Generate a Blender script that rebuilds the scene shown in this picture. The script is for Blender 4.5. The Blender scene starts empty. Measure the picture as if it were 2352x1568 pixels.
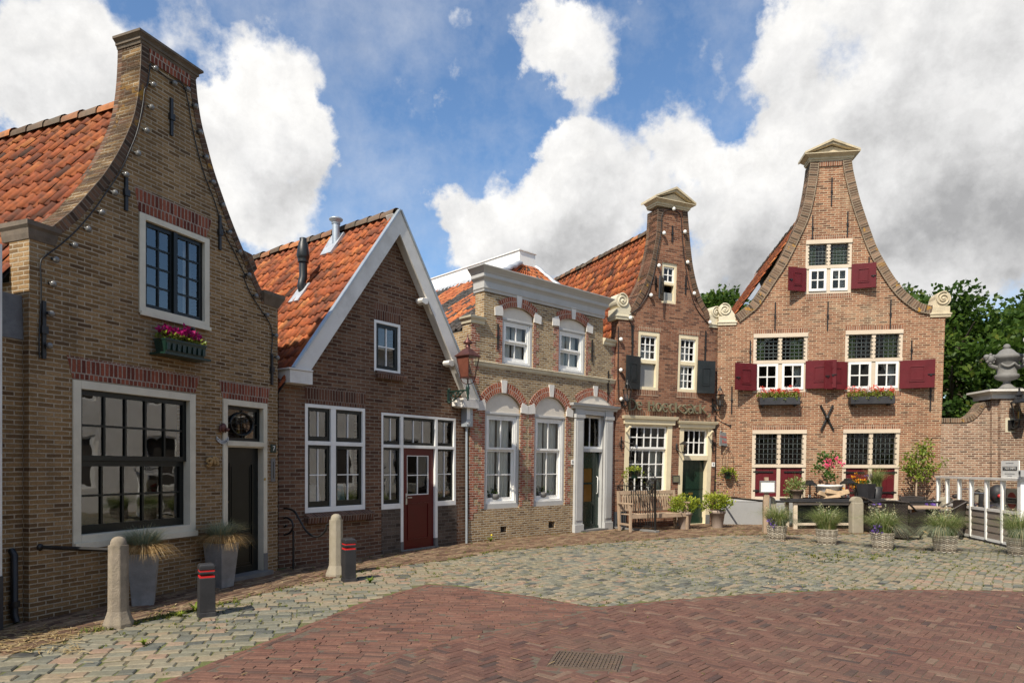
import bpy, bmesh, math, random
from mathutils import Vector, Matrix, noise as mnoise
from mathutils.geometry import delaunay_2d_cdt
R = math.radians
rng = random.Random(7)
scene = bpy.context.scene
COL = scene.collection
F, HX, HY, EYE = 1568.0, 1176.0, 1072.0, 1.65

# ---------------------------------------------------------------- survey helpers: photograph measurement -> place
def crop(ox, oy, s):
    return lambda x, y: ((ox + x / s) / 1.7415, (oy + y / s) / 1.7415)
A1 = crop(0, 0, 1.3067); A2 = crop(0, 1200, 1.96); A3 = crop(0, 1900, 1.568)
B1 = crop(950, 800, 1.96); B2 = crop(1050, 1450, 1.8444)
C1 = crop(1650, 950, 2.4118); C2 = crop(1750, 1450, 2.0907)
D1 = crop(2250, 700, 1.96); D2 = crop(2350, 1450, 2.24)
E1 = crop(2850, 500, 1.96); E2 = crop(2850, 1250, 1.96)
F1 = crop(3350, 1250, 1.568); F2 = crop(2900, 1850, 1.9666)
G1 = crop(1200, 2200, 1.568); G2 = crop(2600, 2200, 1.572)

def ray(p): return Vector(((p[0] - HX) / F, 1.0, (HY - p[1]) / F))
def gpt(p, z=0.0):
    r = ray(p); t = (z - EYE) / r.z
    return Vector((r.x * t, t, z))
def at_depth(p, y):
    r = ray(p); return Vector((r.x * y, y, EYE + r.z * y))

class Facade:
    def __init__(s, p0, d, lean=0.0):
        s.p0 = Vector((p0[0], p0[1], 0)); s.d = Vector((d[0], d[1], 0)).normalized()
        s.n = Vector((s.d.y, -s.d.x, 0)); s.lean = lean
        s.rot = math.atan2(s.d.y, s.d.x)
    def uv(s, p, off=0.0):                    # off > 0: a plane further into the house
        r = ray(p); q = s.p0 - s.n * off
        # (cam + t r - q).n = lean * z
        c = Vector((0, 0, EYE))
        t = ((q - c).dot(s.n) + s.lean * EYE) / (r.dot(s.n) - s.lean * r.z)
        w = c + r * t
        return (w - s.p0).dot(s.d), w.z
    def world(s, u, y, z):
        return s.p0 + s.d * u - s.n * (y - s.lean * z) + Vector((0, 0, z))

# ---------------------------------------------------------------- nodes
def nodes(name):
    m = bpy.data.materials.new(name); m.use_nodes = True
    nt = m.node_tree; nt.nodes.clear()
    out = nt.nodes.new('ShaderNodeOutputMaterial'); b = nt.nodes.new('ShaderNodeBsdfPrincipled')
    nt.links.new(b.outputs[0], out.inputs[0])
    return m, nt, b
def NN(nt, typ, _o=None, **kw):
    n = nt.nodes.new(typ)
    for k, v in kw.items():
        if k[0] == '_': setattr(n, k[1:], v); continue
        key = k.replace('_', ' ')
        sock = n.inputs[int(k[1:])] if k[0] == 'i' and k[1:].isdigit() else n.inputs[key]
        if isinstance(v, bpy.types.NodeSocket): nt.links.new(v, sock)
        else:
            if sock.type == 'RGBA' and len(v) == 3: v = (*v, 1)
            sock.default_value = v
    return n
def ramp(nt, fac, stops, interp='LINEAR'):
    n = nt.nodes.new('ShaderNodeValToRGB'); cr = n.color_ramp; cr.interpolation = interp
    while len(cr.elements) < len(stops): cr.elements.new(0.5)
    for e, (p, c) in zip(cr.elements, stops):
        e.position = p; e.color = (*c, 1) if not isinstance(c, (int, float)) else (c, c, c, 1)
    nt.links.new(fac, n.inputs[0]); return n.outputs[0]
def mixc(nt, a, b, f, mode='MIX'):
    n = nt.nodes.new('ShaderNodeMix'); n.data_type = 'RGBA'; n.blend_type = mode
    for s, v in ((n.inputs[0], f), (n.inputs[6], a), (n.inputs[7], b)):
        if isinstance(v, bpy.types.NodeSocket): nt.links.new(v, s)
        else: s.default_value = v if isinstance(v, (int, float)) else ((*v, 1) if len(v) == 3 else v)
    return n.outputs[2]
def math_(nt, op, a, b=None, c=None, clamp=False):
    n = nt.nodes.new('ShaderNodeMath'); n.operation = op; n.use_clamp = clamp
    for i, v in enumerate((a, b, c)):
        if v is None: continue
        if isinstance(v, bpy.types.NodeSocket): nt.links.new(v, n.inputs[i])
        else: n.inputs[i].default_value = v
    return n.outputs[0]
def noise(nt, vec, scale, detail=4, rough=.55):
    n = NN(nt, 'ShaderNodeTexNoise', Scale=scale, Detail=detail, Roughness=rough)
    if vec is not None: nt.links.new(vec, n.inputs['Vector'])
    return n.outputs[0]
def coords(nt):
    n = nt.nodes.new('ShaderNodeTexCoord'); return n.outputs['UV'], n.outputs['Object']
def bump(nt, b, h, strength=.5, dist=.01):
    n = NN(nt, 'ShaderNodeBump', Strength=strength, Distance=dist, Height=h)
    nt.links.new(n.outputs[0], b.inputs['Normal'])

def paint(name, c, rough=.5, var=.12, scale=6, bmp=.15, metal=0.0, spec=.5, dirt=None, dirt_amt=.5):
    m, nt, b = nodes(name); uv, ob = coords(nt)
    n1 = noise(nt, ob, scale, 6, .65)
    lo = tuple(x * (1 - var) for x in c); hi = tuple(min(1, x * (1 + var)) for x in c)
    col = ramp(nt, n1, [(.3, lo), (.7, hi)])
    if dirt:
        n3 = noise(nt, ob, scale * .45, 8, .7)
        f = ramp(nt, n3, [(.5, 0.0), (.72, 1.0)])
        f = math_(nt, 'MULTIPLY', f, dirt_amt)
        col = mixc(nt, col, dirt, f)
    nt.links.new(col, b.inputs['Base Color'])
    b.inputs['Roughness'].default_value = rough; b.inputs['Metallic'].default_value = metal
    b.inputs['Specular IOR Level'].default_value = spec
    if bmp: bump(nt, b, noise(nt, ob, scale * 9, 5, .6), bmp, .01)
    return m

def brick(name, stops, mortar, bw=.215, bh=.062, ms=.011, bmp=.8, grime=.35, grime_c=(.05, .045, .04), wob=.005, rough=.9, off=.5, pale=0.0, lichen=0.0):
    m, nt, b = nodes(name); uv, ob = coords(nt)
    nz = NN(nt, 'ShaderNodeTexNoise', Scale=7.0, Detail=3.0, Vector=uv)
    d = NN(nt, 'ShaderNodeVectorMath', _operation='MULTIPLY_ADD', i0=nz.outputs['Color'], i1=(wob * 2,) * 3)
    sub = NN(nt, 'ShaderNodeVectorMath', _operation='SUBTRACT', i0=uv, i1=(wob,) * 3)
    nt.links.new(sub.outputs[0], d.inputs[2])
    bt = NN(nt, 'ShaderNodeTexBrick', Vector=d.outputs[0], Color1=(0, 0, 0), Color2=(1, 1, 1), Mortar=(.5, .5, .5), Scale=1.0)
    bt.inputs['Mortar Size'].default_value = ms; bt.inputs['Mortar Smooth'].default_value = .35
    bt.inputs['Brick Width'].default_value = bw; bt.inputs['Row Height'].default_value = bh
    bt.offset = off
    col = ramp(nt, bt.outputs['Color'], stops)
    fine = noise(nt, uv, 55, 5, .7)
    col = mixc(nt, col, ramp(nt, fine, [(.25, .45), (.75, 1.25)]), .8, 'MULTIPLY')
    mort = mixc(nt, mortar, tuple(x * .6 for x in mortar), noise(nt, uv, 9, 4))
    gap = noise(nt, uv, 17, 4, .6)
    mfac = math_(nt, 'MULTIPLY', bt.outputs['Fac'], ramp(nt, gap, [(.28, .35), (.5, 1.0)]))
    col = mixc(nt, col, mort, mfac)
    if pale:
        pf = ramp(nt, noise(nt, uv, .8, 6, .65), [(.52, 0.0), (.7, 1.0)])
        pf = math_(nt, 'MULTIPLY', pf, pale)
        col = mixc(nt, col, tuple(min(.6, x * 1.1) for x in mortar), pf)
    g = noise(nt, uv, .9, 7, .62)
    gf = math_(nt, 'MULTIPLY', ramp(nt, g, [(.42, 0.0), (.68, 1.0)]), grime)
    col = mixc(nt, col, grime_c, gf)
    st = NN(nt, 'ShaderNodeMapping', Vector=uv); st.inputs['Scale'].default_value = (2.2, .25, 1)
    sf = ramp(nt, noise(nt, st.outputs[0], 2.0, 6, .6), [(.45, 1.06), (.75, .72)])
    col = mixc(nt, col, sf, .8, 'MULTIPLY')
    if lichen:
        lf = math_(nt, 'MULTIPLY', ramp(nt, noise(nt, ob, 5.5, 6, .6), [(.58, 0.0), (.64, 1.0)]), ramp(nt, noise(nt, ob, .9, 2), [(.48, 0.0), (.6, lichen)]))
        col = mixc(nt, col, (.42, .22, .035), lf)
    nt.links.new(col, b.inputs['Base Color'])
    b.inputs['Roughness'].default_value = rough; b.inputs['Specular IOR Level'].default_value = .2
    h = math_(nt, 'MULTIPLY_ADD', bt.outputs['Fac'], -1.0, math_(nt, 'MULTIPLY', noise(nt, uv, 26, 5, .65), .9))
    h = math_(nt, 'MULTIPLY_ADD', bt.outputs['Color'], .25, h)
    bump(nt, b, h, bmp, .012)
    return m

def piece_mat(name, stops, rough=.85, spec=.3, fine=30, bmp=.4, dirt=None, dirt_amt=.5, dirt_scale=.8):
    """colour picked per piece from the face attribute 'rnd' (tiles, cobbles, paving bricks)"""
    m, nt, b = nodes(name); uv, ob = coords(nt)
    at = nt.nodes.new('ShaderNodeAttribute'); at.attribute_name = 'rnd'
    col = ramp(nt, at.outputs['Fac'], stops)
    n1 = noise(nt, ob, fine, 6, .7)
    col = mixc(nt, col, ramp(nt, n1, [(.25, .55), (.75, 1.25)]), .75, 'MULTIPLY')
    n3 = noise(nt, ob, fine * .22, 5, .6)
    col = mixc(nt, col, ramp(nt, n3, [(.3, .72), (.7, 1.15)]), .7, 'MULTIPLY')
    if dirt:
        f = math_(nt, 'MULTIPLY', ramp(nt, noise(nt, ob, dirt_scale, 8, .7), [(.45, 0.0), (.68, 1.0)]), dirt_amt)
        col = mixc(nt, col, dirt, f)
    nt.links.new(col, b.inputs['Base Color'])
    b.inputs['Roughness'].default_value = rough; b.inputs['Specular IOR Level'].default_value = spec
    bump(nt, b, noise(nt, ob, fine * 1.6, 5, .65), bmp, .008)
    return m

def leafmat(name, stops, rough=.5, trans=.35):
    m, nt, b = nodes(name)
    at = nt.nodes.new('ShaderNodeAttribute'); at.attribute_name = 'rnd'
    col = ramp(nt, at.outputs['Fac'], stops)
    nt.links.new(col, b.inputs['Base Color'])
    b.inputs['Roughness'].default_value = rough; b.inputs['Specular IOR Level'].default_value = .3
    t = NN(nt, 'ShaderNodeBsdfTranslucent'); nt.links.new(col, t.inputs[0])
    mx = NN(nt, 'ShaderNodeMixShader', i0=trans); out = [n for n in nt.nodes if n.type == 'OUTPUT_MATERIAL'][0]
    nt.links.new(b.outputs[0], mx.inputs[1]); nt.links.new(t.outputs[0], mx.inputs[2]); nt.links.new(mx.outputs[0], out.inputs[0])
    return m

def glassmat(name, tint=(.9, .93, .92), wavy=.006, ior=2.2):
    m, nt, b = nodes(name); uv, ob = coords(nt)
    out = [n for n in nt.nodes if n.type == 'OUTPUT_MATERIAL'][0]
    g = NN(nt, 'ShaderNodeBsdfGlossy', Roughness=.01); g.inputs[0].default_value = (1, 1, 1, 1)
    t = NN(nt, 'ShaderNodeBsdfTransparent'); t.inputs[0].default_value = (*tint, 1)
    fr = NN(nt, 'ShaderNodeFresnel', IOR=ior)
    bp = NN(nt, 'ShaderNodeBump', Strength=wavy, Distance=.3, Height=noise(nt, ob, 2.2, 2))
    nt.links.new(bp.outputs[0], g.inputs['Normal'])
    mx = NN(nt, 'ShaderNodeMixShader', i0=fr.outputs[0])
    nt.links.new(t.outputs[0], mx.inputs[1]); nt.links.new(g.outputs[0], mx.inputs[2]); nt.links.new(mx.outputs[0], out.inputs[0])
    nt.nodes.remove(b)
    return m

# ---------------------------------------------------------------- mesh builder
class MB:
    def __init__(s): s.v = []; s.f = []; s.uv = []; s.r = []; s.sm = []
    def add(s, vs, fs, uvs=None, rnd=None, smooth=False):
        o = len(s.v); s.v += [tuple(v) for v in vs]
        for i, f in enumerate(fs):
            s.f.append(tuple(o + k for k in f)); s.uv.append(uvs[i] if uvs else None)
            s.r.append(rnd if rnd is not None else 0.5); s.sm.append(smooth)
        return s
    def box(s, x0, x1, y0, y1, z0, z1, rnd=None):
        if x0 > x1: x0, x1 = x1, x0
        if y0 > y1: y0, y1 = y1, y0
        if z0 > z1: z0, z1 = z1, z0
        v = [(x0, y0, z0), (x1, y0, z0), (x1, y1, z0), (x0, y1, z0), (x0, y0, z1), (x1, y0, z1), (x1, y1, z1), (x0, y1, z1)]
        return s.add(v, [(0, 3, 2, 1), (4, 5, 6, 7), (0, 1, 5, 4), (1, 2, 6, 5), (2, 3, 7, 6), (3, 0, 4, 7)], rnd=rnd)
    def hexa(s, b, t, rnd=None):         # bottom quad, top quad (both ccw from above)
        return s.add(list(b) + list(t), [(3, 2, 1, 0), (4, 5, 6, 7), (0, 1, 5, 4), (1, 2, 6, 5), (2, 3, 7, 6), (3, 0, 4, 7)], rnd=rnd)
    def obox(s, M, sx, sy, sz, rnd=None):  # oriented box, M a matrix, centred
        c = [M @ Vector((a * sx / 2, b * sy / 2, z * sz / 2)) for z in (-1, 1) for a, b in ((-1, -1), (1, -1), (1, 1), (-1, 1))]
        return s.hexa(c[:4], c[4:], rnd)
    def slab(s, outer, y0, y1, holes=(), back=True):
        """polygon in x,z with holes, from y0 (front) to y1 (back)"""
        rings = [list(outer)] + [list(h) for h in holes]
        pts = []; edges = []
        for rg in rings:
            o = len(pts); pts += [Vector((p[0], p[1])) for p in rg]
            edges += [(o + i, o + (i + 1) % len(rg)) for i in range(len(rg))]
        vo, eo, fo, ov, oe, of = delaunay_2d_cdt(pts, edges, [], 1, 1e-6)
        def inside(q, rg):
            c = False; j = len(rg) - 1
            for i in range(len(rg)):
                a, b2 = rg[i], rg[j]
                if (a[1] > q[1]) != (b2[1] > q[1]) and q[0] < (b2[0] - a[0]) * (q[1] - a[1]) / (b2[1] - a[1]) + a[0]: c = not c
                j = i
            return c
        tr = []
        for f in fo:
            q = (sum(vo[i][0] for i in f) / len(f), sum(vo[i][1] for i in f) / len(f))
            if not inside(q, rings[0]) or any(inside(q, h) for h in rings[1:]): continue
            a, b2, c = (vo[i] for i in f[:3])
            if (b2[0] - a[0]) * (c[1] - a[1]) - (b2[1] - a[1]) * (c[0] - a[0]) < 0: f = f[::-1]
            tr.append(tuple(f))
        n = len(vo)
        V = [(p[0], y0, p[1]) for p in vo] + [(p[0], y1, p[1]) for p in vo]
        Fs = [t for t in tr]                      # front faces look to -y when ccw in xz
        if back: Fs += [tuple(i + n for i in t[::-1]) for t in tr]
        cnt = {}
        for t in tr:
            for i in range(3): cnt[(t[i], t[(i + 1) % 3])] = 1
        for (a, b2) in cnt:
            if (b2, a) not in cnt: Fs.append((b2, a, a + n, b2 + n))
        return s.add(V, Fs)
    def tube(s, pts, r, n=6, cap=True, smooth=True, rnd=None):
        pts = [Vector(p) for p in pts]; L = len(pts)
        rr = r if isinstance(r, (list, tuple)) else [r] * L
        V = []; up = None
        for i, p in enumerate(pts):
            t = (pts[min(i + 1, L - 1)] - pts[max(i - 1, 0)])
            t = t.normalized() if t.length > 1e-9 else Vector((0, 0, 1))
            if up is None:
                up = Vector((0, 0, 1)) if abs(t.z) < .9 else Vector((1, 0, 0))
            a = t.cross(up)
            if a.length < 1e-6: a = t.cross(Vector((0, 1, 0)))
            a.normalize(); b = a.cross(t).normalized(); up = b
            for k in range(n):
                an = 2 * math.pi * k / n
                V.append(p + a * (rr[i] * math.cos(an)) + b * (rr[i] * math.sin(an)))
        Fs = []
        for i in range(L - 1):
            for k in range(n):
                k2 = (k + 1) % n
                Fs.append((i * n + k, i * n + k2, (i + 1) * n + k2, (i + 1) * n + k))
        s.add(V, Fs, smooth=smooth, rnd=rnd)
        if cap: s.add(V[:n], [tuple(range(n))], rnd=rnd); s.add(V[-n:], [tuple(range(n))[::-1]], rnd=rnd)
        return s
    def lathe(s, prof, c=(0, 0, 0), n=16, smooth=True, sx=1, sy=1, ph=0, rnd=None):
        V = []; L = len(prof)
        for (r, z) in prof:
            for k in range(n):
                a = 2 * math.pi * k / n + ph
                V.append((c[0] + r * sx * math.cos(a), c[1] + r * sy * math.sin(a), c[2] + z))
        Fs = [(i * n + k, i * n + (k + 1) % n, (i + 1) * n + (k + 1) % n, (i + 1) * n + k) for i in range(L - 1) for k in range(n)]
        s.add(V, Fs, smooth=smooth, rnd=rnd)
        if prof[0][0] > 1e-4: s.add(V[:n], [tuple(range(n))[::-1]], rnd=rnd)
        if prof[-1][0] > 1e-4: s.add(V[-n:], [tuple(range(n))], rnd=rnd)
        return s
    def ball(s, c, r, n=10, m=6, sx=1, sy=1, sz=1, rnd=None):
        return s.lathe([(r * math.sin(math.pi * i / m) + 1e-5, -r * sz * math.cos(math.pi * i / m)) for i in range(m + 1)], c, n, True, sx, sy, rnd=rnd)
    def leaf(s, c, size, rnd, dirv=None, ratio=.6):
        a = Vector((rng.gauss(0, 1), rng.gauss(0, 1), rng.gauss(0, .8)))
        if dirv is not None: a = a * .6 + Vector(dirv)
        a.normalize()
        b = a.cross(Vector((rng.gauss(0, 1), rng.gauss(0, 1), rng.gauss(0, 1)))).normalized()
        c = Vector(c); h = size * ratio * .5
        return s.add([c, c + a * size * .5 + b * h, c + a * size, c + a * size * .5 - b * h], [(0, 1, 2, 3)], rnd=rnd)
    def blade(s, base, dirh, length, lean, w, rnd, seg=3, droop=1.0):
        base = Vector(base); dh = Vector(dirh); side = Vector((-dh.y, dh.x, 0)); V = []
        for i in range(seg + 1):
            t = i / seg; p = base + dh * (length * lean * (t ** 1.6)) + Vector((0, 0, length * (t - droop * lean * .62 * t * t * t)))
            ww = w * (1 - t * .92) * .5; V += [p - side * ww, p + side * ww]
        return s.add(V, [(2 * i, 2 * i + 1, 2 * i + 3, 2 * i + 2) for i in range(seg)], rnd=rnd)
    def build(s, name, mat, parent=None, lean=0.0, loc=None, bevel=0.0):
        me = bpy.data.meshes.new(name)
        vs = [(x, y - lean * z, z) for x, y, z in s.v] if lean else s.v
        me.from_pydata(vs, [], s.f)
        uvl = me.uv_layers.new(name='UVMap'); data = uvl.data
        flat = []
        for fi, f in enumerate(s.f):
            u = s.uv[fi]
            if u: flat += [c for p in u for c in p]; continue
            a, b, c = (Vector(s.v[f[0]]), Vector(s.v[f[1]]), Vector(s.v[f[2]]))
            n = (b - a).cross(c - a)
            ax, ay, az = abs(n.x), abs(n.y), abs(n.z)
            if ay >= ax and ay >= az: flat += [q for i in f for q in (s.v[i][0], s.v[i][2])]
            elif ax >= az: flat += [q for i in f for q in (s.v[i][1], s.v[i][2])]
            else: flat += [q for i in f for q in (s.v[i][0], s.v[i][1])]
        data.foreach_set('uv', flat)
        at = me.attributes.new('rnd', 'FLOAT', 'FACE'); at.data.foreach_set('value', s.r)
        me.polygons.foreach_set('use_smooth', s.sm)
        me.materials.append(mat)
        o = bpy.data.objects.new(name, me); COL.objects.link(o)
        if parent: o.parent = parent
        if loc: o.location = loc
        if bevel:
            md = o.modifiers.new('edge', 'BEVEL'); md.width = bevel; md.segments = 2; md.limit_method = 'ANGLE'; md.angle_limit = R(40)
        return o

def tag(o, label=None, cat=None, group=None, kind=None):
    if label: o['label'] = label
    if cat: o['category'] = cat
    if group: o['group'] = group
    if kind: o['kind'] = kind
    return o
def thing(name, label, cat, loc=(0, 0, 0), rz=0.0, group=None):
    o = bpy.data.objects.new(name, None); COL.objects.link(o); o.empty_display_size = .2
    o.location = loc; o.rotation_euler = (0, 0, rz); return tag(o, label, cat, group)
KIDS = None
def dup(root, loc, rz=0.0, label=None, scale=1.0, group=None):
    def cp(o, par):
        c = o.copy(); COL.objects.link(c)
        if par: c.parent = par
        for ch in [x for x in bpy.data.objects if x.parent == o]: cp(ch, c)
        return c
    c = cp(root, None); c.location = loc; c.rotation_euler = (0, 0, rz); c.scale = (scale,) * 3
    if label: c['label'] = label
    if group: c['group'] = group
    return c
def arcpts(pts, n=8):
    """Catmull-Rom through the given 2D points"""
    out = []
    P = [pts[0]] + list(pts) + [pts[-1]]
    for i in range(1, len(P) - 2):
        p0, p1, p2, p3 = P[i - 1:i + 3]
        for k in range(n):
            t = k / n
            out.append(tuple(.5 * (2 * b + (c - a) * t + (2 * a - 5 * b + 4 * c - d) * t * t + (3 * b - a - 3 * c + d) * t ** 3) for a, b, c, d in zip(p0, p1, p2, p3)))
    out.append(tuple(pts[-1])); return out
def band(mb, pts, width, y0, y1, side=1, vscale=1.0):
    """strip along a 2D x,z curve: pts is the outer edge; inner edge width away on `side`; extruded y0..y1; uv.x runs along"""
    n = len(pts); inn = []; L = [0.0]
    for i in range(n):
        a = Vector(pts[max(i - 1, 0)]); b = Vector(pts[min(i + 1, n - 1)]); t = (b - a).normalized()
        nn = Vector((-t.y, t.x)) * side; inn.append(Vector(pts[i]) + nn * width)
        if i: L.append(L[-1] + (Vector(pts[i]) - Vector(pts[i - 1])).length)
    def q(a, b, c, d, uvs):
        # orient so that the quad faces away from the strip's axis
        mb.add([a, b, c, d], [(0, 1, 2, 3)], [uvs])
    for i in range(n - 1):
        o0, o1, i0, i1 = pts[i], pts[i + 1], inn[i], inn[i + 1]
        P = lambda p, y: (p[0], y, p[1])
        w = width; dpt = abs(y1 - y0)
        q(P(o0, y0), P(o1, y0), P(i1, y0), P(i0, y0), [(L[i], 0), (L[i + 1], 0), (L[i + 1], w), (L[i], w)])
        q(P(o0, y1), P(i0, y1), P(i1, y1), P(o1, y1), [(L[i], 0), (L[i], w), (L[i + 1], w), (L[i + 1], 0)])
        q(P(o0, y0), P(o0, y1), P(o1, y1), P(o1, y0), [(L[i], 0), (L[i], dpt), (L[i + 1], dpt), (L[i + 1], 0)])
        q(P(i0, y0), P(i1, y0), P(i1, y1), P(i0, y1), [(L[i], 0), (L[i + 1], 0), (L[i + 1], dpt), (L[i], dpt)])
    for k in (0, n - 1):
        o0, i0 = pts[k], inn[k]
        mb.add([(o0[0], y0, o0[1]), (i0[0], y0, i0[1]), (i0[0], y1, i0[1]), (o0[0], y1, o0[1])], [(0, 1, 2, 3)])
    return inn
# ---------------------------------------------------------------- materials
BR_A = brick('brick_ochre_brown', [(0, (.115, .065, .03)), (.12, (.185, .108, .047)), (.5, (.255, .152, .064)), (.8, (.315, .19, .084)), (1, (.36, .23, .11))], (.50, .41, .29), .178, .05, .008, grime=.28)
BR_B = brick('brick_dark_brown', [(0, (.08, .039, .024)), (.3, (.14, .067, .039)), (.65, (.185, .095, .055)), (1, (.225, .125, .073))], (.32, .26, .195), .215, .065, .009, grime=.22)
BR_B2 = brick('brick_grey_brown', [(0, (.055, .04, .03)), (.5, (.10, .075, .057)), (1, (.14, .105, .08))], (.18, .155, .13), .215, .07, .008, grime=.15)
BR_C = brick('brick_yellow', [(0, (.15, .085, .04)), (.2, (.27, .165, .075)), (.6, (.39, .25, .115)), (1, (.48, .33, .17))], (.58, .51, .39), .17, .052, .011, bmp=1.0, grime=.2, grime_c=(.07, .05, .035), wob=.009)
BR_D = brick('brick_red_brown', [(0, (.10, .042, .028)), (.3, (.20, .08, .045)), (.65, (.29, .122, .068)), (1, (.36, .175, .10))], (.36, .26, .185), .19, .056, .007, grime=.25, wob=.007)
BR_E = brick('brick_salmon', [(0, (.12, .055, .034)), (.2, (.23, .098, .055)), (.6, (.325, .142, .078)), (1, (.40, .20, .112))], (.62, .49, .33), .205, .059, .0095, grime=.2, pale=.22)
BR_G = brick('brick_garden_wall', [(0, (.11, .06, .042)), (.3, (.22, .115, .075)), (.65, (.32, .175, .11)), (1, (.40, .25, .17))], (.60, .50, .38), .205, .062, .012, grime=.28, pale=.3)
BR_CAP = brick('brick_coping', [(0, (.05, .032, .023)), (.4, (.125, .07, .044)), (.8, (.185, .098, .058)), (1, (.24, .13, .078))], (.23, .18, .135), .062, .24, .009, grime=.5, grime_c=(.06, .05, .036), lichen=.8)
BR_LIN = brick('brick_red_soldier', [(0, (.11, .03, .02)), (.4, (.21, .055, .033)), (.8, (.28, .08, .045)), (1, (.34, .11, .062))], (.42, .34, .27), .058, .16, .009, grime=.12, off=.35)
BR_LINB = brick('brick_brown_soldier', [(0, (.075, .032, .02)), (.5, (.14, .062, .038)), (1, (.19, .09, .054))], (.30, .24, .19), .058, .2, .008, grime=.12, off=.4)
BR_LINE = brick('brick_salmon_soldier', [(0, (.15, .065, .04)), (.5, (.26, .11, .064)), (1, (.33, .155, .09))], (.55, .43, .31), .058, .2, .009, grime=.12, off=.0)
BR_RED = brick('brick_bright_red', [(0, (.20, .055, .03)), (.4, (.34, .095, .05)), (.8, (.44, .15, .085)), (1, (.50, .23, .15))], (.56, .45, .36), .17, .052, .009, grime=.12, wob=.008)
BR_ARCH = brick('brick_red_arch', [(0, (.22, .055, .03)), (.5, (.36, .10, .05)), (1, (.46, .16, .09))], (.58, .46, .37), .056, .12, .008, grime=.1, off=.5)
CREAM = paint('cream_paint', (.60, .55, .43), .5, .09, 3, .12, dirt=(.28, .24, .17), dirt_amt=.4)
CREAM_D = paint('cream_yellow_paint', (.72, .62, .42), .45, .06, 3, .06, dirt=(.35, .28, .18), dirt_amt=.25)
SAND_P = paint('sand_paint', (.60, .50, .38), .5, .06, 3, .06, dirt=(.3, .24, .17), dirt_amt=.2)
WHITE = paint('white_paint', (.78, .77, .73), .45, .05, 3, .08, dirt=(.42, .39, .33), dirt_amt=.35)
WHITE_O = paint('offwhite_paint', (.66, .63, .58), .5, .08, 2.5, .12, dirt=(.34, .30, .24), dirt_amt=.5)
TYMP = paint('cream_plaster', (.66, .60, .51), .8, .05, 4, .15, dirt=(.42, .36, .28), dirt_amt=.3)
GREY_P = paint('grey_paint', (.42, .41, .385), .5, .06, 3, .06, dirt=(.2, .19, .17), dirt_amt=.3)
DOVE = paint('dove_grey_paint', (.44, .44, .425), .5, .05, 3, .06, dirt=(.26, .25, .22), dirt_amt=.3)
BLACKG = paint('black_green_paint', (.007, .009, .008), .3, .2, 4, .05, spec=.35, dirt=(.035, .035, .03), dirt_amt=.25)
GREENB = paint('bottle_green_paint', (.012, .03, .02), .2, .15, 3, .03)
BLACK = paint('black_iron', (.012, .012, .012), .45, .3, 8, .2, dirt=(.05, .035, .025), dirt_amt=.4)
SHUT_B = paint('charcoal_paint', (.011, .015, .016), .45, .2, 5, .1, dirt=(.09, .09, .09), dirt_amt=.3)
RED_P = paint('dark_red_paint', (.085, .004, .005), .28, .12, 3, .05, spec=.4, dirt=(.06, .006, .007), dirt_amt=.4)
WINE = paint('wine_red_paint', (.10, .008, .012), .55, .15, 4, .12, spec=.3, dirt=(.12, .022, .026), dirt_amt=.35)
STONE = paint('sandstone', (.52, .44, .30), .85, .12, 5, .5, dirt=(.16, .13, .08), dirt_amt=.55)
STONE_W = paint('painted_stone', (.58, .52, .38), .7, .08, 5, .3, dirt=(.28, .24, .15), dirt_amt=.45)
STONE_D = paint('weathered_stone', (.13, .10, .072), .9, .25, 7, .6, dirt=(.035, .033, .025), dirt_amt=.6)
BLUESTONE = paint('bluestone', (.17, .165, .155), .8, .15, 8, .4, dirt=(.08, .075, .065), dirt_amt=.4)
CEMENT = paint('grey_render', (.30, .30, .295), .8, .06, 3, .2, dirt=(.25, .245, .235), dirt_amt=.4)
LEAD = paint('lead_sheet', (.40, .42, .44), .5, .2, 6, .3, metal=.3, dirt=(.7, .7, .7), dirt_amt=.5)
ZINC = paint('zinc', (.38, .42, .45), .45, .12, 4, .15, metal=.5)
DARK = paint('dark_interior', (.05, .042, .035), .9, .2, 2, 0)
ROOMG = paint('dim_room', (.2, .18, .16), .9, .3, 2, 0)
BLIND = paint('grey_blind', (.26, .26, .25), .8, .05, 3, .05)
GLASS = glassmat('window_glass'); GLASS_C = glassmat('clear_window_glass', ior=1.5)
def curtain_mat(name, a, b_):
    m, nt, b = nodes(name); uv, ob = coords(nt)
    mp = NN(nt, 'ShaderNodeMapping', Vector=uv); mp.inputs['Scale'].default_value = (1, .08, 1)
    col = ramp(nt, noise(nt, mp.outputs[0], 26, 4), [(.3, a), (.7, b_)])
    nt.links.new(col, b.inputs['Base Color']); b.inputs['Roughness'].default_value = .9
    return m
CURT_W = curtain_mat('white_net_curtain', (.62, .60, .56), (.85, .84, .80))
CURT_G = curtain_mat('green_curtain', (.30, .36, .10), (.52, .56, .24))
CURT_B = curtain_mat('pale_curtain', (.42, .42, .36), (.66, .66, .58))
TILE_S = [(0, (.08, .035, .022)), (.15, (.18, .055, .028)), (.42, (.34, .088, .034)), (.75, (.45, .13, .042)), (1, (.54, .20, .065))]
TILE_O = piece_mat('orange_pantile', TILE_S, .8, .25, 14, .5, dirt=(.08, .05, .034), dirt_amt=.85, dirt_scale=4.2)
TILE_A = piece_mat('old_orange_pantile', [(p, tuple(c * .8 for c in q)) for p, q in TILE_S], .8, .25, 14, .5, dirt=(.065, .04, .028), dirt_amt=.85, dirt_scale=4.5)
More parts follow.
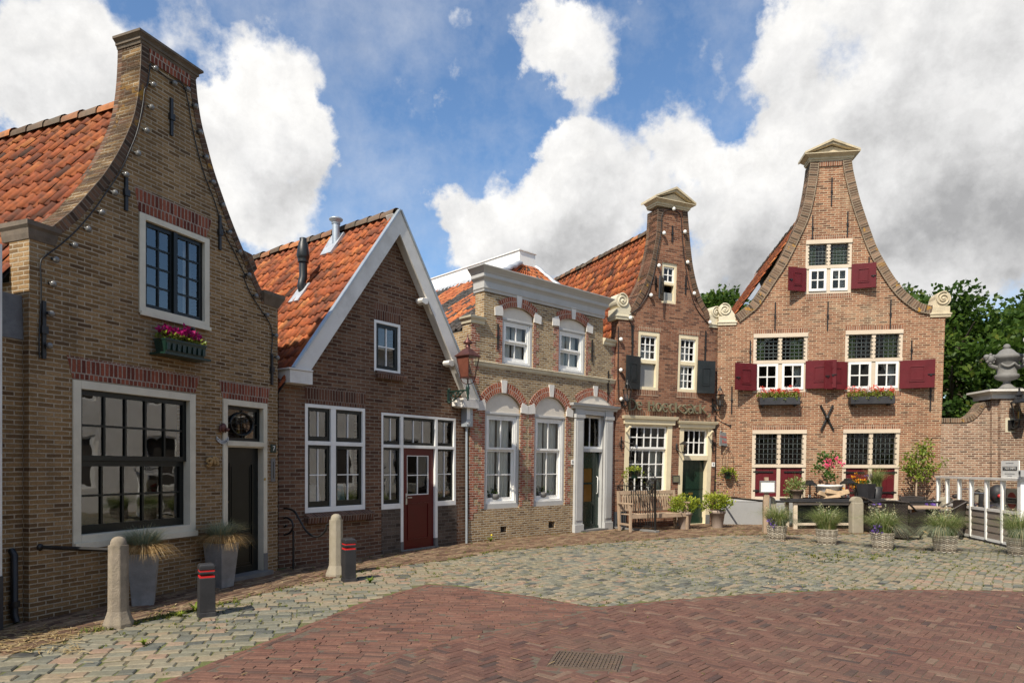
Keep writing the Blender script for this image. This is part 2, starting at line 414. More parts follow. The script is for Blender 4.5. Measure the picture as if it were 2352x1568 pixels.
TILE_M = piece_mat('mixed_pantile', [(0, (.035, .034, .033)), (.33, (.075, .07, .066)), (.36, (.34, .09, .035)), (1, (.58, .2, .065))], .75, .3, 14, .4, dirt=(.09, .06, .045), dirt_amt=.5, dirt_scale=3)
RIDGE = piece_mat('ridge_tile', [(0, (.09, .06, .04)), (.6, (.17, .12, .085)), (.75, (.36, .14, .06)), (1, (.45, .18, .07))], .9, .2, 10, .6, dirt=(.10, .095, .075), dirt_amt=.8, dirt_scale=3)

# ---------------------------------------------------------------- house kit
class House:
    def __init__(s, fac, name, label, cat='house', thick=.32):
        s.f = fac; s.root = thing(name, label, cat, fac.p0, fac.rot); s.holes = []; s.t = thick; s.lean = fac.lean
    def uv(s, p, off=0.0): return s.f.uv(p, off)
    def rect(s, tl, br, off=0.0):
        a = s.uv(tl, off); b = s.uv(br, off); return (a[0], b[1], b[0], a[1])
    def part(s, mb, name, mat, parent=None, bevel=0.0, label=None):
        o = mb.build(name, mat, parent or s.root, s.lean, bevel=bevel)
        if label: o['label'] = label
        return o
    def wall(s, outer, mat, name='wall'):
        return s.part(MB().slab(outer, 0.0, s.t, s.holes), name, mat)
    def anchor(s, p0, p1, w=.035, cross=False):
        (u0, z0), (u1, z1) = s.uv(p0), s.uv(p1); u = (u0 + u1) / 2
        mb = MB().box(u - w / 2, u + w / 2, -.03, -.004, z1, z0).box(u - w * .9, u + w * .9, -.045, -.002, (z0 + z1) / 2 - w, (z0 + z1) / 2 + w)
        return s.part(mb, 'wall_anchor', BLACK)
    def world(s, u, y, z): return s.f.world(u, y, z)

def ring(mb, r, w, y0, y1, bottom=None, top=None):
    u0, z0, u1, z1 = r; b = w if bottom is None else bottom; t = w if top is None else top
    mb.box(u0, u0 + w, y0, y1, z0, z1); mb.box(u1 - w, u1, y0, y1, z0, z1)
    mb.box(u0 + w, u1 - w, y0, y1, z0, z0 + b); mb.box(u0 + w, u1 - w, y0, y1, z1 - t, z1)
    return (u0 + w, z0 + b, u1 - w, z1 - t)
def sash(H, win, r, w, y, nx, ny, mat, bar=.022, barmat=None, depth=.04, name='sash', glass=True, bot=None, xs=None, gm=None):
    mb = MB(); q = ring(mb, r, w, y, y + depth, bottom=bot)
    bm = MB() if barmat else mb
    xs = xs or [i / nx for i in range(1, nx)]
    for t in xs:
        u = q[0] + (q[2] - q[0]) * t; bm.box(u - bar / 2, u + bar / 2, y + .005, y + depth - .006, q[1], q[3])
    us = [q[0]] + [q[0] + (q[2] - q[0]) * t for t in xs] + [q[2]]
    for j in range(1, ny):
        z = q[1] + (q[3] - q[1]) * j / ny
        for i in range(len(us) - 1):
            bm.box(us[i] + (bar / 2 if i else 0), us[i + 1] - (bar / 2 if i < len(us) - 2 else 0), y + .007, y + depth - .008, z - bar / 2, z + bar / 2)
    o = H.part(mb, name, mat, win)
    if barmat:
        if bm.v: H.part(bm, 'glazing_bar', barmat, win)
    if glass:
        g = MB().add([(q[0], y + depth * .6, q[1]), (q[2], y + depth * .6, q[1]), (q[2], y + depth * .6, q[3]), (q[0], y + depth * .6, q[3])], [(0, 1, 2, 3)])
        H.part(g, 'pane', gm or (GLASS if mat is BLACKG else GLASS_C), win)
    return q
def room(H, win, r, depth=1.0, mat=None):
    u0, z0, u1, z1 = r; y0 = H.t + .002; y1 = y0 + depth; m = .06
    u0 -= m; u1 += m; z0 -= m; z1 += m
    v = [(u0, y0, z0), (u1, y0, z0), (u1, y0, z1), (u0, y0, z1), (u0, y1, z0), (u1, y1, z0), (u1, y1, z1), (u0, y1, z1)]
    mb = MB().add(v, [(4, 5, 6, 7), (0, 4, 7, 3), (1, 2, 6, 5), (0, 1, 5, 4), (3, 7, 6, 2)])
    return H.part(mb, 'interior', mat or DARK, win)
def curtain(H, win, u0, u1, z0, z1, y, mat, amp=.02, waves=None, gather=0.0, side=0):
    n = max(8, int((u1 - u0) / .02)); k = waves or (u1 - u0) / .085; V = []; Fs = []; m = 8
    for j in range(m + 1):
        tz = j / m; z = z0 + (z1 - z0) * tz
        for i in range(n + 1):
            t = i / n; sq = 1 - gather * (math.sin(math.pi * min(1, tz / .62 + .0)) if tz < .62 else max(0, 1 - (tz - .62) / .38) * .0 + math.sin(math.pi) )
            if gather: sq = 1 - gather * math.exp(-((tz - .35) / .28) ** 2)
            u = (u0 + (u1 - u0) * t * sq) if side <= 0 else (u1 - (u1 - u0) * (1 - t) * sq)
            V.append((u, y + amp * math.sin(2 * math.pi * k * t + .6 * math.sin(3 * t)), z))
    for j in range(m):
        for i in range(n):
            a = j * (n + 1) + i; Fs.append((a, a + 1, a + n + 2, a + n + 1))
    H.part(MB().add(V, Fs, smooth=True), 'curtain', mat, win)
def frame(H, r, w, mat, y0=.04, y1=.14, bottom=None, top=None, name='window', extra=None):
    """opening in the wall and its frame; returns (frame object, inner rectangle)"""
    H.holes.append([(r[0], r[1]), (r[2], r[1]), (r[2], r[3]), (r[0], r[3])])
    g = .002; mb = MB(); q = ring(mb, (r[0] + g, r[1] + g, r[2] - g, r[3] - g), w, y0, y1, bottom, top)
    if extra: extra(mb, q)
    return H.part(mb, name, mat, bevel=.004), q
def soldier(H, poly, mat, proud=.004, name='brick_lintel'):
    return H.part(MB().slab(poly, -proud, .03), name, mat)
def layers(mb, u0, u1, spec, yb, ends=True):
    """stacked moulding: spec = [(z0, z1, proj)] from the bottom; returns on both ends"""
    for z0, z1, p in spec:
        e = p if ends else 0
        mb.box(u0 - e, u1 + e, -p, yb + (p if ends else 0), z0, z1)
    return mb
def mould(mb, u0, u1, prof, yb, ends=(True, True)):
    """swept moulding: prof = [(proj, z)] bottom to top, front and mitred returns, capped top"""
    pl = []
    for p, z in prof:
        a = p if ends[0] else 0; b = p if ends[1] else 0
        pl.append([(u0 - a, yb, z), (u0 - a, -p, z), (u1 + b, -p, z), (u1 + b, yb, z)])
    V = [v for ring_ in pl for v in ring_]; Fs = []
    for i in range(len(pl) - 1):
        for k in range(4):
            k2 = (k + 1) % 4
            Fs.append((i * 4 + k, i * 4 + k2, i * 4 + 4 + k2, i * 4 + 4 + k))
    Fs.append((0, 3, 2, 1)); o = (len(pl) - 1) * 4; Fs.append((o, o + 1, o + 2, o + 3))
    return mb.add(V, Fs)

def pantiles(name, H, ef, eb, rf, rb, mat, tw=.235, tl=.27, amp=.036, ridge=True, parent=None, seed=1, dark=None, lean=True):
    """pantile slope: corners eave-front, eave-back, ridge-front, ridge-back in house coordinates; real rolls and course steps"""
    rg = random.Random(seed)
    ef, eb, rf, rb = (Vector(p) for p in (ef, eb, rf, rb))
    nr = max(2, round(((rf - ef).length + (rb - eb).length) / 2 / tl)); nc = max(2, round((eb - ef).length / tw))
    nrm = (eb - ef).cross(rf - ef).normalized()
    if nrm.z < 0: nrm = -nrm
    def P(s, t): return ef.lerp(eb, s).lerp(rf.lerp(rb, s), t)
    prof = [(0, .0), (.1, .55), (.22, 1.0), (.34, .62), (.46, .1), (.6, -.35), (.76, -.42), (.9, -.25)]
    mb = MB()
    for j in range(nr):
        t0 = j / nr; t1 = min(1.0, (j + 1.16) / nr)
        jit = [rg.gauss(0, .004) for _ in range(nc + 1)]
        for i in range(nc):
            rnd = min(1, max(0, rg.gauss(.52, .22)))
            if dark and dark(i / nc, j / nr, rg): rnd = rg.random() * .3
            V = []; k = len(prof)
            dz = rg.gauss(0, .004); skew = rg.gauss(0, .006)
            pr = prof + [(1.0, .0)]
            for (a, h) in pr:
                s = (i + a) / nc
                V.append(P(s, t0 + jit[i] / 1) + nrm * (amp * h + .03 + dz + skew * a))
            for (a, h) in pr:
                s = (i + a) / nc
                V.append(P(s, t1) + nrm * (amp * h + .004 + dz))
            for (a, h) in pr:
                s = (i + a) / nc
                V.append(P(s, t0 + jit[i] / 1) + nrm * (amp * h + .005 + dz + skew * a))
            m = k + 1
            Fs = [(q, q + 1, m + q + 1, m + q) for q in range(k)] + [(2 * m + q, 2 * m + q + 1, q + 1, q) for q in range(k)]
            mb.add(V, Fs, rnd=rnd, smooth=True)
    o = mb.build(name, mat, parent or H.root, H.lean if lean else 0)
    # under-sheet so that nothing shows through
    us = MB().add([ef - nrm * .02, eb - nrm * .02, rb - nrm * .02, rf - nrm * .02], [(0, 1, 2, 3)])
    us.build('roof_boarding', DARK, o, H.lean if lean else 0)
    if ridge:
        rm = MB(); n = max(2, round((rb - rf).length / .36))
        ax = (rb - rf).normalized()
        for i in range(n):
            a = rf.lerp(rb, i / n) - ax * .02; b = rf.lerp(rb, (i + 1) / n) + ax * .03
            lift = .05 + rg.gauss(0, .008)
            sd = ax.cross(Vector((0, 0, 1))).normalized(); V = []
            for (p, rr) in ((a, .14), (b, .12)):
                for q in range(9):
                    an = math.pi * (q / 8) * 1.1 - .05 * math.pi
                    V.append(p + sd * (rr * math.cos(an)) + Vector((0, 0, lift - .08 + rr * 1.0 * math.sin(an))))
            rm.add(V, [(q, q + 1, 9 + q + 1, 9 + q) for q in range(8)], rnd=rg.random(), smooth=True)
        rm.build('ridge', RIDGE, o, H.lean if lean else 0)
    return o

# ---------------------------------------------------------------- the five houses
bR = gpt((639, 1310)); fA = Facade((0, 0), (.367, .930))
r_ = ray((66, 1429)); dA = Vector((.367, .93)).normalized()
# left end of A: on the line through its right end
def on_line(p0, d, px):
    s = (px - HX) / F        # x = s*y ; p0 + t d
    t = (s * p0[1] - p0[0]) / (d[0] - s * d[1]); return (p0[0] + d[0] * t, p0[1] + d[1] * t)
dAn = (dA.x, dA.y)
A0 = on_line((bR.x, bR.y), dAn, 67)
FA = Facade(A0, dAn, .0)
pBR = gpt((1073, 1246)); dB = Vector((.6026, .798)).normalized()
B0 = on_line((pBR.x, pBR.y), (dB.x, dB.y), 640)
FB = Facade(B0, (dB.x, dB.y), .0)
pC = gpt((1076, 1246.5)); dC = Vector((.7258, .6879)).normalized()
FC = Facade((pC.x, pC.y), (dC.x, dC.y), .02)
dD = Vector((.904, .427)).normalized(); D0 = on_line((pC.x, pC.y), (dC.x, dC.y), 1410)
FD = Facade(D0, (dD.x, dD.y), .05)
dE = Vector((.991, -.135)).normalized(); E0 = on_line(D0, (dD.x, dD.y), 1644)
FE = Facade(E0, (dE.x, dE.y), .075)

# ======== house A: tall ochre gable at the left
HA = House(FA, 'brick_house', 'tall ochre brick bell gable house at far left with large dark window and dark door')
def build_A():
    H = HA; uv = H.uv
    uR = uv((638, 1150))[0]
    zsl = uv(A1(145, 1235))[1]; zsr = uv(B1(300, 830))[1]
    Lc = arcpts([uv(A1(*p)) for p in [(735, 222), (732, 330), (722, 460), (700, 590), (660, 700), (608, 805), (540, 910), (468, 995), (388, 1085), (312, 1150), (262, 1190)]], 5)
    Rc = arcpts([uv(p) for p in [A1(1020, 412), A1(1032, 530), A1(1052, 650), A1(1080, 760), A1(1112, 880), A1(1152, 1000), A1(1202, 1140), A1(1262, 1290), A1(1322, 1420), B1(70, 430), B1(130, 590), B1(190, 720), B1(222, 790)]], 5)
    outer = [(0, 0), (uR, 0), (uR, zsr), (Rc[-1][0], zsr)] + Rc[::-1] + Lc + [(Lc[-1][0], zsl), (0, zsl)]
    # windows
    r = H.rect(A1(725, 1105), A2(1637, 228)); w, q = frame(H, r, .085, CREAM, -.02, .12, top=.075)
    um = (q[0] + q[2]) / 2
    for a, b in ((q[0], um - .004), (um + .004, q[2])): sash(H, w, (a, q[1], b, q[3]), .055, .03, 2, 4, BLACKG, .022)
    H.part(MB().box(um - .03, um + .03, -.0, .028, q[1] + .01, q[3] - .01), 'meeting_stile', BLACKG, w)
    H.part(MB().box(r[0] + .0, r[2] - .0, -.05, -.021, r[1] - .03, r[1] + .02), 'sill', CREAM, w)
    room(H, w, r, 1.2, DARK); curtain(H, w, q[2] - .12, q[2] + .02, q[1], q[3], .26, CURT_W, .015)
    r = H.rect(A2(565, 620), A3(1222, 362)); w, q = frame(H, r, .095, CREAM, -.02, .15, bottom=.12)
    H.part(MB().box(r[0] - .0, r[2] + .0, -.06, -.021, r[1] - .03, r[1] + .04), 'sill', CREAM, w)
    zm = uv(A2(622, 1255))[1]
    sash(H, w, (q[0], zm, q[2], q[3]), .06, .05, 5, 2, BLACKG, .026, depth=.045)
    sash(H, w, (q[0], q[1], q[2], zm - .002), .065, .10, 5, 2, BLACKG, .026, depth=.045, bot=.10, name='sash')
    room(H, w, r, 1.6, DARK)
    # display in the window: a curtain strip, low board
    H.part(MB().box(q[0] + .3, q[2] - .2, .34, .6, q[1] - .02, q[1] + .05), 'window_board', SAND_P, w)
    # door
    r = H.rect(A2(1743, 768), A3(1672, 600)); r = (r[0], 0.0, r[2], r[3])
    d, q = frame(H, (r[0], -.0 + .02, r[2], r[3]), .085, CREAM, -.02, .16, bottom=.005, name='door')
    zt0 = uv(A2(1775, 1150))[1]; zt1 = uv(A2(1775, 1098))[1]
    H.part(MB().box(q[0], q[2], -.01, .12, zt0, zt1).box(q[0] - .02, q[2] + .02, -.045, -.021, zt0 + .02, zt1 - .012), 'transom', CREAM, d)
    q2 = sash(H, d, (q[0], zt1, q[2], q[3]), .05, .06, 1, 1, BLACKG)
    cu, cz = (q2[0] + q2[2]) / 2, (q2[1] + q2[3]) / 2; ew, eh = (q2[2] - q2[0]) * .36, (q2[3] - q2[1]) * .40
    el = [(cu + ew * math.cos(a * math.pi / 16), .065, cz + eh * math.sin(a * math.pi / 16)) for a in range(33)]
    fl = MB().tube(el, .014, 6, cap=False).box(cu - .008, cu + .008, .06, .075, q2[1], cz - eh).box(cu - .008, cu + .008, .06, .075, cz + eh, q2[3]).box(q2[0], cu - ew, .06, .075, cz - .008, cz + .008).box(cu + ew, q2[2], .06, .075, cz - .008, cz + .008)
    for k in (-.5, 0, .5): fl.box(cu + ew * k - .003, cu + ew * k + .003, .07, .077, cz - eh * .85, cz + eh * .85)
    for k in (-.4, .1, .5): fl.box(cu - ew * .85, cu + ew * .85, .071, .076, cz + eh * k - .003, cz + eh * k + .003)
    H.part(fl, 'leaded_light', BLACKG, d)
    lf = MB().box(q[0], q[2], .09, .14, .03, zt0)
    lw = q[2] - q[0]
    for (z0, z1) in ((.14, .52), (.6, 1.72)):
        H_ = (q[0] + lw * .17, z0, q[2] - lw * .17, z1 * zt0 / 1.95)
        ring(lf, H_, .022, .072, .0895); ring(lf, (H_[0] + .05, H_[1] + .05, H_[2] - .05, H_[3] - .05), .012, .08, .0895)
    leaf_ = H.part(lf, 'door_leaf', BLACKG, d)
    H.part(MB().lathe([(.001, -.03), (.03, -.02), (.032, 0), (.012, .012), (.012, .05)], (0, 0, 0), 12), 'door_knob', BRASS, d)
    kn = [o for o in bpy.data.objects if o.name.startswith('door_knob')][-1]; kn.rotation_euler = (R(-90), 0, 0)
    ku, kz = uv(A3(1432, 168)); kn.location = (ku, .045, kz)
    H.part(MB().box(q[0] - .06, q[2] + .06, -.16, .3, .0, .06), 'doorstep', BLUESTONE, d)
    for (a, b) in ((r[0] + .001, q[0]), (q[2], r[2] - .001)): H.part(MB().box(a, b, -.026, -.0205, .0, .32), 'plinth_block', BLUESTONE, d)
    room(H, d, (r[0], .05, r[2], r[3]), .6)
    # lintels
    for P in ([A1(725, 1103), A1(1078, 1240), A1(1108, 1150), A1(700, 970)], [A2(568, 612), A2(1530, 725), A2(1568, 598), A2(522, 432)], [A2(1743, 765), A2(2095, 808), A2(2118, 690), A2(1716, 625)]):
        soldier(H, [uv(p) for p in P], BR_LIN)
    for a, b in ((A1(890, 515), A1(893, 712)), (A1(653, 915), A1(656, 1103)), (A1(1142, 1125), A1(1148, 1308)), (A2(340, 10), A2(330, 460)), (A2(2124, 420), A2(2127, 665))): H.anchor(a, b, .04)
    H.wall(outer, BR_A)
    mb = MB(); band(mb, Lc, .11, -.012, .40, 1); H.part(mb, 'gable_coping', BR_CAP)
    mb = MB(); band(mb, Rc, .10, -.012, .40, -1); H.part(mb, 'gable_coping', BR_CAP)
    # caps
    za, zb = uv(A1(735, 224))[1], uv(A1(1020, 410))[1]; z = (za + zb) / 2 + .0
    ht = uv(A1(728, 165))[1] - uv(A1(735, 222))[1]
    mb = MB(); mould(mb, Lc[0][0], Rc[0][0], [(.01, z - .01), (.02, z + ht * .2), (.035, z + ht * .25), (.035, z + ht * .5), (.065, z + ht * .72), (.075, z + ht * .76), (.075, z + ht)], .40)
    H.part(mb, 'gable_cap', STONE_D)
    H.part(MB().box(Lc[0][0] + .12, Rc[0][0] - .10, -.018, .02, z - .17, z - .012), 'soldier_course', BR_LIN)
    hs = .17
    mb = MB(); mould(mb, 0.0, Lc[-1][0] + .04, [(.01, zsl - .02), (.025, zsl + .04), (.03, zsl + .09), (.055, zsl + .12), (.055, zsl + hs)], .42, (True, True)); H.part(mb, 'shoulder_cap', STONE_D)
    mb = MB(); mould(mb, Rc[-1][0] - .04, uR, [(.01, zsr - .03), (.04, zsr + .04), (.08, zsr + .12), (.08, zsr + .17)], .42, (True, True)); H.part(mb, 'shoulder_cap', STONE_D)
    # side walls and roof
    uc, zr = uv((370, 226), .3); 
    ze = zsl - .35; dep = 9
    H.part(MB().box(.0, .25, H.t, dep, 0, ze - .1), 'side_wall', BR_A)
    H.part(MB().box(uR - .25, uR, H.t, dep, 0, zsr - .2), 'side_wall', BR_A)
    pantiles('roof', H, (-.12, .3, ze - .12), (-.12, dep, ze - .12), (uc, .3, zr), (uc, dep, zr), TILE_A, .20, .27, .036, seed=3)
    pantiles('roof', H, (uR - .5, dep, zsr - .6), (uR - .5, .3, zsr - .6), (uc, dep, zr - .05), (uc, .3, zr - .05), TILE_A, .20, .27, .036, ridge=False, seed=4)
BRASS = paint('brass', (.45, .3, .08), .3, .1, 5, 0, metal=.8)
build_A()

# ======== house B: dark brown cottage with white bargeboards
HB = House(FB, 'brick_cottage', 'low dark brown brick cottage with white bargeboards and a red door')
def build_B():
    H = HB; uv = H.uv; OV = -.24
    uR = uv((1073, 1150))[0]
    ap = uv(B1(1275, 80), OV); Lb = uv(B1(440, 1325), OV); Rb = uv(C2(335, 300), OV)
    api = uv(B1(1270, 265), OV); Lbi = uv(B1(582, 1345), OV)
    hb = ap[1] - api[1]
    apw = (ap[0], ap[1] - .12)
    sl = (ap[1] - Lb[1]) / (ap[0] - Lb[0]); sr = (ap[1] - Rb[1]) / (Rb[0] - ap[0])
    zl = apw[1] - sl * apw[0]; zr = apw[1] - sr * (uR - apw[0])
    outer = [(0, 0), (uR, 0), (uR, zr), apw, (0, zl)]
    # gable window
    r = H.rect(B1(1071, 932), B1(1278, 1368)); w, q = frame(H, r, .055, WHITE, .0, .1)
    sash(H, w, q, .07, .03, 2, 2, BLACKG, .022, WHITE); room(H, w, r, .8)
    s0 = H.rect(B1(1080, 1340), B1(1302, 1425))
    H.part(MB().hexa([(s0[0], -.10, s0[1]), (s0[2], -.10, s0[1]), (s0[2], .0, s0[1] + .02), (s0[0], .0, s0[1] + .02)], [(s0[0], -.11, s0[3] - .05), (s0[2], -.11, s0[3] - .05), (s0[2], .0, s0[3] + .02), (s0[0], .0, s0[3] + .02)]), 'brick_sill', BR_LINB, w)
    a = H.rect(B1(1072, 800), B1(1280, 978)); soldier(H, [(a[0], r[3] + .002), (a[2], r[3] + .002), (a[2], a[3]), (a[0], a[3])], BR_LINB)
    # left window
    r = H.rect(B2(313, 298), B2(758, 1082)); zt = uv(B2(330, 590))[1]; um = uv(B2(524, 700))[0]
    def ex(mb, q): mb.box(um - .055, um + .055, .0, .1, q[1], q[3]).box(q[0], um - .055, .0, .1, zt - .035, zt + .035).box(um + .055, q[2], .0, .1, zt - .035, zt + .035)
    w, q = frame(H, r, .06, WHITE, .0, .1, bottom=.09, extra=ex)
    for a, b in ((q[0], um - .055), (um + .055, q[2])):
        sash(H, w, (a, q[1], b, zt - .035), .06, .04, 2, 2, BLACKG, .018, WHITE, bot=.1)
        sash(H, w, (a, zt + .035, b, q[3]), .06, .04, 2, 1, BLACKG, .018, WHITE, bot=.08)
    room(H, w, r, 1.4)
    for (x, c) in ((.25, 'pale'), (.7, 'blue')):
        u = q[0] + (q[2] - q[0]) * x
        H.part(MB().hexa([(u - .12, .2, q[1] + .08), (u + .12, .2, q[1] + .08), (u + .12, .21, q[1] + .08), (u - .12, .21, q[1] + .08)], [(u - .12, .27, q[1] + .38), (u + .12, .27, q[1] + .38), (u + .12, .28, q[1] + .38), (u - .12, .28, q[1] + .38)]), 'leaflet_stand', PAPER if c == 'pale' else PAPER_B, w)
    a = H.rect(B2(313, 170), B2(760, 338)); soldier(H, [(r[0], r[3] + .002), (r[2], r[3] + .002), (r[2], a[3]), (r[0], a[3])], BR_LINB)
    s0 = (r[0] - .02, r[1] - .17, r[2] + .1, r[1] - .01)
    H.part(MB().hexa([(s0[0], -.12, s0[1]), (s0[2], -.12, s0[1]), (s0[2], -.002, s0[1] + .02), (s0[0], -.002, s0[1] + .02)], [(s0[0], -.14, s0[3] - .05), (s0[2], -.14, s0[3] - .05), (s0[2], -.002, s0[3]), (s0[0], -.002, s0[3])]), 'brick_sill', BR_LINB, w)
    # door group
    r = H.rect(B2(877, 365), B2(1427, 1048)); zs = r[1]
    ua = uv(B2(1030, 800))[0]; ub = uv(B2(1284, 800))[0]; zt = uv(B2(1060, 618))[1]
    def hole(a, b, c, d): H.holes.append([(a, b), (c, b), (c, d), (a, d)])
    H.holes.append([(r[0], zs), (ua - .04, zs), (ua - .04, .03), (ub + .04, .03), (ub + .04, zs), (r[2], zs), (r[2], r[3]), (r[0], r[3])])
    mb = MB(); g = .002; x0, x1, z1 = r[0] + g, r[2] - g, r[3] - g; z0 = zs + g
    mb.box(x0, x0 + .05, .0, .1, z0, z1).box(x1 - .06, x1, .0, .1, z0, z1)
    for u in (ua, ub): mb.box(u - .038, u + .038, .0, .1, .19, z1 - .05)
    mb.box(x0 + .05, x1 - .06, .0, .1, z1 - .05, z1)
    segs = [(x0 + .05, ua - .038), (ua + .038, ub - .038), (ub + .038, x1 - .06)]
    for a, b in segs: mb.box(a, b, .0, .1, zt - .03, zt + .03)
    for a, b in (segs[0], segs[2]): mb.box(a, b, .0, .1, z0, z0 + .1)
    d = H.part(mb, 'door', WHITE, bevel=.004)
    for a, b in (segs[0], segs[2]):
        sash(H, d, (a, z0 + .1, b, zt - .03), .045, .04, 2, 2, BLACKG, .016, WHITE, bot=.08)
        sash(H, d, (a, zt + .03, b, z1 - .05), .045, .04, 2, 1, BLACKG, .016, WHITE, bot=.07)
    sash(H, d, (segs[1][0], zt + .03, segs[1][1], z1 - .05), .055, .04, 3, 1, BLACKG, .016, WHITE)
    a, b = segs[1]; gz0 = uv(B2(1085, 978))[1]; gz1 = uv(B2(1085, 682))[1]
    gl = (a + .14, gz0, b - .14, gz1)
    lf = MB().box(a, gl[0], .05, .1, .03, zt - .03).box(gl[2], b, .05, .1, .03, zt - .03).box(gl[0], gl[2], .05, .1, .03, gl[1]).box(gl[0], gl[2], .05, .1, gl[3], zt - .03)
    ring(lf, (a + .15, .2, b - .15, gl[1] - .16), .025, .035, .0495)
    H.part(lf, 'door_leaf', RED_P, d)
    sash(H, d, (gl[0] + .002, gl[1] + .002, gl[2] - .002, gl[3] - .002), .016, .055, 2, 2, WHITE, .018)
    hu, hz = uv(B2(1073, 1005))
    H.part(MB().box(hu - .02, hu + .02, .04, .0495, hz - .11, hz + .11).box(hu - .008, hu + .008, .0, .04, hz + .02, hz + .036).box(hu - .008, hu + .1, -.012, .0, hz + .018, hz + .038), 'door_handle', STEEL, d)
    for u in (ua, ub): H.part(MB().box(u - .038, u + .038, -.004, .1, .03, .188), 'plinth_block', BLUESTONE, d)
    H.part(MB().box(ua - .038, ub + .038, -.03, .29, .0, .028), 'doorstep', BLUESTONE, d)
    room(H, d, (r[0], .05, r[2], r[3]), 1.3)
    for (a, b) in ((r[0], ua - .045), (ub + .045, r[2] + .02)):
        H.part(MB().box(a, b, -.006, .02, .002, zs - .004), 'brick_infill', BR_B2)
    H.wall(outer, BR_B)
    # bargeboards
    def bar(p, q, w1, name, side):
        L = [p, q]
        d_ = Vector((q[0] - p[0], q[1] - p[1])).normalized(); n_ = Vector((-d_.y, d_.x)) * side
        mb = MB()
        mb.slab([p, q, (q[0] + n_.x * w1 * 0, q[1] - hb), (p[0], p[1] - hb)] if side else [], OV, OV + .035)
        return H.part(mb, name, WHITE_O)
    hbl = .5
    hb = ap[1] - api[1]
    zLb, zRb = Lb[1] + .02, Rb[1] - .04
    uL = ap[0] - (ap[1] - zLb) / sl; uRr = ap[0] + (ap[1] - zRb) / sr
    H.part(MB().slab([(uL, zLb), (ap[0], ap[1]), (ap[0], ap[1] - hb), (uL + hb / sl, zLb)][::-1], OV, OV + .04), 'bargeboard', WHITE_O, bevel=.004)
    H.part(MB().slab([(ap[0] + .001, ap[1]), (uRr, zRb), (uRr - hb / sr, zRb), (ap[0] + .001, ap[1] - hb)][::-1], OV, OV + .04), 'bargeboard', WHITE_O, bevel=.004)
    # zinc capping and soffit
    for sgn, e, z in ((-1, uL, zLb), (1, uRr, zRb)):
        mb = MB(); a = Vector((ap[0], ap[1])); b = Vector((e, z)); n_ = Vector((b - a)).normalized(); n_ = Vector((-n_.y, n_.x)); n_ = n_ if n_.y > 0 else -n_
        c = [a + n_ * .003, b + n_ * .003, b + n_ * .03, a + n_ * .03]
        mb.slab([tuple(p) for p in (c if sgn > 0 else c[::-1])], OV - .03, OV + .055); H.part(mb, 'verge_capping', ZINC)
        s = a - n_ * (hb * .42); t = b - n_ * (hb * .42); k = (1 if sgn < 0 else 1)
        c = [s, t, t + n_ * .03, s + n_ * .03]
        mb = MB().slab([tuple(p) for p in c], OV + .041, -.004); H.part(mb, 'soffit', WHITE_O)
    # eave boxes
    bl = H.rect(B1(412, 1325), B1(590, 1448), OV - .03)
    H.part(MB().box(bl[0], bl[2], OV - .03, .35, bl[1], bl[3]).box(bl[0] - .03, bl[2], OV - .05, .35, bl[3] + .002, bl[3] + .03), 'eave_box', WHITE_O, bevel=.005)
    br_ = H.rect(C2(222, 295), C2(350, 385), OV - .03)
    H.part(MB().box(br_[0] - .02, br_[2], OV - .03, .35, br_[1], br_[3]).box(br_[0] - .1, br_[0] - .021, OV + .06, -.004, br_[1] + .02, br_[3]), 'eave_box', WHITE_O, bevel=.005)
    for p in (B1(1430, 795), B1(1637, 1280)):
        u, z = uv(p, OV + .1); mb = MB()
        mb.slab([(u - .05, z - .05), (u + .03, z - .075), (u + .1, z - .05), (u + .11, z + .07), (u - .05, z + .05), (u - .08, z)], OV - .03, OV + .14)
        H.part(mb, 'purlin_end', WHITE_O, bevel=.01)
    # roof
    dep = 10; zr_ = apw[1] + .06
    zl_ = zr_ - sl * (apw[0] + .28)
    pantiles('roof', H, (-.28, OV + .08, zl_), (-.28, dep, zl_), (apw[0], OV + .08, zr_), (apw[0], dep, zr_), TILE_O, .205, .26, .034, seed=11)
    zq = zr_ - sr * (uR + .2 - apw[0])
    pantiles('roof', H, (uR + .2, dep, zq), (uR + .2, OV + .08, zq), (apw[0], dep, zr_), (apw[0], OV + .08, zr_), TILE_O, .205, .26, .034, ridge=False, seed=12)
    H.part(MB().box(.0, .25, H.t, dep, 0, zl_ + .1), 'side_wall', BR_B)
    H.part(MB().box(uR - .25, uR, H.t, dep, 0, zq + .1), 'side_wall', BR_B)
    # roof flues
    def on_roof(p):           # point on the left slope seen at p
        r = ray(p); M = H.f; 
        import itertools
        lo, hi = 5.0, 40.0
        def side(y):
            w = Vector((r.x * y, y, EYE + r.z * y)); q = w - M.p0; u = q.dot(M.d); yy = -q.dot(M.n)
            return w.z - (zr_ - sl * (apw[0] - u)), u, yy, w.z
        for _ in range(60):
            m = (lo + hi) / 2
            if side(lo)[0] * side(m)[0] <= 0: hi = m
            else: lo = m
        return side(lo)[1:]
    # the ray starts outside the slope and enters it
    u, y, z = on_roof(B1(515, 720)); H.flue1 = (u, y, z)
    pr = [(.085, 0), (.085, .1)]
    fl = MB().tube([(u, y, z - .05), (u - .05, y, z + .1), (u - .03, y, z + .18), (u, y, z + .28), (u, y, z + .62)], .075, 12).lathe([(.1, .0), (.105, .03), (.1, .06), (.11, .08), (.125, .12), (.09, .36), (.065, .4), (.07, .46), (.05, .47)], (u, y, z + .56), 14)
    o = H.part(fl, 'flue_pipe', SHUT_B)
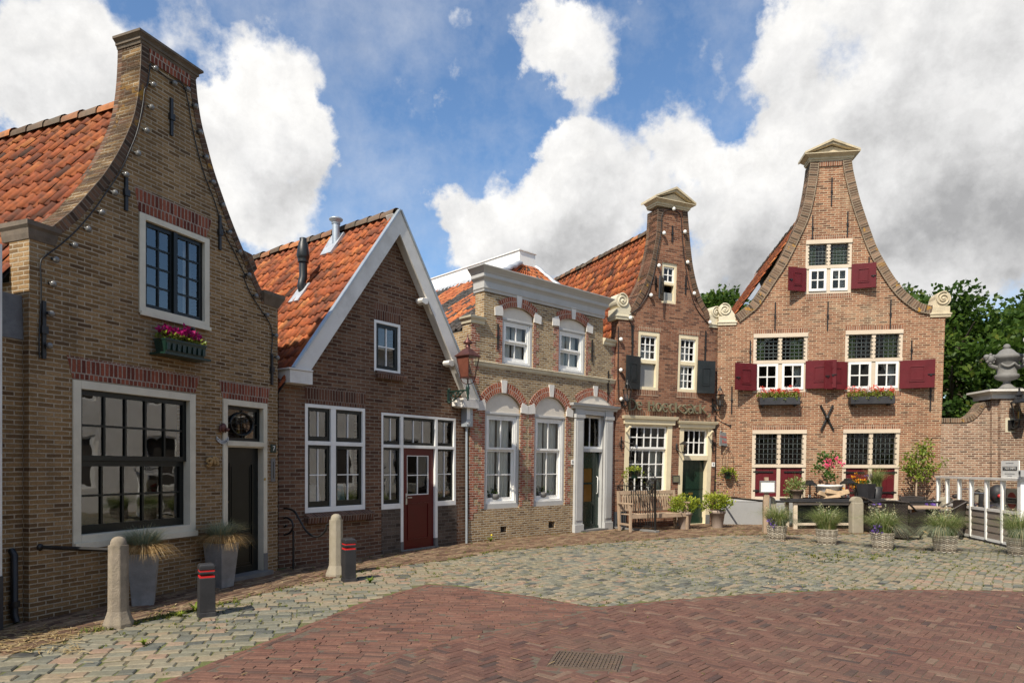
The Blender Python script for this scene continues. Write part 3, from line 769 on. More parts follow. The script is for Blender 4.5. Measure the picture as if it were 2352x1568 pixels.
    H.part(MB().hexa([(u - .2, y - .14, z - .25), (u - .2, y + .15, z - .25), (u + .08, y + .15, z + .14), (u + .08, y - .14, z + .14)], [(u - .23, y - .14, z - .22), (u - .23, y + .15, z - .22), (u + .05, y + .15, z + .17), (u + .05, y - .14, z + .17)]), 'lead_flashing', LEAD, o)
    u, y, z = on_roof(B1(772, 350))
    fl = MB().tube([(u, y, z - .1), (u, y, z + .46)], .075, 12).lathe([(.088, 0), (.088, .04), (.135, .08), (.14, .1), (.12, .12), (.02, .13)], (u, y, z + .41), 14)
    o = H.part(fl, 'flue_pipe', ZINC)
    H.part(MB().hexa([(u - .2, y - .13, z - .27), (u - .2, y + .2, z - .27), (u + .16, y + .3, z + .23), (u + .16, y - .1, z + .23)], [(u - .24, y - .13, z - .23), (u - .24, y + .2, z - .23), (u + .12, y + .3, z + .27), (u + .12, y - .1, z + .27)]), 'lead_flashing', LEAD, o)
PAPER = paint('printed_paper', (.7, .72, .74), .6, .2, 14, 0, dirt=(.2, .4, .6), dirt_amt=.6)
PAPER_B = paint('blue_leaflets', (.12, .4, .62), .5, .2, 14, 0, dirt=(.75, .8, .85), dirt_amt=.9)
STEEL = paint('brushed_steel', (.55, .55, .55), .3, .05, 5, 0, metal=.9)
build_B()
# ======== house C: yellow brick house with the grey cornice
HC = House(FC, 'brick_house', 'yellow brick house with grey wooden cornice and red brick window arches')
def arch_pts(u0, u1, zs, zt, n=14):
    """segmental arch from (u0,zs) over the crown zt to (u1,zs)"""
    c = (u1 - u0) / 2; h = zt - zs; Rr = (c * c + h * h) / (2 * h); um = (u0 + u1) / 2; zc = zt - Rr; a0 = math.asin(min(1, c / Rr))
    if h > c: a0 = math.pi - a0
    return [(um + Rr * math.sin(-a0 + 2 * a0 * i / n), zc + Rr * math.cos(-a0 + 2 * a0 * i / n)) for i in range(n + 1)]
def arch_band(H, ins, width, name, mat, y0=-.02, y1=.03):
    """brick voussoirs above the arch curve ins (left to right)"""
    mb = MB(); band(mb, ins, width, y0, y1, 1); return H.part(mb, name, mat)
def quoin(H, u0, z0, z1, mat, side, w=(.1, .2), rh=.156, y0=-.007, name='brick_quoin', ph=0):
    """toothed strip beside an opening; side -1 grows to the left"""
    mb = MB(); z = z0; k = ph
    while z < z1 - .01:
        ww = w[k % 2]; zz = min(z + rh, z1)
        mb.box(u0, u0 + side * ww, y0, .02, z, zz); z = zz; k += 1
    return H.part(mb, name, mat)
def build_C():
    H = HC; uv = H.uv; H.t = .3
    uR = uv(C1(1960, 1250))[0]; uL2 = uv(C1(690, 700))[0]; uR2 = uv(C1(1838, 900))[0]
    zl = uv(C1(560, 815))[1]; zr = uv(C1(1940, 1045))[1]; zc = uv(C1(1250, 655))[1]
    outer = [(0, -.02), (uR, -.02), (uR, zr), (uR2, zr), (uR2, zc), (uL2, zc), (uL2, zl), (0, zl)]
    # windows: (frame tl, br, springing, crown, upper?)
    def win(tl, br, crown, brick_top, lower, cw):
        r = H.rect(tl, br); zt = uv(crown)[1]; zs = r[3]
        ap = arch_pts(r[0], r[2], zs + .14, zt)
        H.holes.append([(r[0], r[1]), (r[2], r[1])] + [p for p in ap[::-1]])
        g = .002; mb = MB(); q = ring(mb, (r[0] + g, r[1] + g, r[2] - g, zs), .075, .03, .16, bottom=.12)
        mb.box(r[0] + g, r[2] - g, .015, .0299, zs - .05, zs - .0)
        w = H.part(mb, 'window', DOVE, bevel=.004)
        ta = arch_pts(r[0] + g, r[2] - g, zs + .14, zt - g)
        H.part(MB().slab([(r[0] + g, zs + .001), (r[2] - g, zs + .001)] + ta[::-1], .045, .2), 'tympanum', TYMP, w)
        q2 = ring(wmb := MB(), (q[0] + .001, q[1] + .001, q[2] - .001, q[3] - .001), .05, .055, .17)
        H.part(wmb, 'window_frame', WHITE, w)
        zm = q2[1] + (q2[3] - q2[1]) * (.62 if lower else .52)
        sash(H, w, (q2[0], zm, q2[2], q2[3]), .045, .065, 2, 1, WHITE, .026, bot=.05)
        sash(H, w, (q2[0], q2[1], q2[2], zm - .002), .045, .105, 2, 2 if lower else 1, WHITE, .026, bot=.08)
        room(H, w, r, .7, ROOMG)
        u0, u1 = q2[0] + .02, q2[2] - .02
        curtain(H, w, u0, u0 + (u1 - u0) * cw, q2[1] - .02, q2[3], .215, CURT_W, .022)
        curtain(H, w, u1 - (u1 - u0) * (.92 - cw), u1, q2[1] - .02, q2[3], .225, CURT_W, .022)
        if lower:
            pc = ((u0 + u1) / 2 - .1, .2, q2[1] + .03)
            mbp = MB().lathe([(.1, 0), (.14, .02), (.16, .12), (.15, .13)], pc, 12); H.part(mbp, 'window_planter', BLUESTONE, w)
            lm = MB()
            for _ in range(70): lm.leaf((pc[0] + rng.gauss(0, .11), pc[1] + rng.gauss(0, .04), pc[2] + .14 + abs(rng.gauss(0, .06))), .06, rng.random())
            H.part(lm, 'window_plant', LEAF, w)
        bw_ = .23
        inn = arch_pts(r[0] - .01, r[2] + .01, zs + .13, zt + .005, 16)
        arch_band(H, inn, bw_, 'brick_arch', BR_ARCH)
        um = (r[0] + r[2]) / 2
        H.part(MB().slab([(um - .06, zt + .002), (um + .06, zt + .002), (um + .09, zt + bw_ + .06), (um - .09, zt + bw_ + .06)], -.035, .02), 'keystone', WHITE_O)
        for sgn, u in ((-1, r[0]), (1, r[2])):
            a = (u, zs + .10); P = [(u + sgn * .002, zs + .02), (u + sgn * .24, zs - .0), (u + sgn * .25, zs + .18), (u + sgn * .04, zs + .26), (u + sgn * .002, zs + .16)]
            if sgn < 0: P = P[::-1]
            H.part(MB().slab(P, -.028, .02), 'springer_stone', WHITE_O)
        for sgn, u in ((-1, r[0]), (1, r[2])):
            quoin(H, u + sgn * .001, r[1] + .02, zs - .002, BR_RED, sgn, (.09, .19), ph=rng.randint(0, 1))
        return r
    win(C1(868, 765), C1(1160, 1287), C1(1025, 680), None, False, .42)
    win(C1(1412, 862), C1(1667, 1352), C1(1545, 790), None, False, .42)
    win(C2(398, 405), C2(682, 1212), C2(548, 255), None, True, .45)
    win(C2(812, 435), C2(1062, 1190), C2(945, 288), None, True, .42)
    # corner quoins
    zt_ = uv(C2(265, 700))[1]
    quoin(H, .0, .5, zl - .02, BR_RED, 1, (.12, .24), ph=0); quoin(H, uR, .2, zr - .02, BR_RED, -1, (.11, .2))
    # sill courses
    # vents
    for a, b in ((C2(527, 1368), C2(580, 1416)), (C2(929, 1331), C2(982, 1379))):
        r = H.rect(a, b); H.holes.append([(r[0], r[1]), (r[2], r[1]), (r[2], r[3]), (r[0], r[3])])
        H.part(MB().box(r[0] + .005, r[2] - .005, .12, .16, r[1] + .005, r[3] - .005), 'vent', DARK)
    # door
    pl = H.rect(C2(1142, 450), C2(1196, 1405)); pr = H.rect(C2(1390, 480), C2(1440, 1385))
    en = H.rect(C2(1112, 345), C2(1492, 405)); z_ent = uv(C2(1290, 440))[1]; z_top = uv(C2(1290, 352))[1]
    x0, x1 = pl[2], pr[0]
    H.holes.append([(x0 - .05, .03), (x1 + .05, .03), (x1 + .05, z_ent), (x0 - .05, z_ent)])
    mb = MB()
    for (a, b) in ((pl[0], pl[2]), (pr[0], pr[2])):
        mb.box(a, b, -.07, -.002, .2, z_ent).box(a + .045, b - .045, -.085, -.071, .3, z_ent - .16)
        mb.box(a - .02, b + .02, -.095, -.002, z_ent - .1, z_ent - .0)
        mb.box(a - .015, b + .015, -.1, -.002, -.01, .199)
        mb.box(a, b, -.07, -.002, z_ent + .001, z_top - .13)
    mb.box(pl[2], pr[0], -.045, -.002, z_ent, z_top - .13)
    d = H.part(mb, 'door', DOVE, bevel=.005)
    mb = MB(); mould(mb, pl[0] - .04, pr[2] + .04, [(.07, z_top - .14), (.09, z_top - .13), (.10, z_top - .09), (.15, z_top - .06), (.16, z_top - .01), (.165, z_top)], -.002); H.part(mb, 'door_cornice', DOVE, d)
    zt0, zt1 = uv(C2(1280, 745))[1], uv(C2(1280, 718))[1]
    g = .002; a, b = x0 - .05 + g, x1 + .05 - g
    fm = MB().box(a, a + .05, .03, .2, .03, z_ent - g).box(b - .05, b, .03, .2, .03, z_ent - g).box(a + .05, b - .05, .03, .2, zt0, zt1)
    H.part(fm, 'door_frame', DOVE, d)
    sash(H, d, (a + .05, zt1, b - .05, z_ent - g), .06, .1, 2, 1, WHITE, .026)
    q = (a + .05, .05, b - .05, zt0); w_ = q[2] - q[0]
    lf = MB().box(q[0], q[0] + w_ * .3, .14, .19, .05, zt0).box(q[2] - w_ * .3, q[2], .14, .19, .05, zt0).box(q[0] + w_ * .3, q[2] - w_ * .3, .14, .19, .05, .75).box(q[0] + w_ * .3, q[2] - w_ * .3, .14, .19, 1.62 * zt0 / 2.05, zt0).box(q[0] + w_ * .3, q[2] - w_ * .3, .14, .19, 1.2, 1.25)
    ring(lf, (q[0] + w_ * .22, .14, q[2] - w_ * .22, .68), .025, .12, .1395)
    lf.box(q[0] + .02, q[2] - .02, .11, .1395, .05, .12)
    H.part(lf, 'door_leaf', GREENB, d)
    H.part(MB().box(q[0] + w_ * .3, q[2] - w_ * .3, .16, .17, .7, 1.65), 'amber_glass', AMBER, d)
    hu = q[2] - w_ * .1
    H.part(MB().tube([(hu, .14, .95), (hu, .1, .97), (hu, .1, 1.38), (hu, .14, 1.4)], .012, 8), 'door_handle', WHITE, d)
    room(H, d, (x0, .05, x1, z_ent), .8)
    H.part(MB().box(q[0] - .12, q[2] + .12, -.12, .29, -.01, .05), 'doorstep', BLUESTONE, d)
    # arch above the door
    A = [uv(C2(1160, 340)), uv(C2(1290, 320)), uv(C2(1425, 365))]
    zz = z_top + .01; ins = arch_pts((pl[0] + .12), pr[2] - .02, zz, zz + .22, 14); arch_band(H, ins, .2, 'brick_arch', BR_ARCH, -.018)
    um = (ins[0][0] + ins[-1][0]) / 2; zt = zz + .22
    H.part(MB().slab(ins[::-1], -.004, .02), 'tympanum', TYMP)
    H.part(MB().slab([(um - .06, zt - .01), (um + .06, zt - .01), (um + .09, zt + .26), (um - .09, zt + .26)], -.033, .02), 'keystone', WHITE_O)
    for a_, b_ in ((C1(820, 840), C1(820, 1082)), (C1(1730, 985), C1(1728, 1200)), (C1(1885, 1285), C1(1884, 1480)), (C2(1422, 180), C2(1420, 330))): H.anchor(a_, b_, .03)
    H.wall(outer, BR_C)
    # string course
    z0 = uv(C1(1250, 1312))[1]; z1 = uv(C1(1250, 1278))[1]
    mb = MB(); mould(mb, .12, uR - .02, [(.01, z0 - .02), (.03, z0), (.04, z0 + (z1 - z0) * .5), (.065, z1 - .01), (.065, z1), (.0, z1 + .02)], .0, (True, True)); H.part(mb, 'string_course', STONE_W)
    # shoulder caps
    for (a, b, zc_) in ((-.0, uL2 - .0, zl), (uR2 + .0, uR, zr)):
        mb = MB(); mould(mb, a, b, [(.0, zc_ - .02), (.03, zc_), (.04, zc_ + .05), (.09, zc_ + .1), (.1, zc_ + .14), (.0, zc_ + .17)], .3, (a < .1, a > .1)); H.part(mb, 'shoulder_cap', STONE_W)
    # main cornice
    zb = uv(C1(690, 520))[1]; zb = (zb + uv(C1(1840, 775))[1]) / 2
    zt = (uv(C1(672, 250), -.2)[1] + uv(C1(1985, 600), -.2)[1]) / 2; h = zt - zb
    prof = [(.01, zb - .01), (.02, zb), (.025, zb + h * .08), (.035, zb + h * .1), (.045, zb + h * .14), (.03, zb + h * .16), (.03, zb + h * .40), (.04, zb + h * .44), (.06, zb + h * .5), (.09, zb + h * .55), (.10, zb + h * .58), (.10, zb + h * .72), (.115, zb + h * .75), (.13, zb + h * .8), (.17, zb + h * .88), (.205, zb + h * .95), (.215, zb + h * .96), (.215, zb + h)]
    mb = MB(); mould(mb, uL2, uR2, prof, .34); H.part(mb, 'cornice', GREY_P)
    # roof behind: flat-topped, white box on the ridge
    bt = 1.9
    u0, zb0 = uv(C1(1032, 252), bt); u1 = uv(C1(1147, 270), bt)[0]; zbt = uv(C1(1032, 147), bt)[1]
    u1 = max(u1, u0 + .6); dep = 9
    H.part(MB().box(u0, u1, bt, dep, zb0, zbt + .07).box(u0 - .03, u1 + .03, bt - .03, dep, zbt + .072, zbt + .1), 'roof_box', WHITE)
    ztop = zb0 - .02; zbt += .1; zev = zl - .15
    pantiles('roof', H, (.04, .32, zl - .1), (.04, dep, zl - .1), (u0 + .05, bt - .0, ztop), (u0 + .05, dep, ztop), TILE_M, .20, .26, .034, ridge=False, seed=21, dark=lambda s, t, rg: (s + .35 * t) % .34 < .13)
    pantiles('roof', H, (uR - .04, dep, zr - .1), (uR - .04, .32, zr - .1), (u1, dep, ztop), (u1, bt, ztop), TILE_M, .20, .26, .034, ridge=False, seed=22)
    pantiles('roof', H, (uR2 - .02, .33, zt - .35), (uL2 + .02, .33, zt - .35), (u1 - .04, bt, ztop), (u0 + .06, bt, ztop), TILE_M, .20, .26, .034, ridge=False, seed=23)
    mb = MB()
    n = 26
    for i in range(n):
        y = bt + (dep - bt) * i / n; y2 = bt + (dep - bt) * (i + 1) / n; k = .02 * (i % 2)
        mb.add([(u0 - .004, y, zb0 + .02), (u0 - .004, y2, zb0 + .02), (u0 - .2, y2, zb0 - .14 - .05 * ((i + 1) % 2) + .0), (u0 - .2, y, zb0 - .14 - .05 * (i % 2))], [(0, 3, 2, 1)])
    H.part(mb, 'lead_flashing', LEAD)
    a = Vector((u0 + .02, bt - .02, ztop + .03)); b = Vector((uL2 + .1, .4, zt - .3)); a2 = Vector((u1, bt - .02, ztop + .03)); b2 = Vector((uR2 - .1, .4, zt - .3))
    for s_, e_ in ((a, b), (a2, b2)):
        H.part(MB().tube([s_.lerp(e_, i / 12) + Vector((0, 0, .03 * (i % 2))) for i in range(13)], .075, 7), 'hip_flashing', LEAD)
    H.part(MB().box(.0, .25, H.t, dep, -.02, zl - .15), 'side_wall', BR_C)
    H.part(MB().box(uR - .25, uR, H.t, dep, -.02, zr - .15), 'side_wall', BR_C)
AMBER = paint('amber_glass', (.17, .08, .012), .15, .1, 5, 0)
LEAF = leafmat('leaf_green', [(0, (.02, .05, .008)), (.5, (.05, .11, .018)), (1, (.10, .18, .03))])
build_C()

# ======== scrolls and caps shared by D and E
def scroll_stone(H, u0, u1, z0, side, s=1.0, mat=STONE_W):
    """stone block with a volute, curling outward on `side`"""
    w = u1 - u0
    mb = MB(); mould(mb, u0, u1, [(.0, z0), (.03, z0 + .01), (.03, z0 + .05), (.05, z0 + .08), (.05, z0 + .11), (.01, z0 + .13), (.01, z0 + .3 * s)], .40, (True, True))
    # volute: disc with spiral on its face
    cu = (u0 + w * .36) if side < 0 else (u1 - w * .36); cz = z0 + .5 * s; rr = .2 * s
    disc = [(cu + rr * math.cos(a * math.pi / 12), cz + rr * math.sin(a * math.pi / 12)) for a in range(24)]
    mb.slab(disc, -.0, .38)
    mb.slab([(cu, z0 + .29 * s), (u1 if side < 0 else u0, z0 + .29 * s), (u1 if side < 0 else u0, z0 + .33 * s), (cu + (rr * .9 if side < 0 else -rr * .9), cz + .02)][::1 if side < 0 else -1], .003, .377)
    sp = []
    for i in range(40):
        a = i / 39 * 4.2 * math.pi * .9; r2 = rr * (.95 - .78 * i / 39)
        sp.append((cu + (-1 if side < 0 else 1) * r2 * math.cos(a + 1.2), -.012, cz + r2 * math.sin(a + 1.2)))
    mb.tube(sp, .022 * s, 6)
    mb.ball((cu, -.01, cz), .045 * s, 8, 5)
    return H.part(mb, 'scroll_stone', mat)
def pediment(H, u0, u1, z0, zc, za, mat, proj=.16, t=.42):
    """frieze from z0, cornice base zc, apex za"""
    mb = MB(); h = zc - z0
    mould(mb, u0, u1, [(.02, z0), (.03, z0 + h * .2), (.05, z0 + h * .25), (.05, z0 + h * .55), (.07, z0 + h * .6), (proj - .03, z0 + h * .85), (proj, z0 + h * .88), (proj, zc)], t)
    um = (u0 + u1) / 2; a, b = u0 - proj, u1 + proj; hh = za - zc; th = .1
    mb.slab([(a + .1, zc + .003), (b - .1, zc + .003), (um, za - .13)], -.04, t)
    for s0, s1 in (((a, zc + .0), (um, za)), ((um, za), (b, zc + .0))):
        for k, (o0, o1, p) in enumerate(((-th, -.04, proj - .04), (-.038, .02, proj))):
            P = [(s0[0], s0[1] + max(o0, .004 - 0) if 0 else s0[1] + .005 + max(0, o0)), (s1[0], s1[1] + o0), (s1[0], s1[1] + o1), (s0[0], s0[1] + o1 + .03)]
            if s0[0] == um: P = [(um, za + o0), (s1[0], s1[1] + .005), (s1[0], s1[1] + o1 + .03), (um, za + o1)]
            mb.slab(P, -p, t + proj * .6)
    return H.part(mb, 'gable_cap', mat)

# ======== house D: narrow red-brown bell gable, the restaurant
HD = House(FD, 'brick_house', 'narrow red brown bell gable house with letters across its front and green door')
def shutter(H, p, hinge_u, width, z0, z1, ang, mat, side, name='shutter', batten=True, iron=True):
    """open shutter leaf hung at hinge_u, opening toward `side`; ang = angle from the wall"""
    a = R(ang); t = .04; M = Matrix.Translation((hinge_u, -.02, z0)) @ Matrix.Rotation(-a if side > 0 else a, 4, 'Z')
    mb = MB(); h = z1 - z0; w = width
    def bx(x0, x1, y0, y1, zz0, zz1):
        x0, x1 = (x0 * side, x1 * side) if side > 0 else (x1 * side, x0 * side)
        v = [M @ Vector(c) for c in ((x0, y0, zz0), (x1, y0, zz0), (x1, y1, zz0), (x0, y1, zz0), (x0, y0, zz1), (x1, y0, zz1), (x1, y1, zz1), (x0, y1, zz1))]
        mb.hexa(v[:4], v[4:])
    bx(.01, w, -t, 0, .0, h)
    # raised panel moulding
    for (x0, x1, zz0, zz1) in ((w * .28, w * .72, h * .22, h * .25), (w * .28, w * .72, h * .75, h * .78), (w * .28, w * .31, h * .25, h * .75), (w * .69, w * .72, h * .25, h * .75)): bx(x0, x1, -t - .014, -t - .0005, zz0, zz1)
    bx(w * .33, w * .67, -t - .008, -t - .0005, h * .28, h * .72)
    o = H.part(mb, name, mat, p, bevel=.004)
    if iron:
        mb = MB()
        bx2 = lambda *k: bx(*k)
        save = mb
        mbi = MB()
        for (x0, x1, zz0, zz1) in ((w * .8, w * 1.0, h * .46, h * .485), (w * .86, w * .92, h * .42, h * .46)):
            X0, X1 = (x0 * side, x1 * side) if side > 0 else (x1 * side, x0 * side)
            v = [M @ Vector(c) for c in ((X0, -t - .022, zz0), (X1, -t - .022, zz0), (X1, -t - .001, zz0), (X0, -t - .001, zz0), (X0, -t - .022, zz1), (X1, -t - .022, zz1), (X1, -t - .001, zz1), (X0, -t - .001, zz1))]
            mbi.hexa(v[:4], v[4:])
        H.part(mbi, 'bolt', BLACK, o)
    return o
def build_D():
    H = HD; uv = H.uv; H.t = .34
    u0 = uv(D1(436, 1300))[0]; uR = uv(D1(1229, 1300))[0]
    zsl = uv(D1(430, 1115))[1]; zsr = uv(D1(1190, 1185))[1]
    Lc = arcpts([uv(D1(*p)) for p in [(746, 262), (742, 360), (733, 480), (712, 600), (684, 720), (652, 820), (612, 905), (575, 975), (540, 1040), (528, 1075)]], 5)
    Rc = arcpts([uv(D1(*p)) for p in [(978, 282), (985, 380), (995, 500), (1007, 620), (1022, 730), (1048, 850), (1080, 950), (1112, 1020), (1140, 1065), (1155, 1120)]], 5)
    zL, zR = zsl - .0, zsr
    outer = [(u0, -.1), (uR, -.1), (uR, zR), (Rc[-1][0], zR)] + Rc[::-1] + Lc + [(Lc[-1][0], zL), (u0, zL)]
    # gable hatch
    r = H.rect(D1(781, 680), D1(894, 1014)); zt = uv(D1(800, 845))[1]
    def ex(mb, q): mb.box(q[0], q[2], .04, .14, zt - .035, zt + .035)
    w, q = frame(H, r, .08, CREAM_D, .03, .14, extra=ex, top=.1)
    sash(H, w, (q[0], zt + .035, q[2], q[3]), .04, .06, 2, 2, WHITE, .025)
    H.part(MB().box(q[0], q[2], .09, .1, q[1], q[1] + (zt - q[1]) * .5), 'pane_board', BLIND, w)
    room(H, w, r, .8)
    shutter(H, w, r[0] + .03, .34, q[1] - .05, zt + .1, 35, SHUT_B, -1, iron=False)
    for (tl, br, side) in ((D1(596, 1218), D2(634, 250), -1), (D1(913, 1246), D2(980, 270), 1)):
        r = H.rect(tl, br); zt = uv(D1(680, 1462))[1] if side < 0 else uv(D1(990, 1477))[1]
        w, q = frame(H, r, .085, CREAM_D, .01, .14, top=.11, extra=lambda mb, q: mb.box(q[0], q[2], .02, .14, zt - .05, zt + .05))
        sash(H, w, (q[0], zt + .05, q[2], q[3]), .04, .05, 3, 3, WHITE, .026)
        if side < 0:
            H.part(MB().box(q[0], q[2], .1, .12, q[1], zt - .05), 'blind', BLIND, w)
        else: sash(H, w, (q[0], q[1], q[2], zt - .05), .045, .07, 3, 3, WHITE, .026)
        room(H, w, r, .8); curtain(H, w, q[0], q[2], q[1], zt + .45, .27, CURT_W, .02)
        z0s, z1s = q[1] - .1, zt + .1
        shutter(H, w, (r[0] + .06) if side < 0 else (r[2] - .04), .56, z0s, z1s, 14 if side < 0 else 10, SHUT_B, side, iron=False)
        s0 = r[1]; H.part(MB().box(r[0] - .01, r[2] + .01, -.006, .02, s0 - .16, s0 - .002), 'brick_sill', BR_LINE, w)
        soldier(H, [(r[0] - .02, r[3] + .002), (r[2] + .02, r[3] + .002), (r[2] + .02, r[3] + .14), (r[0] - .02, r[3] + .14)], BR_LINE)
    # shop window
    r = H.rect(D2(338, 540), D2(742, 1195)); zh = uv(D2(540, 515))[1]
    w, q = frame(H, r, .16, CREAM_D, .0, .18, bottom=.1, top=.06)
    q = (r[0] + .05, q[1], q[2] + .02, q[3]); 
    mb = MB(); mould(mb, r[0], r[2], [(.0, r[3] - .03), (.05, r[3] - .02), (.06, r[3] + .1), (.1, r[3] + .12), (.12, r[3] + .19), (.12, r[3] + .2)], -.002); H.part(mb, 'window_hood', CREAM_D, w)
    zm = uv(D2(500, 772))[1]
    q = (r[0] + .162, q[1], r[2] - .162, q[3])
    sash(H, w, (q[0], zm, q[2], q[3]), .05, .06, 5, 2, WHITE, .03, bot=.06)
    sash(H, w, (q[0], q[1], q[2], zm - .002), .05, .105, 5, 3, WHITE, .03, bot=.07)
    room(H, w, r, 1.6); curtain(H, w, q[2] - .42, q[2], q[1], zm, .27, CURT_B, .03)
    soldier(H, [(r[0] - .03, r[3] + .202), (r[2] + .04, r[3] + .202), (r[2] + .04, r[3] + .36), (r[0] - .03, r[3] + .36)], BR_LINE)
    H.part(MB().box(r[0] - .02, r[2] + .02, -.03, .02, r[1] - .1, r[1] - .002), 'brick_sill', BR_LINE, w)
    # front door
    r = H.rect(D2(828, 575), D2(1090, 1478)); r = (r[0], .02, r[2], r[3])
    d, q = frame(H, r, .15, CREAM_D, .0, .2, bottom=.004, top=.05, name='door')
    mb = MB(); mould(mb, r[0], r[2], [(.0, r[3] - .02), (.05, r[3] - .01), (.06, r[3] + .08), (.1, r[3] + .1), (.12, r[3] + .16), (.12, r[3] + .17)], -.002); H.part(mb, 'door_hood', CREAM_D, d)
    zt = uv(D2(950, 850))[1]
    H.part(MB().box(q[0], q[2], -.012, .2, zt - .07, zt + .06), 'transom', CREAM_D, d)
    sash(H, d, (q[0], zt + .06, q[2], q[3]), .05, .08, 4, 2, WHITE, .028)
    lf = MB().box(q[0], q[2], .15, .2, .03, zt - .07).box(q[0], q[2], .135, .149, 1.02, 1.035).box(q[0], q[2], .12, .1495, .03, .2)
    for k in range(1, 5): lf.box(q[0] + (q[2] - q[0]) * k / 5 - .004, q[0] + (q[2] - q[0]) * k / 5 + .004, .146, .1495, 1.05, zt - .1)
    o = H.part(lf, 'door_leaf', GREENB, d)
    H.part(MB().box(q[0] + .34, q[0] + .5, .14, .1495, .86, .92), 'letter_flap', BRASS, d)
    for a, b in ((r[0] + .002, q[0]), (q[2], r[2] - .002)): H.part(MB().box(a, b, -.012, -.001, .0, .28), 'plinth_block', BLUESTONE, d)
    soldier(H, [(r[0] - .05, r[3] + .172), (r[2] + .05, r[3] + .172), (r[2] + .05, r[3] + .33), (r[0] - .05, r[3] + .33)], BR_LINE)
    room(H, d, (r[0], .05, r[2], r[3]), .6)
    for a, b in ((D1(857, 400), D1(858, 528)), (D1(962, 790), D1(963, 935)), (D1(728, 790), D1(727, 900)), (D1(544, 1180), D1(545, 1450)), (D1(1115, 1220), D1(1118, 1480)), (D2(1115, 320), D2(1116, 450))): H.anchor(a, b, .03)
    H.wall(outer, BR_D)
    H.part(MB().box(u0, u0 + .4, -.012, .0 - .001, .0, .45), 'plinth', CEMENT_D)
    mb = MB(); band(mb, Lc, .17, -.02, .46, 1); H.part(mb, 'gable_coping', BR_CAP)
    mb = MB(); band(mb, Rc, .17, -.02, .46, -1); H.part(mb, 'gable_coping', BR_CAP)
    z0 = (uv(D1(750, 250))[1] + uv(D1(985, 278))[1]) / 2; zc = (uv(D1(742, 180), -.15)[1] + uv(D1(1035, 222), -.15)[1]) / 2; za = uv(D1(888, 95), -.15)[1]
    pediment(H, Lc[0][0] - .02, Rc[0][0] + .02, z0, zc, za, STONE)
    sc1 = uv(D1(385, 1100), -.05)[0]; sc2 = uv(D1(536, 1100), -.05)[0]
    scroll_stone(H, u0 - .06, Lc[-1][0] + .04, zL - .05, -1, 1.0); scroll_stone(H, Rc[-1][0] - .0, uR - .02, zR - .05, 1, .88)
    um = (Lc[0][0] + Rc[0][0]) / 2; zr = uv(D1(700, 400), .4)[1] - .0
    zr = uv(D1(735, 392), .4)[1]
    dep = 11; ze = zL - 1.1
    pantiles('roof', H, (u0 + .0, .36, ze), (u0 + .0, dep, ze), (um, .36, zr), (um, dep, zr), TILE_O, .19, .255, .032, seed=31)
    pantiles('roof', H, (uR - .7, dep, ze - .6), (uR - .7, .36, ze - .6), (um, dep, zr - .05), (um, .36, zr - .05), TILE_O, .19, .255, .032, ridge=False, seed=32)
    H.part(MB().box(u0, u0 + .3, H.t, dep, -.1, ze), 'side_wall', BR_D)
CEMENT_D = paint('dark_render', (.06, .065, .075), .8, .1, 4, .2)
build_D()

# ======== house E: wide salmon bell gable
HE = House(FE, 'brick_house', 'wide salmon brick bell gable house with wine red shutters and leaded windows')
LEADBAR = paint('lead_came', (.16, .19, .185), .5, .1, 4, 0, metal=.4)
GLASS_G = glassmat('leaded_glass', (.62, .72, .62), .06, 1.5)
def leaded(H, w, r, nx, ny, y=.09, bars=True):
    u0, z0, u1, z1 = r; mb = MB()
    for i in range(nx + 1):
        u = u0 + (u1 - u0) * i / nx; mb.box(u - .006, u + .006, y, y + .012, z0, z1)
    for j in range(ny + 1):
        z = z0 + (z1 - z0) * j / ny; mb.box(u0, u1, y + .001, y + .011, z - .006, z + .006)
    H.part(mb, 'leaded_light', LEADBAR, w)
    H.part(MB().add([(u0, y + .008, z0), (u1, y + .008, z0), (u1, y + .008, z1), (u0, y + .008, z1)], [(0, 1, 2, 3)]), 'pane', GLASS_G, w)
    if bars:
        mb = MB()
        for j in range(ny):
            z = z0 + (z1 - z0) * (j + .5) / ny if 0 else z0 + (z1 - z0) * (j + .03) / ny
            mb.tube([(u0 - .03, -.008, z), (u1 + .03, -.008, z)], .009, 5)
        H.part(mb, 'window_bar', BLACK, w)
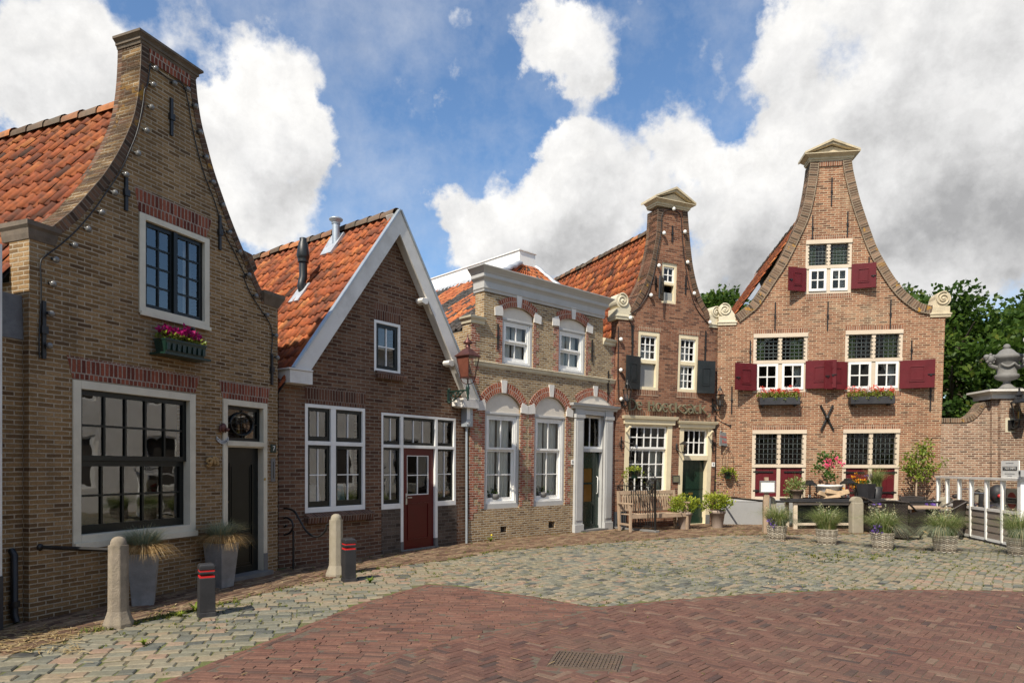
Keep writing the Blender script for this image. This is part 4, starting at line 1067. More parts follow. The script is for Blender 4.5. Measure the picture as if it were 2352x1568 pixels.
def build_E():
    H = HE; uv = H.uv; H.t = .34
    uR = uv(E2(1808, 500))[0]
    zs = (uv(E1(170, 1530))[1] + uv(E1(1720, 1510))[1]) / 2
    Lc = arcpts([uv(E1(*p)) for p in [(765, 300), (757, 370), (742, 470), (722, 580), (697, 680), (660, 775), (610, 880), (560, 985), (505, 1085), (430, 1200), (365, 1300), (300, 1390), (240, 1440), (172, 1492)]], 4)
    Rc = arcpts([uv(E1(*p)) for p in [(1088, 270), (1100, 360), (1125, 470), (1152, 580), (1187, 690), (1232, 820), (1285, 960), (1350, 1080), (1425, 1200), (1500, 1295), (1570, 1355), (1640, 1400), (1722, 1418)]], 4)
    zL, zR = uv(E1(172, 1492))[1] - .0, uv(E1(1722, 1470))[1]
    outer = [(0, -.1), (uR, -.1), (uR, zR), (Rc[-1][0], zR)] + Rc[::-1] + Lc + [(Lc[-1][0], zL - .1), (0, zL - .1)]
    def upper(tl, br, zmid, csplit, ajar):
        r = H.rect(tl, br); um = (r[0] + r[2]) / 2; zt = uv(zmid)[1]
        def ex(mb, q): mb.box(um - .05, um + .05, .0, .12, q[1], q[3]).box(q[0], um - .05, .0, .12, zt - .05, zt + .05).box(um + .05, q[2], .0, .12, zt - .05, zt + .05)
        w, q = frame(H, r, .09, SAND_P, .0, .14, bottom=.07, top=.11, extra=ex)
        mb = MB().box(r[0] - .0, r[2] + .0, -.03, -.001, r[3] - .11, r[3] - .0).box(r[0], r[2], -.025, -.001, zt - .045, zt + .045); H.part(mb, 'rail', SAND_P, w)
        room(H, w, r, 1.0)
        for k, (a, b) in enumerate(((q[0], um - .05), (um + .05, q[2]))):
            leaded(H, w, (a, zt + .05, b, q[3]), 5, 6)
            if k in ajar:
                # casement standing a little open toward the street, hinged at its outer side
                sash(H, w, (a + .002, q[1] + .002, b - .002, zt - .052), .065, -.035, 2, 2, WHITE, .03, depth=.05)
            else: sash(H, w, (a + .002, q[1] + .002, b - .002, zt - .052), .065, -.02, 2, 2, WHITE, .03, depth=.05)
        curtain(H, w, q[0], q[0] + .25, zt, q[3], .25, CURT_G, .02); curtain(H, w, q[2] - .32, q[2], zt, q[3], .25, CURT_G, .02)
        curtain(H, w, q[2] - .3, q[2], q[1], zt, .27, CURT_W, .02, gather=.6, side=1)
        soldier(H, [(r[0] - .0, r[3] + .002), (r[2] + .0, r[3] + .002), (r[2] + .0, r[3] + .12), (r[0] - .0, r[3] + .12)], BR_LINE)
        H.part(MB().box(r[0], r[2], -.006, .02, r[1] - .13, r[1] - .002), 'brick_sill', BR_LINE, w)
        return w, r, zt
    # gable window
    w, r, zt = upper(E1(733, 905), E1(1085, 1316), E1(900, 1112), 0, (0,))
    hs = (r[1] + .06, zt - .03)
    shutter(H, w, r[0] + .01, .58, hs[0] - .0, hs[1], 24, WINE, -1); shutter(H, w, r[2] - .02, .62, hs[0] + .03, hs[1] + .06, 12, WINE, 1)
    w, r, zt = upper(E2(322, 168), E2(738, 622), E2(530, 386), 0, ())
    hs = (r[1] + .05, zt - .05)
    shutter(H, w, r[0] + .09, .72, hs[0], hs[1], 26, WINE, -1); shutter(H, w, r[2] - .06, .80, hs[0] + .03, hs[1] + .05, 14, WINE, 1)
    w, r, zt = upper(E2(1043, 142), E2(1480, 612), E2(1260, 370), 0, ())
    hs = (r[1] + .05, zt - .05)
    shutter(H, w, r[0] + .06, .72, hs[0], hs[1], 20, WINE, -1); shutter(H, w, r[2] - .08, .85, hs[0], hs[1], 16, WINE, 1)
    # ground floor: leaded lights above plank shutters
    for (tl, br, zm) in ((E2(312, 920), E2(726, 1468), E2(515, 1200)), (E2(1024, 914), E2(1452, 1482), E2(1235, 1204))):
        r = H.rect(tl, br); um = (r[0] + r[2]) / 2; zt = uv(zm)[1]
        def ex(mb, q): mb.box(um - .05, um + .05, .0, .12, q[1], q[3]).box(q[0], um - .05, .0, .12, zt - .05, zt + .05).box(um + .05, q[2], .0, .12, zt - .05, zt + .05)
        w, q = frame(H, r, .1, SAND_P, .0, .14, bottom=.09, top=.1, extra=ex)
        H.part(MB().box(r[0], r[2], -.03, -.001, r[3] - .11, r[3]).box(r[0], r[2], -.025, -.001, zt - .045, zt + .045), 'rail', SAND_P, w)
        room(H, w, r, 1.0)
        for k, (a, b) in enumerate(((q[0], um - .05), (um + .05, q[2]))):
            leaded(H, w, (a, zt + .05, b, q[3]), 5, 6)
            mb = MB(); m = 3
            for i in range(m): mb.box(a + (b - a) * i / m + .002, a + (b - a) * (i + 1) / m - .002, .02 + .002 * (i % 2), .05, q[1] + .002, zt - .052)
            sh = H.part(mb, 'plank_shutter', WINE, w, bevel=.003)
            mb = MB()
            for z in (q[1] + .17, zt - .17):
                e0, e1 = (a - .06, b - .1) if k == 0 else (a + .1, b + .06)
                mb.box(e0, e1, -.008, .018, z - .02, z + .02)
                uk = a + .03 if k == 0 else b - .03; mb.box(uk - .035, uk + .035, -.012, .016, z - .035, z + .035)
            H.part(mb, 'strap_hinge', BLACK, sh)
        soldier(H, [(r[0], r[3] + .002), (r[2], r[3] + .002), (r[2], r[3] + .13), (r[0], r[3] + .13)], BR_LINE)
    for a, b in ((E1(935, 415), E1(931, 635)), (E1(786, 710), E1(780, 900)), (E1(1058, 680), E1(1056, 880)), (E1(490, 1390), E2(490, 140)), (E1(903, 1385), E2(901, 140)), (E1(1395, 1368), E2(1393, 130)), (E2(295, 222), E2(295, 395)), (E2(1562, 218), E2(1555, 370)), (E2(150, 578), E2(149, 792)), (E2(1711, 540), E2(1705, 770)), (E1(1228, 1035), E1(1218, 1255))): H.anchor(a, b, .028)
    # crossed anchor
    a, b, c, d_ = (uv(E2(*p)) for p in ((845, 728), (945, 920), (940, 726), (848, 922)))
    mb = MB().tube([(a[0], -.03, a[1]), (b[0], -.03, b[1])], .03, 6).tube([(c[0], -.045, c[1]), (d_[0], -.045, d_[1])], .03, 6)
    m = ((a[0] + b[0]) / 2, (a[1] + b[1]) / 2); mb.ball((m[0], -.06, m[1]), .07, 8, 6); H.part(mb, 'crossed_anchor', BLACK)
    H.wall(outer, BR_E)
    # plinth
    zp = (uv(E2(300, 1470))[1] + uv(E2(1640, 1483))[1]) / 2
    H.part(MB().box(.02, uR - .01, -.1, -.002, -.05, zp - .02).hexa([(.02, -.11, zp - .018), (uR - .01, -.11, zp - .018), (uR - .01, -.002, zp - .018), (.02, -.002, zp - .018)], [(.02, -.1, zp), (uR - .01, -.1, zp), (uR - .01, -.002, zp + .04), (.02, -.002, zp + .04)]), 'plinth', CEMENT)
    mb = MB(); band(mb, Lc, .24, -.045, .46, 1); H.part(mb, 'gable_coping', BR_CAPE)
    mb = MB(); band(mb, Rc, .24, -.045, .46, -1); H.part(mb, 'gable_coping', BR_CAPE)
    z0 = (uv(E1(762, 298))[1] + uv(E1(1090, 268))[1]) / 2; zc = (uv(E1(745, 240), -.16)[1] + uv(E1(1135, 182), -.16)[1]) / 2; za = uv(E1(938, 112), -.16)[1]
    pediment(H, Lc[0][0], Rc[0][0], z0, zc, za, STONE, .18)
    H.part(MB().box(Lc[0][0] + .24, Rc[0][0] - .24, -.03, .02, z0 - .14, z0 - .003), 'soldier_course', BR_LINE)
    scroll_stone(H, .02, Lc[-1][0] + .02, zL - .28, -1, .9); scroll_stone(H, Rc[-1][0] - .02, uR + .1, uv(E1(1780, 1508))[1], 1, 1.0, STONE)
    um = (Lc[0][0] + Rc[0][0]) / 2; zr = uv(E1(930, 470), .4)[1] - .1; dep = 9; ze = zL - .6
    pantiles('roof', H, (.05, .36, ze), (.05, dep, ze), (um, .36, zr), (um, dep, zr), TILE_O, .19, .255, .032, seed=41)
    pantiles('roof', H, (uR - 1.3, dep, ze - .6), (uR - 1.3, .36, ze - .6), (um, dep, zr - .05), (um, .36, zr - .05), TILE_O, .19, .255, .032, ridge=False, seed=42)
    H.part(MB().box(0, .3, H.t, dep, -.1, ze), 'side_wall', BR_E); H.part(MB().box(uR - .3, uR, H.t, dep, -.1, ze), 'side_wall', BR_E)
BR_CAPE = brick('brick_coping_worn', [(0, (.07, .048, .035)), (.4, (.16, .10, .068)), (.8, (.25, .155, .10)), (1, (.33, .21, .14))], (.38, .31, .22), .064, .22, .010, grime=.35, grime_c=(.07, .055, .035), lichen=.9)
build_E()
# ---------------------------------------------------------------- the ground: every cobble and paving brick is cut and laid
rg = random.Random(5)
def poly2(pts): return [(p[0], p[1]) for p in pts]
def inpoly(q, rgn):
    c = False; j = len(rgn) - 1
    for i in range(len(rgn)):
        a, b = rgn[i], rgn[j]
        if (a[1] > q[1]) != (b[1] > q[1]) and q[0] < (b[0] - a[0]) * (q[1] - a[1]) / (b[1] - a[1]) + a[0]: c = not c
        j = i
    return c
def G(x, y): p = gpt((x, y)); return (p.x, p.y)
def ext(a, b, y):     # on from a through b to depth y
    t = (y - a[1]) / (b[1] - a[1]); return (a[0] + (b[0] - a[0]) * t, y)
edgeL = [G(982, 1341), G(830, 1385), G(689, 1443), G(370, 1568)]; edgeL.append(ext(edgeL[-2], edgeL[-1], -3.0))
edgeT = [G(2352, 1357), G(2150, 1353.5), G(1968, 1353.5), G(1749, 1362), G(1550, 1376), G(1493, 1382), G(1420, 1389), G(1359, 1393), G(1290, 1381), G(1213, 1368), G(1062, 1347), G(982, 1341)]
ROAD = edgeL + [(22, -3.0), (22, 9.2), (12, 9.25)] + edgeT[:-1]
DIVc = [G(1375, 1397), G(1293, 1420), G(1092, 1457), G(909, 1501), G(733, 1568)]; DIVc.append(ext(DIVc[-2], DIVc[-1], -3.0))
STRET = edgeL + DIVc[::-1] + [G(1359, 1393), G(1290, 1381), G(1213, 1368), G(1062, 1347)]
pv = [G(-140, 1535), G(0, 1504), G(115, 1480), G(195, 1449), G(299, 1433), G(381, 1414), G(459, 1402), G(513, 1384), G(784, 1322), G(816, 1312), G(1055, 1282), G(1128, 1266), G(1435, 1243), G(1650, 1229), G(1900, 1226), G(2110, 1226)]
w_ = lambda Fc, u: tuple(Fc.world(u, .06, 0)[:2])
PAVE = pv + [w_(FE, 5.2), w_(FE, .0), w_(FD, 3.3), w_(FD, .1), w_(FC, .0), w_(FB, 4.6), w_(FB, .05), w_(FA, 3.7), w_(FA, .0), w_(FA, -2.5)]
FL = [(FA, 3.95), (FB, 4.7), (FC, 5.1), (FD, 3.7), (FE, 6.0)]
def behind(q):
    for Fc, L in FL:
        d_ = Vector((q[0], q[1], 0)) - Fc.p0; u = d_.dot(Fc.d); y = -d_.dot(Fc.n)
        if -1.5 < u < L + .2 and .03 < y < 5: return True
    return False
gr_c = [gpt(G1(1605, 625)), gpt(G1(2005, 655)), gpt(G1(2010, 755)), gpt(G1(1570, 725))]
gcx = sum((p for p in gr_c), Vector()) / 4
gd = ((gr_c[1] - gr_c[0]) + (gr_c[2] - gr_c[3])).normalized(); gang = math.atan2(gd.y, gd.x)
gw = ((gr_c[1] - gr_c[0]).length + (gr_c[2] - gr_c[3]).length) / 2; gh = ((gr_c[3] - gr_c[0]).length + (gr_c[2] - gr_c[1]).length) / 2
def in_grate(q, m):
    a = Vector((q[0] - gcx.x, q[1] - gcx.y)); u = a.x * math.cos(gang) + a.y * math.sin(gang); v = -a.x * math.sin(gang) + a.y * math.cos(gang)
    return abs(u) < gw / 2 + m and abs(v) < gh / 2 + m
def stone(mb, c, ax, L, W, h, bev, jit, rnd, smooth, drop=.03):
    """one stone: centre, unit axis, length, width, top height"""
    ax = Vector((ax[0], ax[1])); ay = Vector((-ax.y, ax.x)); rings = []
    k_ = .011 if L > .13 and W > .085 else .006; tx, ty = rg.gauss(0, k_), rg.gauss(0, k_)
    cs = [(-1, -1), (1, -1), (1, 1), (-1, 1)]
    j = [(rg.gauss(0, jit), rg.gauss(0, jit)) for _ in cs]
    for inset, z in ((0, -drop), (0, h - bev), (bev * 1.1, h)):
        for (a, b), (jx, jy) in zip(cs, j):
            p = ax * (a * (L / 2 - inset) + jx) + ay * (b * (W / 2 - inset) + jy)
            rings.append((c[0] + p.x, c[1] + p.y, z + tx * a * L + ty * b * W))
    F = [(0 + i, (i + 1) % 4, 4 + (i + 1) % 4, 4 + i) for i in range(4)] + [(4 + i, 4 + (i + 1) % 4, 8 + (i + 1) % 4, 8 + i) for i in range(4)] + [(8, 9, 10, 11)]
    mb.add(rings, F, rnd=rnd, smooth=smooth)
def lay(mb, ang, L, W, gap, test, x0, x1, y0, y1, h, bev, jit, colr, smooth, lj=.0, wob=0.0):
    """running bond over a box, rows along ang"""
    ca, sa = math.cos(ang), math.sin(ang); ax = (ca, sa); cx, cy = (x0 + x1) / 2, (y0 + y1) / 2
    D = math.hypot(x1 - x0, y1 - y0) / 2; n = int(D / W) + 1
    for r in range(-n, n):
        u = -D + rg.random() * L; v = r * W
        while u < D:
            ll = L * (1 + rg.uniform(-lj, lj)); uc = u + ll / 2; u += ll
            vv = v + wob * math.sin(uc * 1.7 + 1.3 * math.sin(v * .8))
            q = (cx + uc * ca - vv * sa, cy + uc * sa + vv * ca)
            if not (x0 < q[0] < x1 and y0 < q[1] < y1) or not test(q): continue
            stone(mb, q, ax, ll - gap, W - gap, h + rg.gauss(0, .003), bev, jit, colr(q), smooth)
def row(mb, pts, L, W, off, gap, h, rep=0.0, colr=None):
    """bricks laid end to end along a polyline, shifted sideways by off"""
    P = [Vector(p) for p in pts]; out = []
    carry = 0
    for a, b in zip(P, P[1:]):
        d = (b - a); ll = d.length; d.normalize(); nn = Vector((-d.y, d.x)); u = carry
        while u < ll:
            c = a + d * (u + L / 2) + nn * off
            stone(mb, c, d, L - gap, W - gap, h + rg.gauss(0, .002), .005, .002, colr() if colr else rg.random(), False); u += L
        carry = u - ll
MOSS, mnt, mb_ = nodes('joint_soil'); uv_, ob_ = coords(mnt)
mc = ramp(mnt, noise(mnt, ob_, 3.2, 8, .65), [(.3, (.085, .065, .042)), (.45, (.125, .105, .055)), (.55, (.095, .105, .03)), (.75, (.14, .16, .04))])
mc = mixc(mnt, mc, ramp(mnt, noise(mnt, ob_, 60, 4), [(.3, .6), (.7, 1.3)]), .8, 'MULTIPLY')
mnt.links.new(mc, mb_.inputs['Base Color']); mb_.inputs['Roughness'].default_value = 1.0; bump(mnt, mb_, noise(mnt, ob_, 70, 4), .6, .01)
COB = piece_mat('cobble_stone', [(0, (.05, .05, .048)), (.14, (.125, .13, .112)), (.42, (.20, .192, .145)), (.6, (.25, .215, .15)), (.85, (.28, .22, .15)), (1, (.28, .19, .135))], .8, .3, 22, .6, dirt=(.17, .15, .085), dirt_amt=.5, dirt_scale=1.2)
RDB = piece_mat('red_paving_brick', [(0, (.07, .046, .04)), (.15, (.105, .056, .044)), (.5, (.138, .068, .05)), (.8, (.16, .084, .06)), (1, (.185, .12, .085))], .8, .3, 26, .35, dirt=(.12, .085, .06), dirt_amt=.5, dirt_scale=.9)
RDB2 = piece_mat('worn_red_paving_brick', [(0, (.085, .05, .04)), (.5, (.158, .074, .052)), (1, (.19, .098, .068))], .8, .3, 26, .35, dirt=(.15, .09, .065), dirt_amt=.5, dirt_scale=1.3)
PVB = piece_mat('old_paving_brick', [(0, (.08, .05, .035)), (.4, (.165, .095, .062)), (.7, (.22, .145, .09)), (1, (.30, .22, .135))], .9, .2, 26, .5, dirt=(.13, .095, .06), dirt_amt=.6, dirt_scale=1.6)
tag(MB().add([(-400, -300, -.011), (500, -300, -.011), (500, 700, -.011), (-400, 700, -.011)], [(0, 1, 2, 3)]).build('ground', MOSS), kind='structure')

splitA, splitB = G(982, 1341), G(1075, 1262)
def leftside(q): return (splitB[0] - splitA[0]) * (q[1] - splitA[1]) - (splitB[1] - splitA[1]) * (q[0] - splitA[0]) > 0
def pdist(q, P):
    q = Vector(q); best = 9
    for a, b in zip(P, P[1:]):
        a, b = Vector(a), Vector(b); t = max(0, min(1, (q - a).dot(b - a) / (b - a).length_squared)); best = min(best, ((a + (b - a) * t) - q).length)
    return best
def cobt(q): return pdist(q, edgeL) > .085 and pdist(q, edgeT) > .075 and not inpoly(q, ROAD) and not inpoly(q, PAVE) and not behind(q)
def ccol(q):
    n_ = mnoise.noise(Vector((q[0] * .35, q[1] * .35, 2)))
    r = rg.random()
    if r < .035: return rg.random() * .1
    return min(1, max(.1, rg.gauss(.52 + .3 * n_, .27)))
mb = MB()
lay(mb, R(13), .19, .145, .013, lambda q: cobt(q) and leftside(q), -7, 1.2, 3.0, 15, .0, .009, .006, ccol, False, .25, .02)
lay(mb, R(50), .155, .12, .013, lambda q: cobt(q) and not leftside(q), -3, 16, 7.5, 21, .0, .009, .006, ccol, False, .25, .05)
tag(mb.build('cobbled_square', COB), kind='structure')
from mathutils.geometry import tessellate_polygon
BED = paint('paving_sand', (.10, .075, .055), 1.0, .3, 20, .4, dirt=(.09, .095, .03), dirt_amt=.6)
V_ = [Vector((p[0], p[1], -.008)) for p in ROAD]
tag(MB().add(V_, [f if (V_[f[1]] - V_[f[0]]).cross(V_[f[2]] - V_[f[0]]).z > 0 else f[::-1] for f in tessellate_polygon([V_])]).build('road_bed', BED), kind='structure')
# brick road: running bond on the left, herringbone on the right
mb = MB()
lay(mb, R(-4), .205, .066, .006, lambda q: inpoly(q, STRET) and pdist(q, edgeL) > .13 and pdist(q, edgeT) > .1 and pdist(q, DIVc) > .06, -4, 3.2, 3.3, 10, -.002, .0035, .0018, lambda q: min(1, max(0, rg.gauss(.5, .25))), False, .05, .01)
row(mb, edgeL[:4], .205, .068, .0, .006, -.004); row(mb, edgeL[:4], .205, .068, .07, .006, -.004); row(mb, edgeT[::-1], .205, .068, .0, .008, -.004)
row(mb, DIVc[:6], .205, .068, .0, .008, -.004); row(mb, DIVc[:6], .205, .068, .07, .008, -.004)
tag(mb.build('brick_side_road', RDB2), kind='structure')
mb = MB(); L, W = .205, .0683; ang = R(45 + 3); ca, sa = math.cos(ang), math.sin(ang)
DV = [Vector(p) for p in DIVc]
def clear_div(q, m=.10):
    for a, b in zip(DV, DV[1:]):
        t = max(0, min(1, (Vector(q) - a).dot(b - a) / (b - a).length_squared))
        if ((a + (b - a) * t) - Vector(q)).length < m: return False
    return True
def herring(q): return 3.3 < q[1] < 10 and -3.5 < q[0] < 10.5 and inpoly(q, ROAD) and not inpoly(q, STRET) and clear_div(q) and pdist(q, edgeT) > .08 and not in_grate(q, .12)
for k in range(-160, 160):
    for m in range(-70, 70):
        bx_, by_ = k * W + m * (L + W), k * W + m * (W - L)
        for (x, y, hh) in ((bx_ + L / 2, by_ + W / 2, 0), (bx_ + L + W / 2, by_ + W - L / 2, 1)):
            q = (3.5 + x * ca - y * sa, 6.5 + x * sa + y * ca)
            if not herring(q): continue
            a2 = ang + hh * math.pi / 2
            n_ = mnoise.noise(Vector((q[0] * .8, q[1] * .8, 7)))
            stone(mb, q, (math.cos(a2), math.sin(a2)), L - .006, W - .006, -.002 + rg.gauss(0, .0018), .0035, .0018, min(1, max(0, rg.gauss(.5 + .25 * n_, .24))), False)
for s in (-1, 1):
    for (n_, la, off) in ((5, gw, gh / 2 + .05), (3, gh, gw / 2 + .05)):
        pass
def gq(u, v): return (gcx.x + u * math.cos(gang) - v * math.sin(gang), gcx.y + u * math.sin(gang) + v * math.cos(gang))
for s in (-1, 1):
    row(mb, [gq(-gw / 2 - .09, s * (gh / 2 + .055)), gq(gw / 2 + .09, s * (gh / 2 + .055))], .2, .1, 0, .008, -.004)
    row(mb, [gq(s * (gw / 2 + .06), -gh / 2), gq(s * (gw / 2 + .06), gh / 2)], .2, .1, 0, .008, -.004)
tag(mb.build('brick_road', RDB), kind='structure')
mb = MB()
lay(mb, FA.rot + .02, .2, .056, .007, lambda q: inpoly(q, PAVE) and q[1] < 10.9 and not behind(q), -7, 0, 4, 12, .004, .005, .003, lambda q: rg.random(), False, .06, .012)
lay(mb, FB.rot, .2, .056, .007, lambda q: inpoly(q, PAVE) and 10.9 <= q[1] and q[0] < -.9 and not behind(q), -7, 0, 10, 16, .004, .005, .003, lambda q: rg.random(), False, .06, .012)
lay(mb, FC.rot - .1, .2, .06, .007, lambda q: inpoly(q, PAVE) and q[0] >= -.9 and not behind(q), -1, 13, 12, 21, .004, .005, .003, lambda q: rg.random(), False, .06, .012)
tag(mb.build('pavement', PVB), kind='structure')
# drain grate
IRON_R = paint('rusty_iron', (.10, .07, .05), .7, .3, 14, .4, dirt=(.16, .09, .05), dirt_amt=.6)
t = thing('drain_grate', 'rusty iron drain grate set in the red herringbone road', 'drain grate', (gcx.x, gcx.y, 0), gang)
MB().add([(-gw / 2, -gh / 2, -.012), (gw / 2, -gh / 2, -.012), (gw / 2, gh / 2, -.012), (-gw / 2, gh / 2, -.012)], [(0, 1, 2, 3)]).build('pit', BLACK, t)
mb = MB(); ring_ = .018
mb.box(-gw / 2, gw / 2, -gh / 2, -gh / 2 + ring_, -.01, .004).box(-gw / 2, gw / 2, gh / 2 - ring_, gh / 2, -.01, .004).box(-gw / 2, -gw / 2 + ring_, -gh / 2 + ring_, gh / 2 - ring_, -.01, .004).box(gw / 2 - ring_, gw / 2, -gh / 2 + ring_, gh / 2 - ring_, -.01, .004)
mb.build('rim', IRON_R, t)
mb = MB(); n = 18
for i in range(1, n):
    u = -gw / 2 + gw * i / n; mb.box(u - .006, u + .006, -gh / 2 + ring_, gh / 2 - ring_, -.009, .002)
for j in range(1, 7):
    v = -gh / 2 + gh * j / 7; mb.box(-gw / 2 + ring_, gw / 2 - ring_, v - .005, v + .005, -.0085, -.001)
mb.build('bars', IRON_R, t)
# weeds and moss in the joints, straw and leaf litter
WEED = leafmat('weed_green', [(0, (.06, .09, .012)), (.5, (.13, .16, .025)), (1, (.24, .21, .05))], .7, .3)
STRAW = leafmat('dry_straw', [(0, (.20, .13, .05)), (.6, (.40, .29, .13)), (1, (.55, .45, .25))], .8, .2)
mb = MB()
def tuft(c, n, s):
    for _ in range(n):
        a = rg.random() * 6.283; l = s * rg.uniform(.5, 1.2)
        mb.blade((c[0] + rg.gauss(0, s * .35), c[1] + rg.gauss(0, s * .35), -.012), (math.cos(a), math.sin(a), 0), l, rg.uniform(.5, 1.1), l * .3, rg.random(), 2, .7)
cnt = 0
while cnt < 5200:
    x, y = rg.uniform(-6.5, 12), rg.uniform(4, 18.5)
    if behind((x, y)): continue
    inr = inpoly((x, y), ROAD); n_ = mnoise.noise(Vector((x * .6, y * .6, 4))) + .25 * (y > 10)
    if rg.random() > (.28 + .9 * n_ if not inr else .16): continue
    tuft((x, y), rg.randint(3, 8), (.018 if inr else .035) * rg.uniform(.7, 1.5)); cnt += 1
for _ in range(260):     # along the edge of the pavement and house walls
    i = rg.randrange(3, len(pv) - 1); t_ = rg.random(); a, b = pv[i], pv[i + 1]
    tuft((a[0] + (b[0] - a[0]) * t_ + rg.gauss(0, .05), a[1] + (b[1] - a[1]) * t_ + rg.gauss(0, .05)), rg.randint(4, 10), .06)
for _ in range(60):
    q = gpt((rg.gauss(1930, 90), rg.gauss(1279, 7))); tuft((q.x, q.y), 10, .07)
tag(mb.build('weeds', WEED), kind='stuff')
mb = MB()
for _ in range(900):
    if rg.random() < .45: q = gpt((rg.uniform(-60, 190), rg.uniform(1440, 1500)))
    elif rg.random() < .5:
        i = rg.randrange(0, len(pv) - 1); t_ = rg.random(); q = Vector((pv[i][0] + (pv[i + 1][0] - pv[i][0]) * t_ + rg.gauss(-.25, .25), pv[i][1] + (pv[i + 1][1] - pv[i][1]) * t_ + rg.gauss(.1, .2), 0))
    else: q = Vector((rg.uniform(-5, 10), rg.uniform(5, 17), 0))
    if behind(q): continue
    a = rg.random() * 6.283; l = rg.uniform(.03, .14); d_ = Vector((math.cos(a), math.sin(a), 0)); s_ = Vector((-d_.y, d_.x, 0)) * rg.uniform(.002, .007); z = Vector((0, 0, .012 + rg.random() * .008))
    p = Vector((q.x, q.y, 0)) + z
    mb.add([p - s_, p + s_, p + s_ + d_ * l, p - s_ + d_ * l], [(0, 3, 2, 1)], rnd=rg.random())
tag(mb.build('straw_litter', STRAW), kind='stuff')
# ---------------------------------------------------------------- things on and in front of the houses
rq = random.Random(17)
STONE_G = paint('granite_post', (.235, .195, .145), .9, .28, 9, .9, dirt=(.20, .17, .11), dirt_amt=.6)
CONC = paint('concrete_post', (.29, .255, .19), .9, .12, 9, .6, dirt=(.22, .19, .12), dirt_amt=.6)
POSTB = paint('black_post', (.02, .02, .022), .6, .3, 6, .3, dirt=(.09, .085, .08), dirt_amt=.4)
REDBAND = paint('red_band', (.55, .02, .02), .4, .1, 6, 0)
ZINCP = paint('zinc_planter', (.215, .215, .21), .6, .25, 4, .45, metal=.1, dirt=(.42, .42, .40), dirt_amt=.5)
COPPER = paint('aged_copper', (.125, .05, .04), .4, .25, 7, .2, metal=.55, dirt=(.12, .06, .05), dirt_amt=.5)
COPPER_I = paint('copper_inside', (.20, .07, .045), .45, .2, 6, .1, metal=.3)
IRONG = paint('green_black_iron', (.01, .03, .022), .35, .3, 6, .15)
WOODT = paint('weathered_teak', (.36, .26, .175), .8, .2, 7, .4, dirt=(.22, .17, .13), dirt_amt=.5)
TERRA = paint('taupe_pot', (.30, .235, .19), .85, .08, 4, .2, dirt=(.22, .17, .13), dirt_amt=.3)
LETTER = paint('oxidised_bronze', (.19, .18, .115), .5, .2, 8, .2, metal=.3, dirt=(.14, .13, .09), dirt_amt=.5)
LEAF_Y = leafmat('yellow_green_leaf', [(0, (.07, .11, .012)), (.45, (.20, .26, .025)), (1, (.42, .44, .06))], .45, .35)
LEAF_T = leafmat('tree_leaf', [(0, (.02, .045, .007)), (.4, (.05, .10, .014)), (.75, (.10, .16, .022)), (1, (.19, .22, .035))], .5, .45)
LEAF_L = leafmat('fresh_leaf', [(0, (.08, .13, .015)), (.5, (.20, .27, .035)), (1, (.36, .38, .06))], .5, .45)
GRASS_B = leafmat('fescue', [(0, (.08, .13, .03)), (.4, (.20, .27, .065)), (.7, (.30, .35, .16)), (1, (.46, .40, .18))], .6, .4)
GRASS_Z = leafmat('blue_fescue', [(0, (.15, .20, .12)), (.5, (.30, .36, .25)), (.75, (.42, .42, .26)), (1, (.56, .46, .25))], .6, .35)
GRASS_D = leafmat('dry_grass', [(0, (.22, .13, .045)), (.5, (.48, .31, .13)), (1, (.66, .48, .24))], .7, .35)
MAG = leafmat('magenta_petal', [(0, (.22, .0, .07)), (1, (.45, .012, .16))], .5, .3)
REDF = leafmat('red_petal', [(0, (.55, .02, .01)), (1, (.80, .09, .05))], .5, .3)
WHF = leafmat('white_petal', [(0, (.65, .6, .58)), (1, (.85, .83, .8))], .5, .3)
ORF = leafmat('orange_petal', [(0, (.65, .22, .01)), (1, (.85, .42, .03))], .5, .3)
PUF = leafmat('purple_petal', [(0, (.10, .05, .30)), (1, (.30, .18, .55))], .5, .3)
PINK = leafmat('pink_petal', [(0, (.65, .03, .12)), (1, (.85, .18, .30))], .5, .3)
BULB = paint('milk_bulb', (.8, .78, .72), .25, .05, 5, 0)
BULBC = paint('clear_bulb', (.16, .155, .145), .1, .2, 5, 0, metal=.2)
LGLASS = glassmat('lantern_glass', (.9, .91, .89), .03, 1.4)
MGREEN = paint('dark_green_plastic', (.007, .026, .018), .35, .1, 5, .05)
WICK = piece_mat('grey_wicker', [(0, (.22, .18, .13)), (.5, (.46, .40, .31)), (1, (.64, .58, .48))], .8, .3, 40, .3)
RATT = piece_mat('brown_rattan', [(0, (.018, .014, .012)), (.5, (.042, .033, .028)), (1, (.085, .068, .058))], .5, .5, 40, .3)
SLATE = paint('slate_box', (.022, .022, .025), .55, .25, 6, .2, dirt=(.07, .065, .06), dirt_amt=.3)

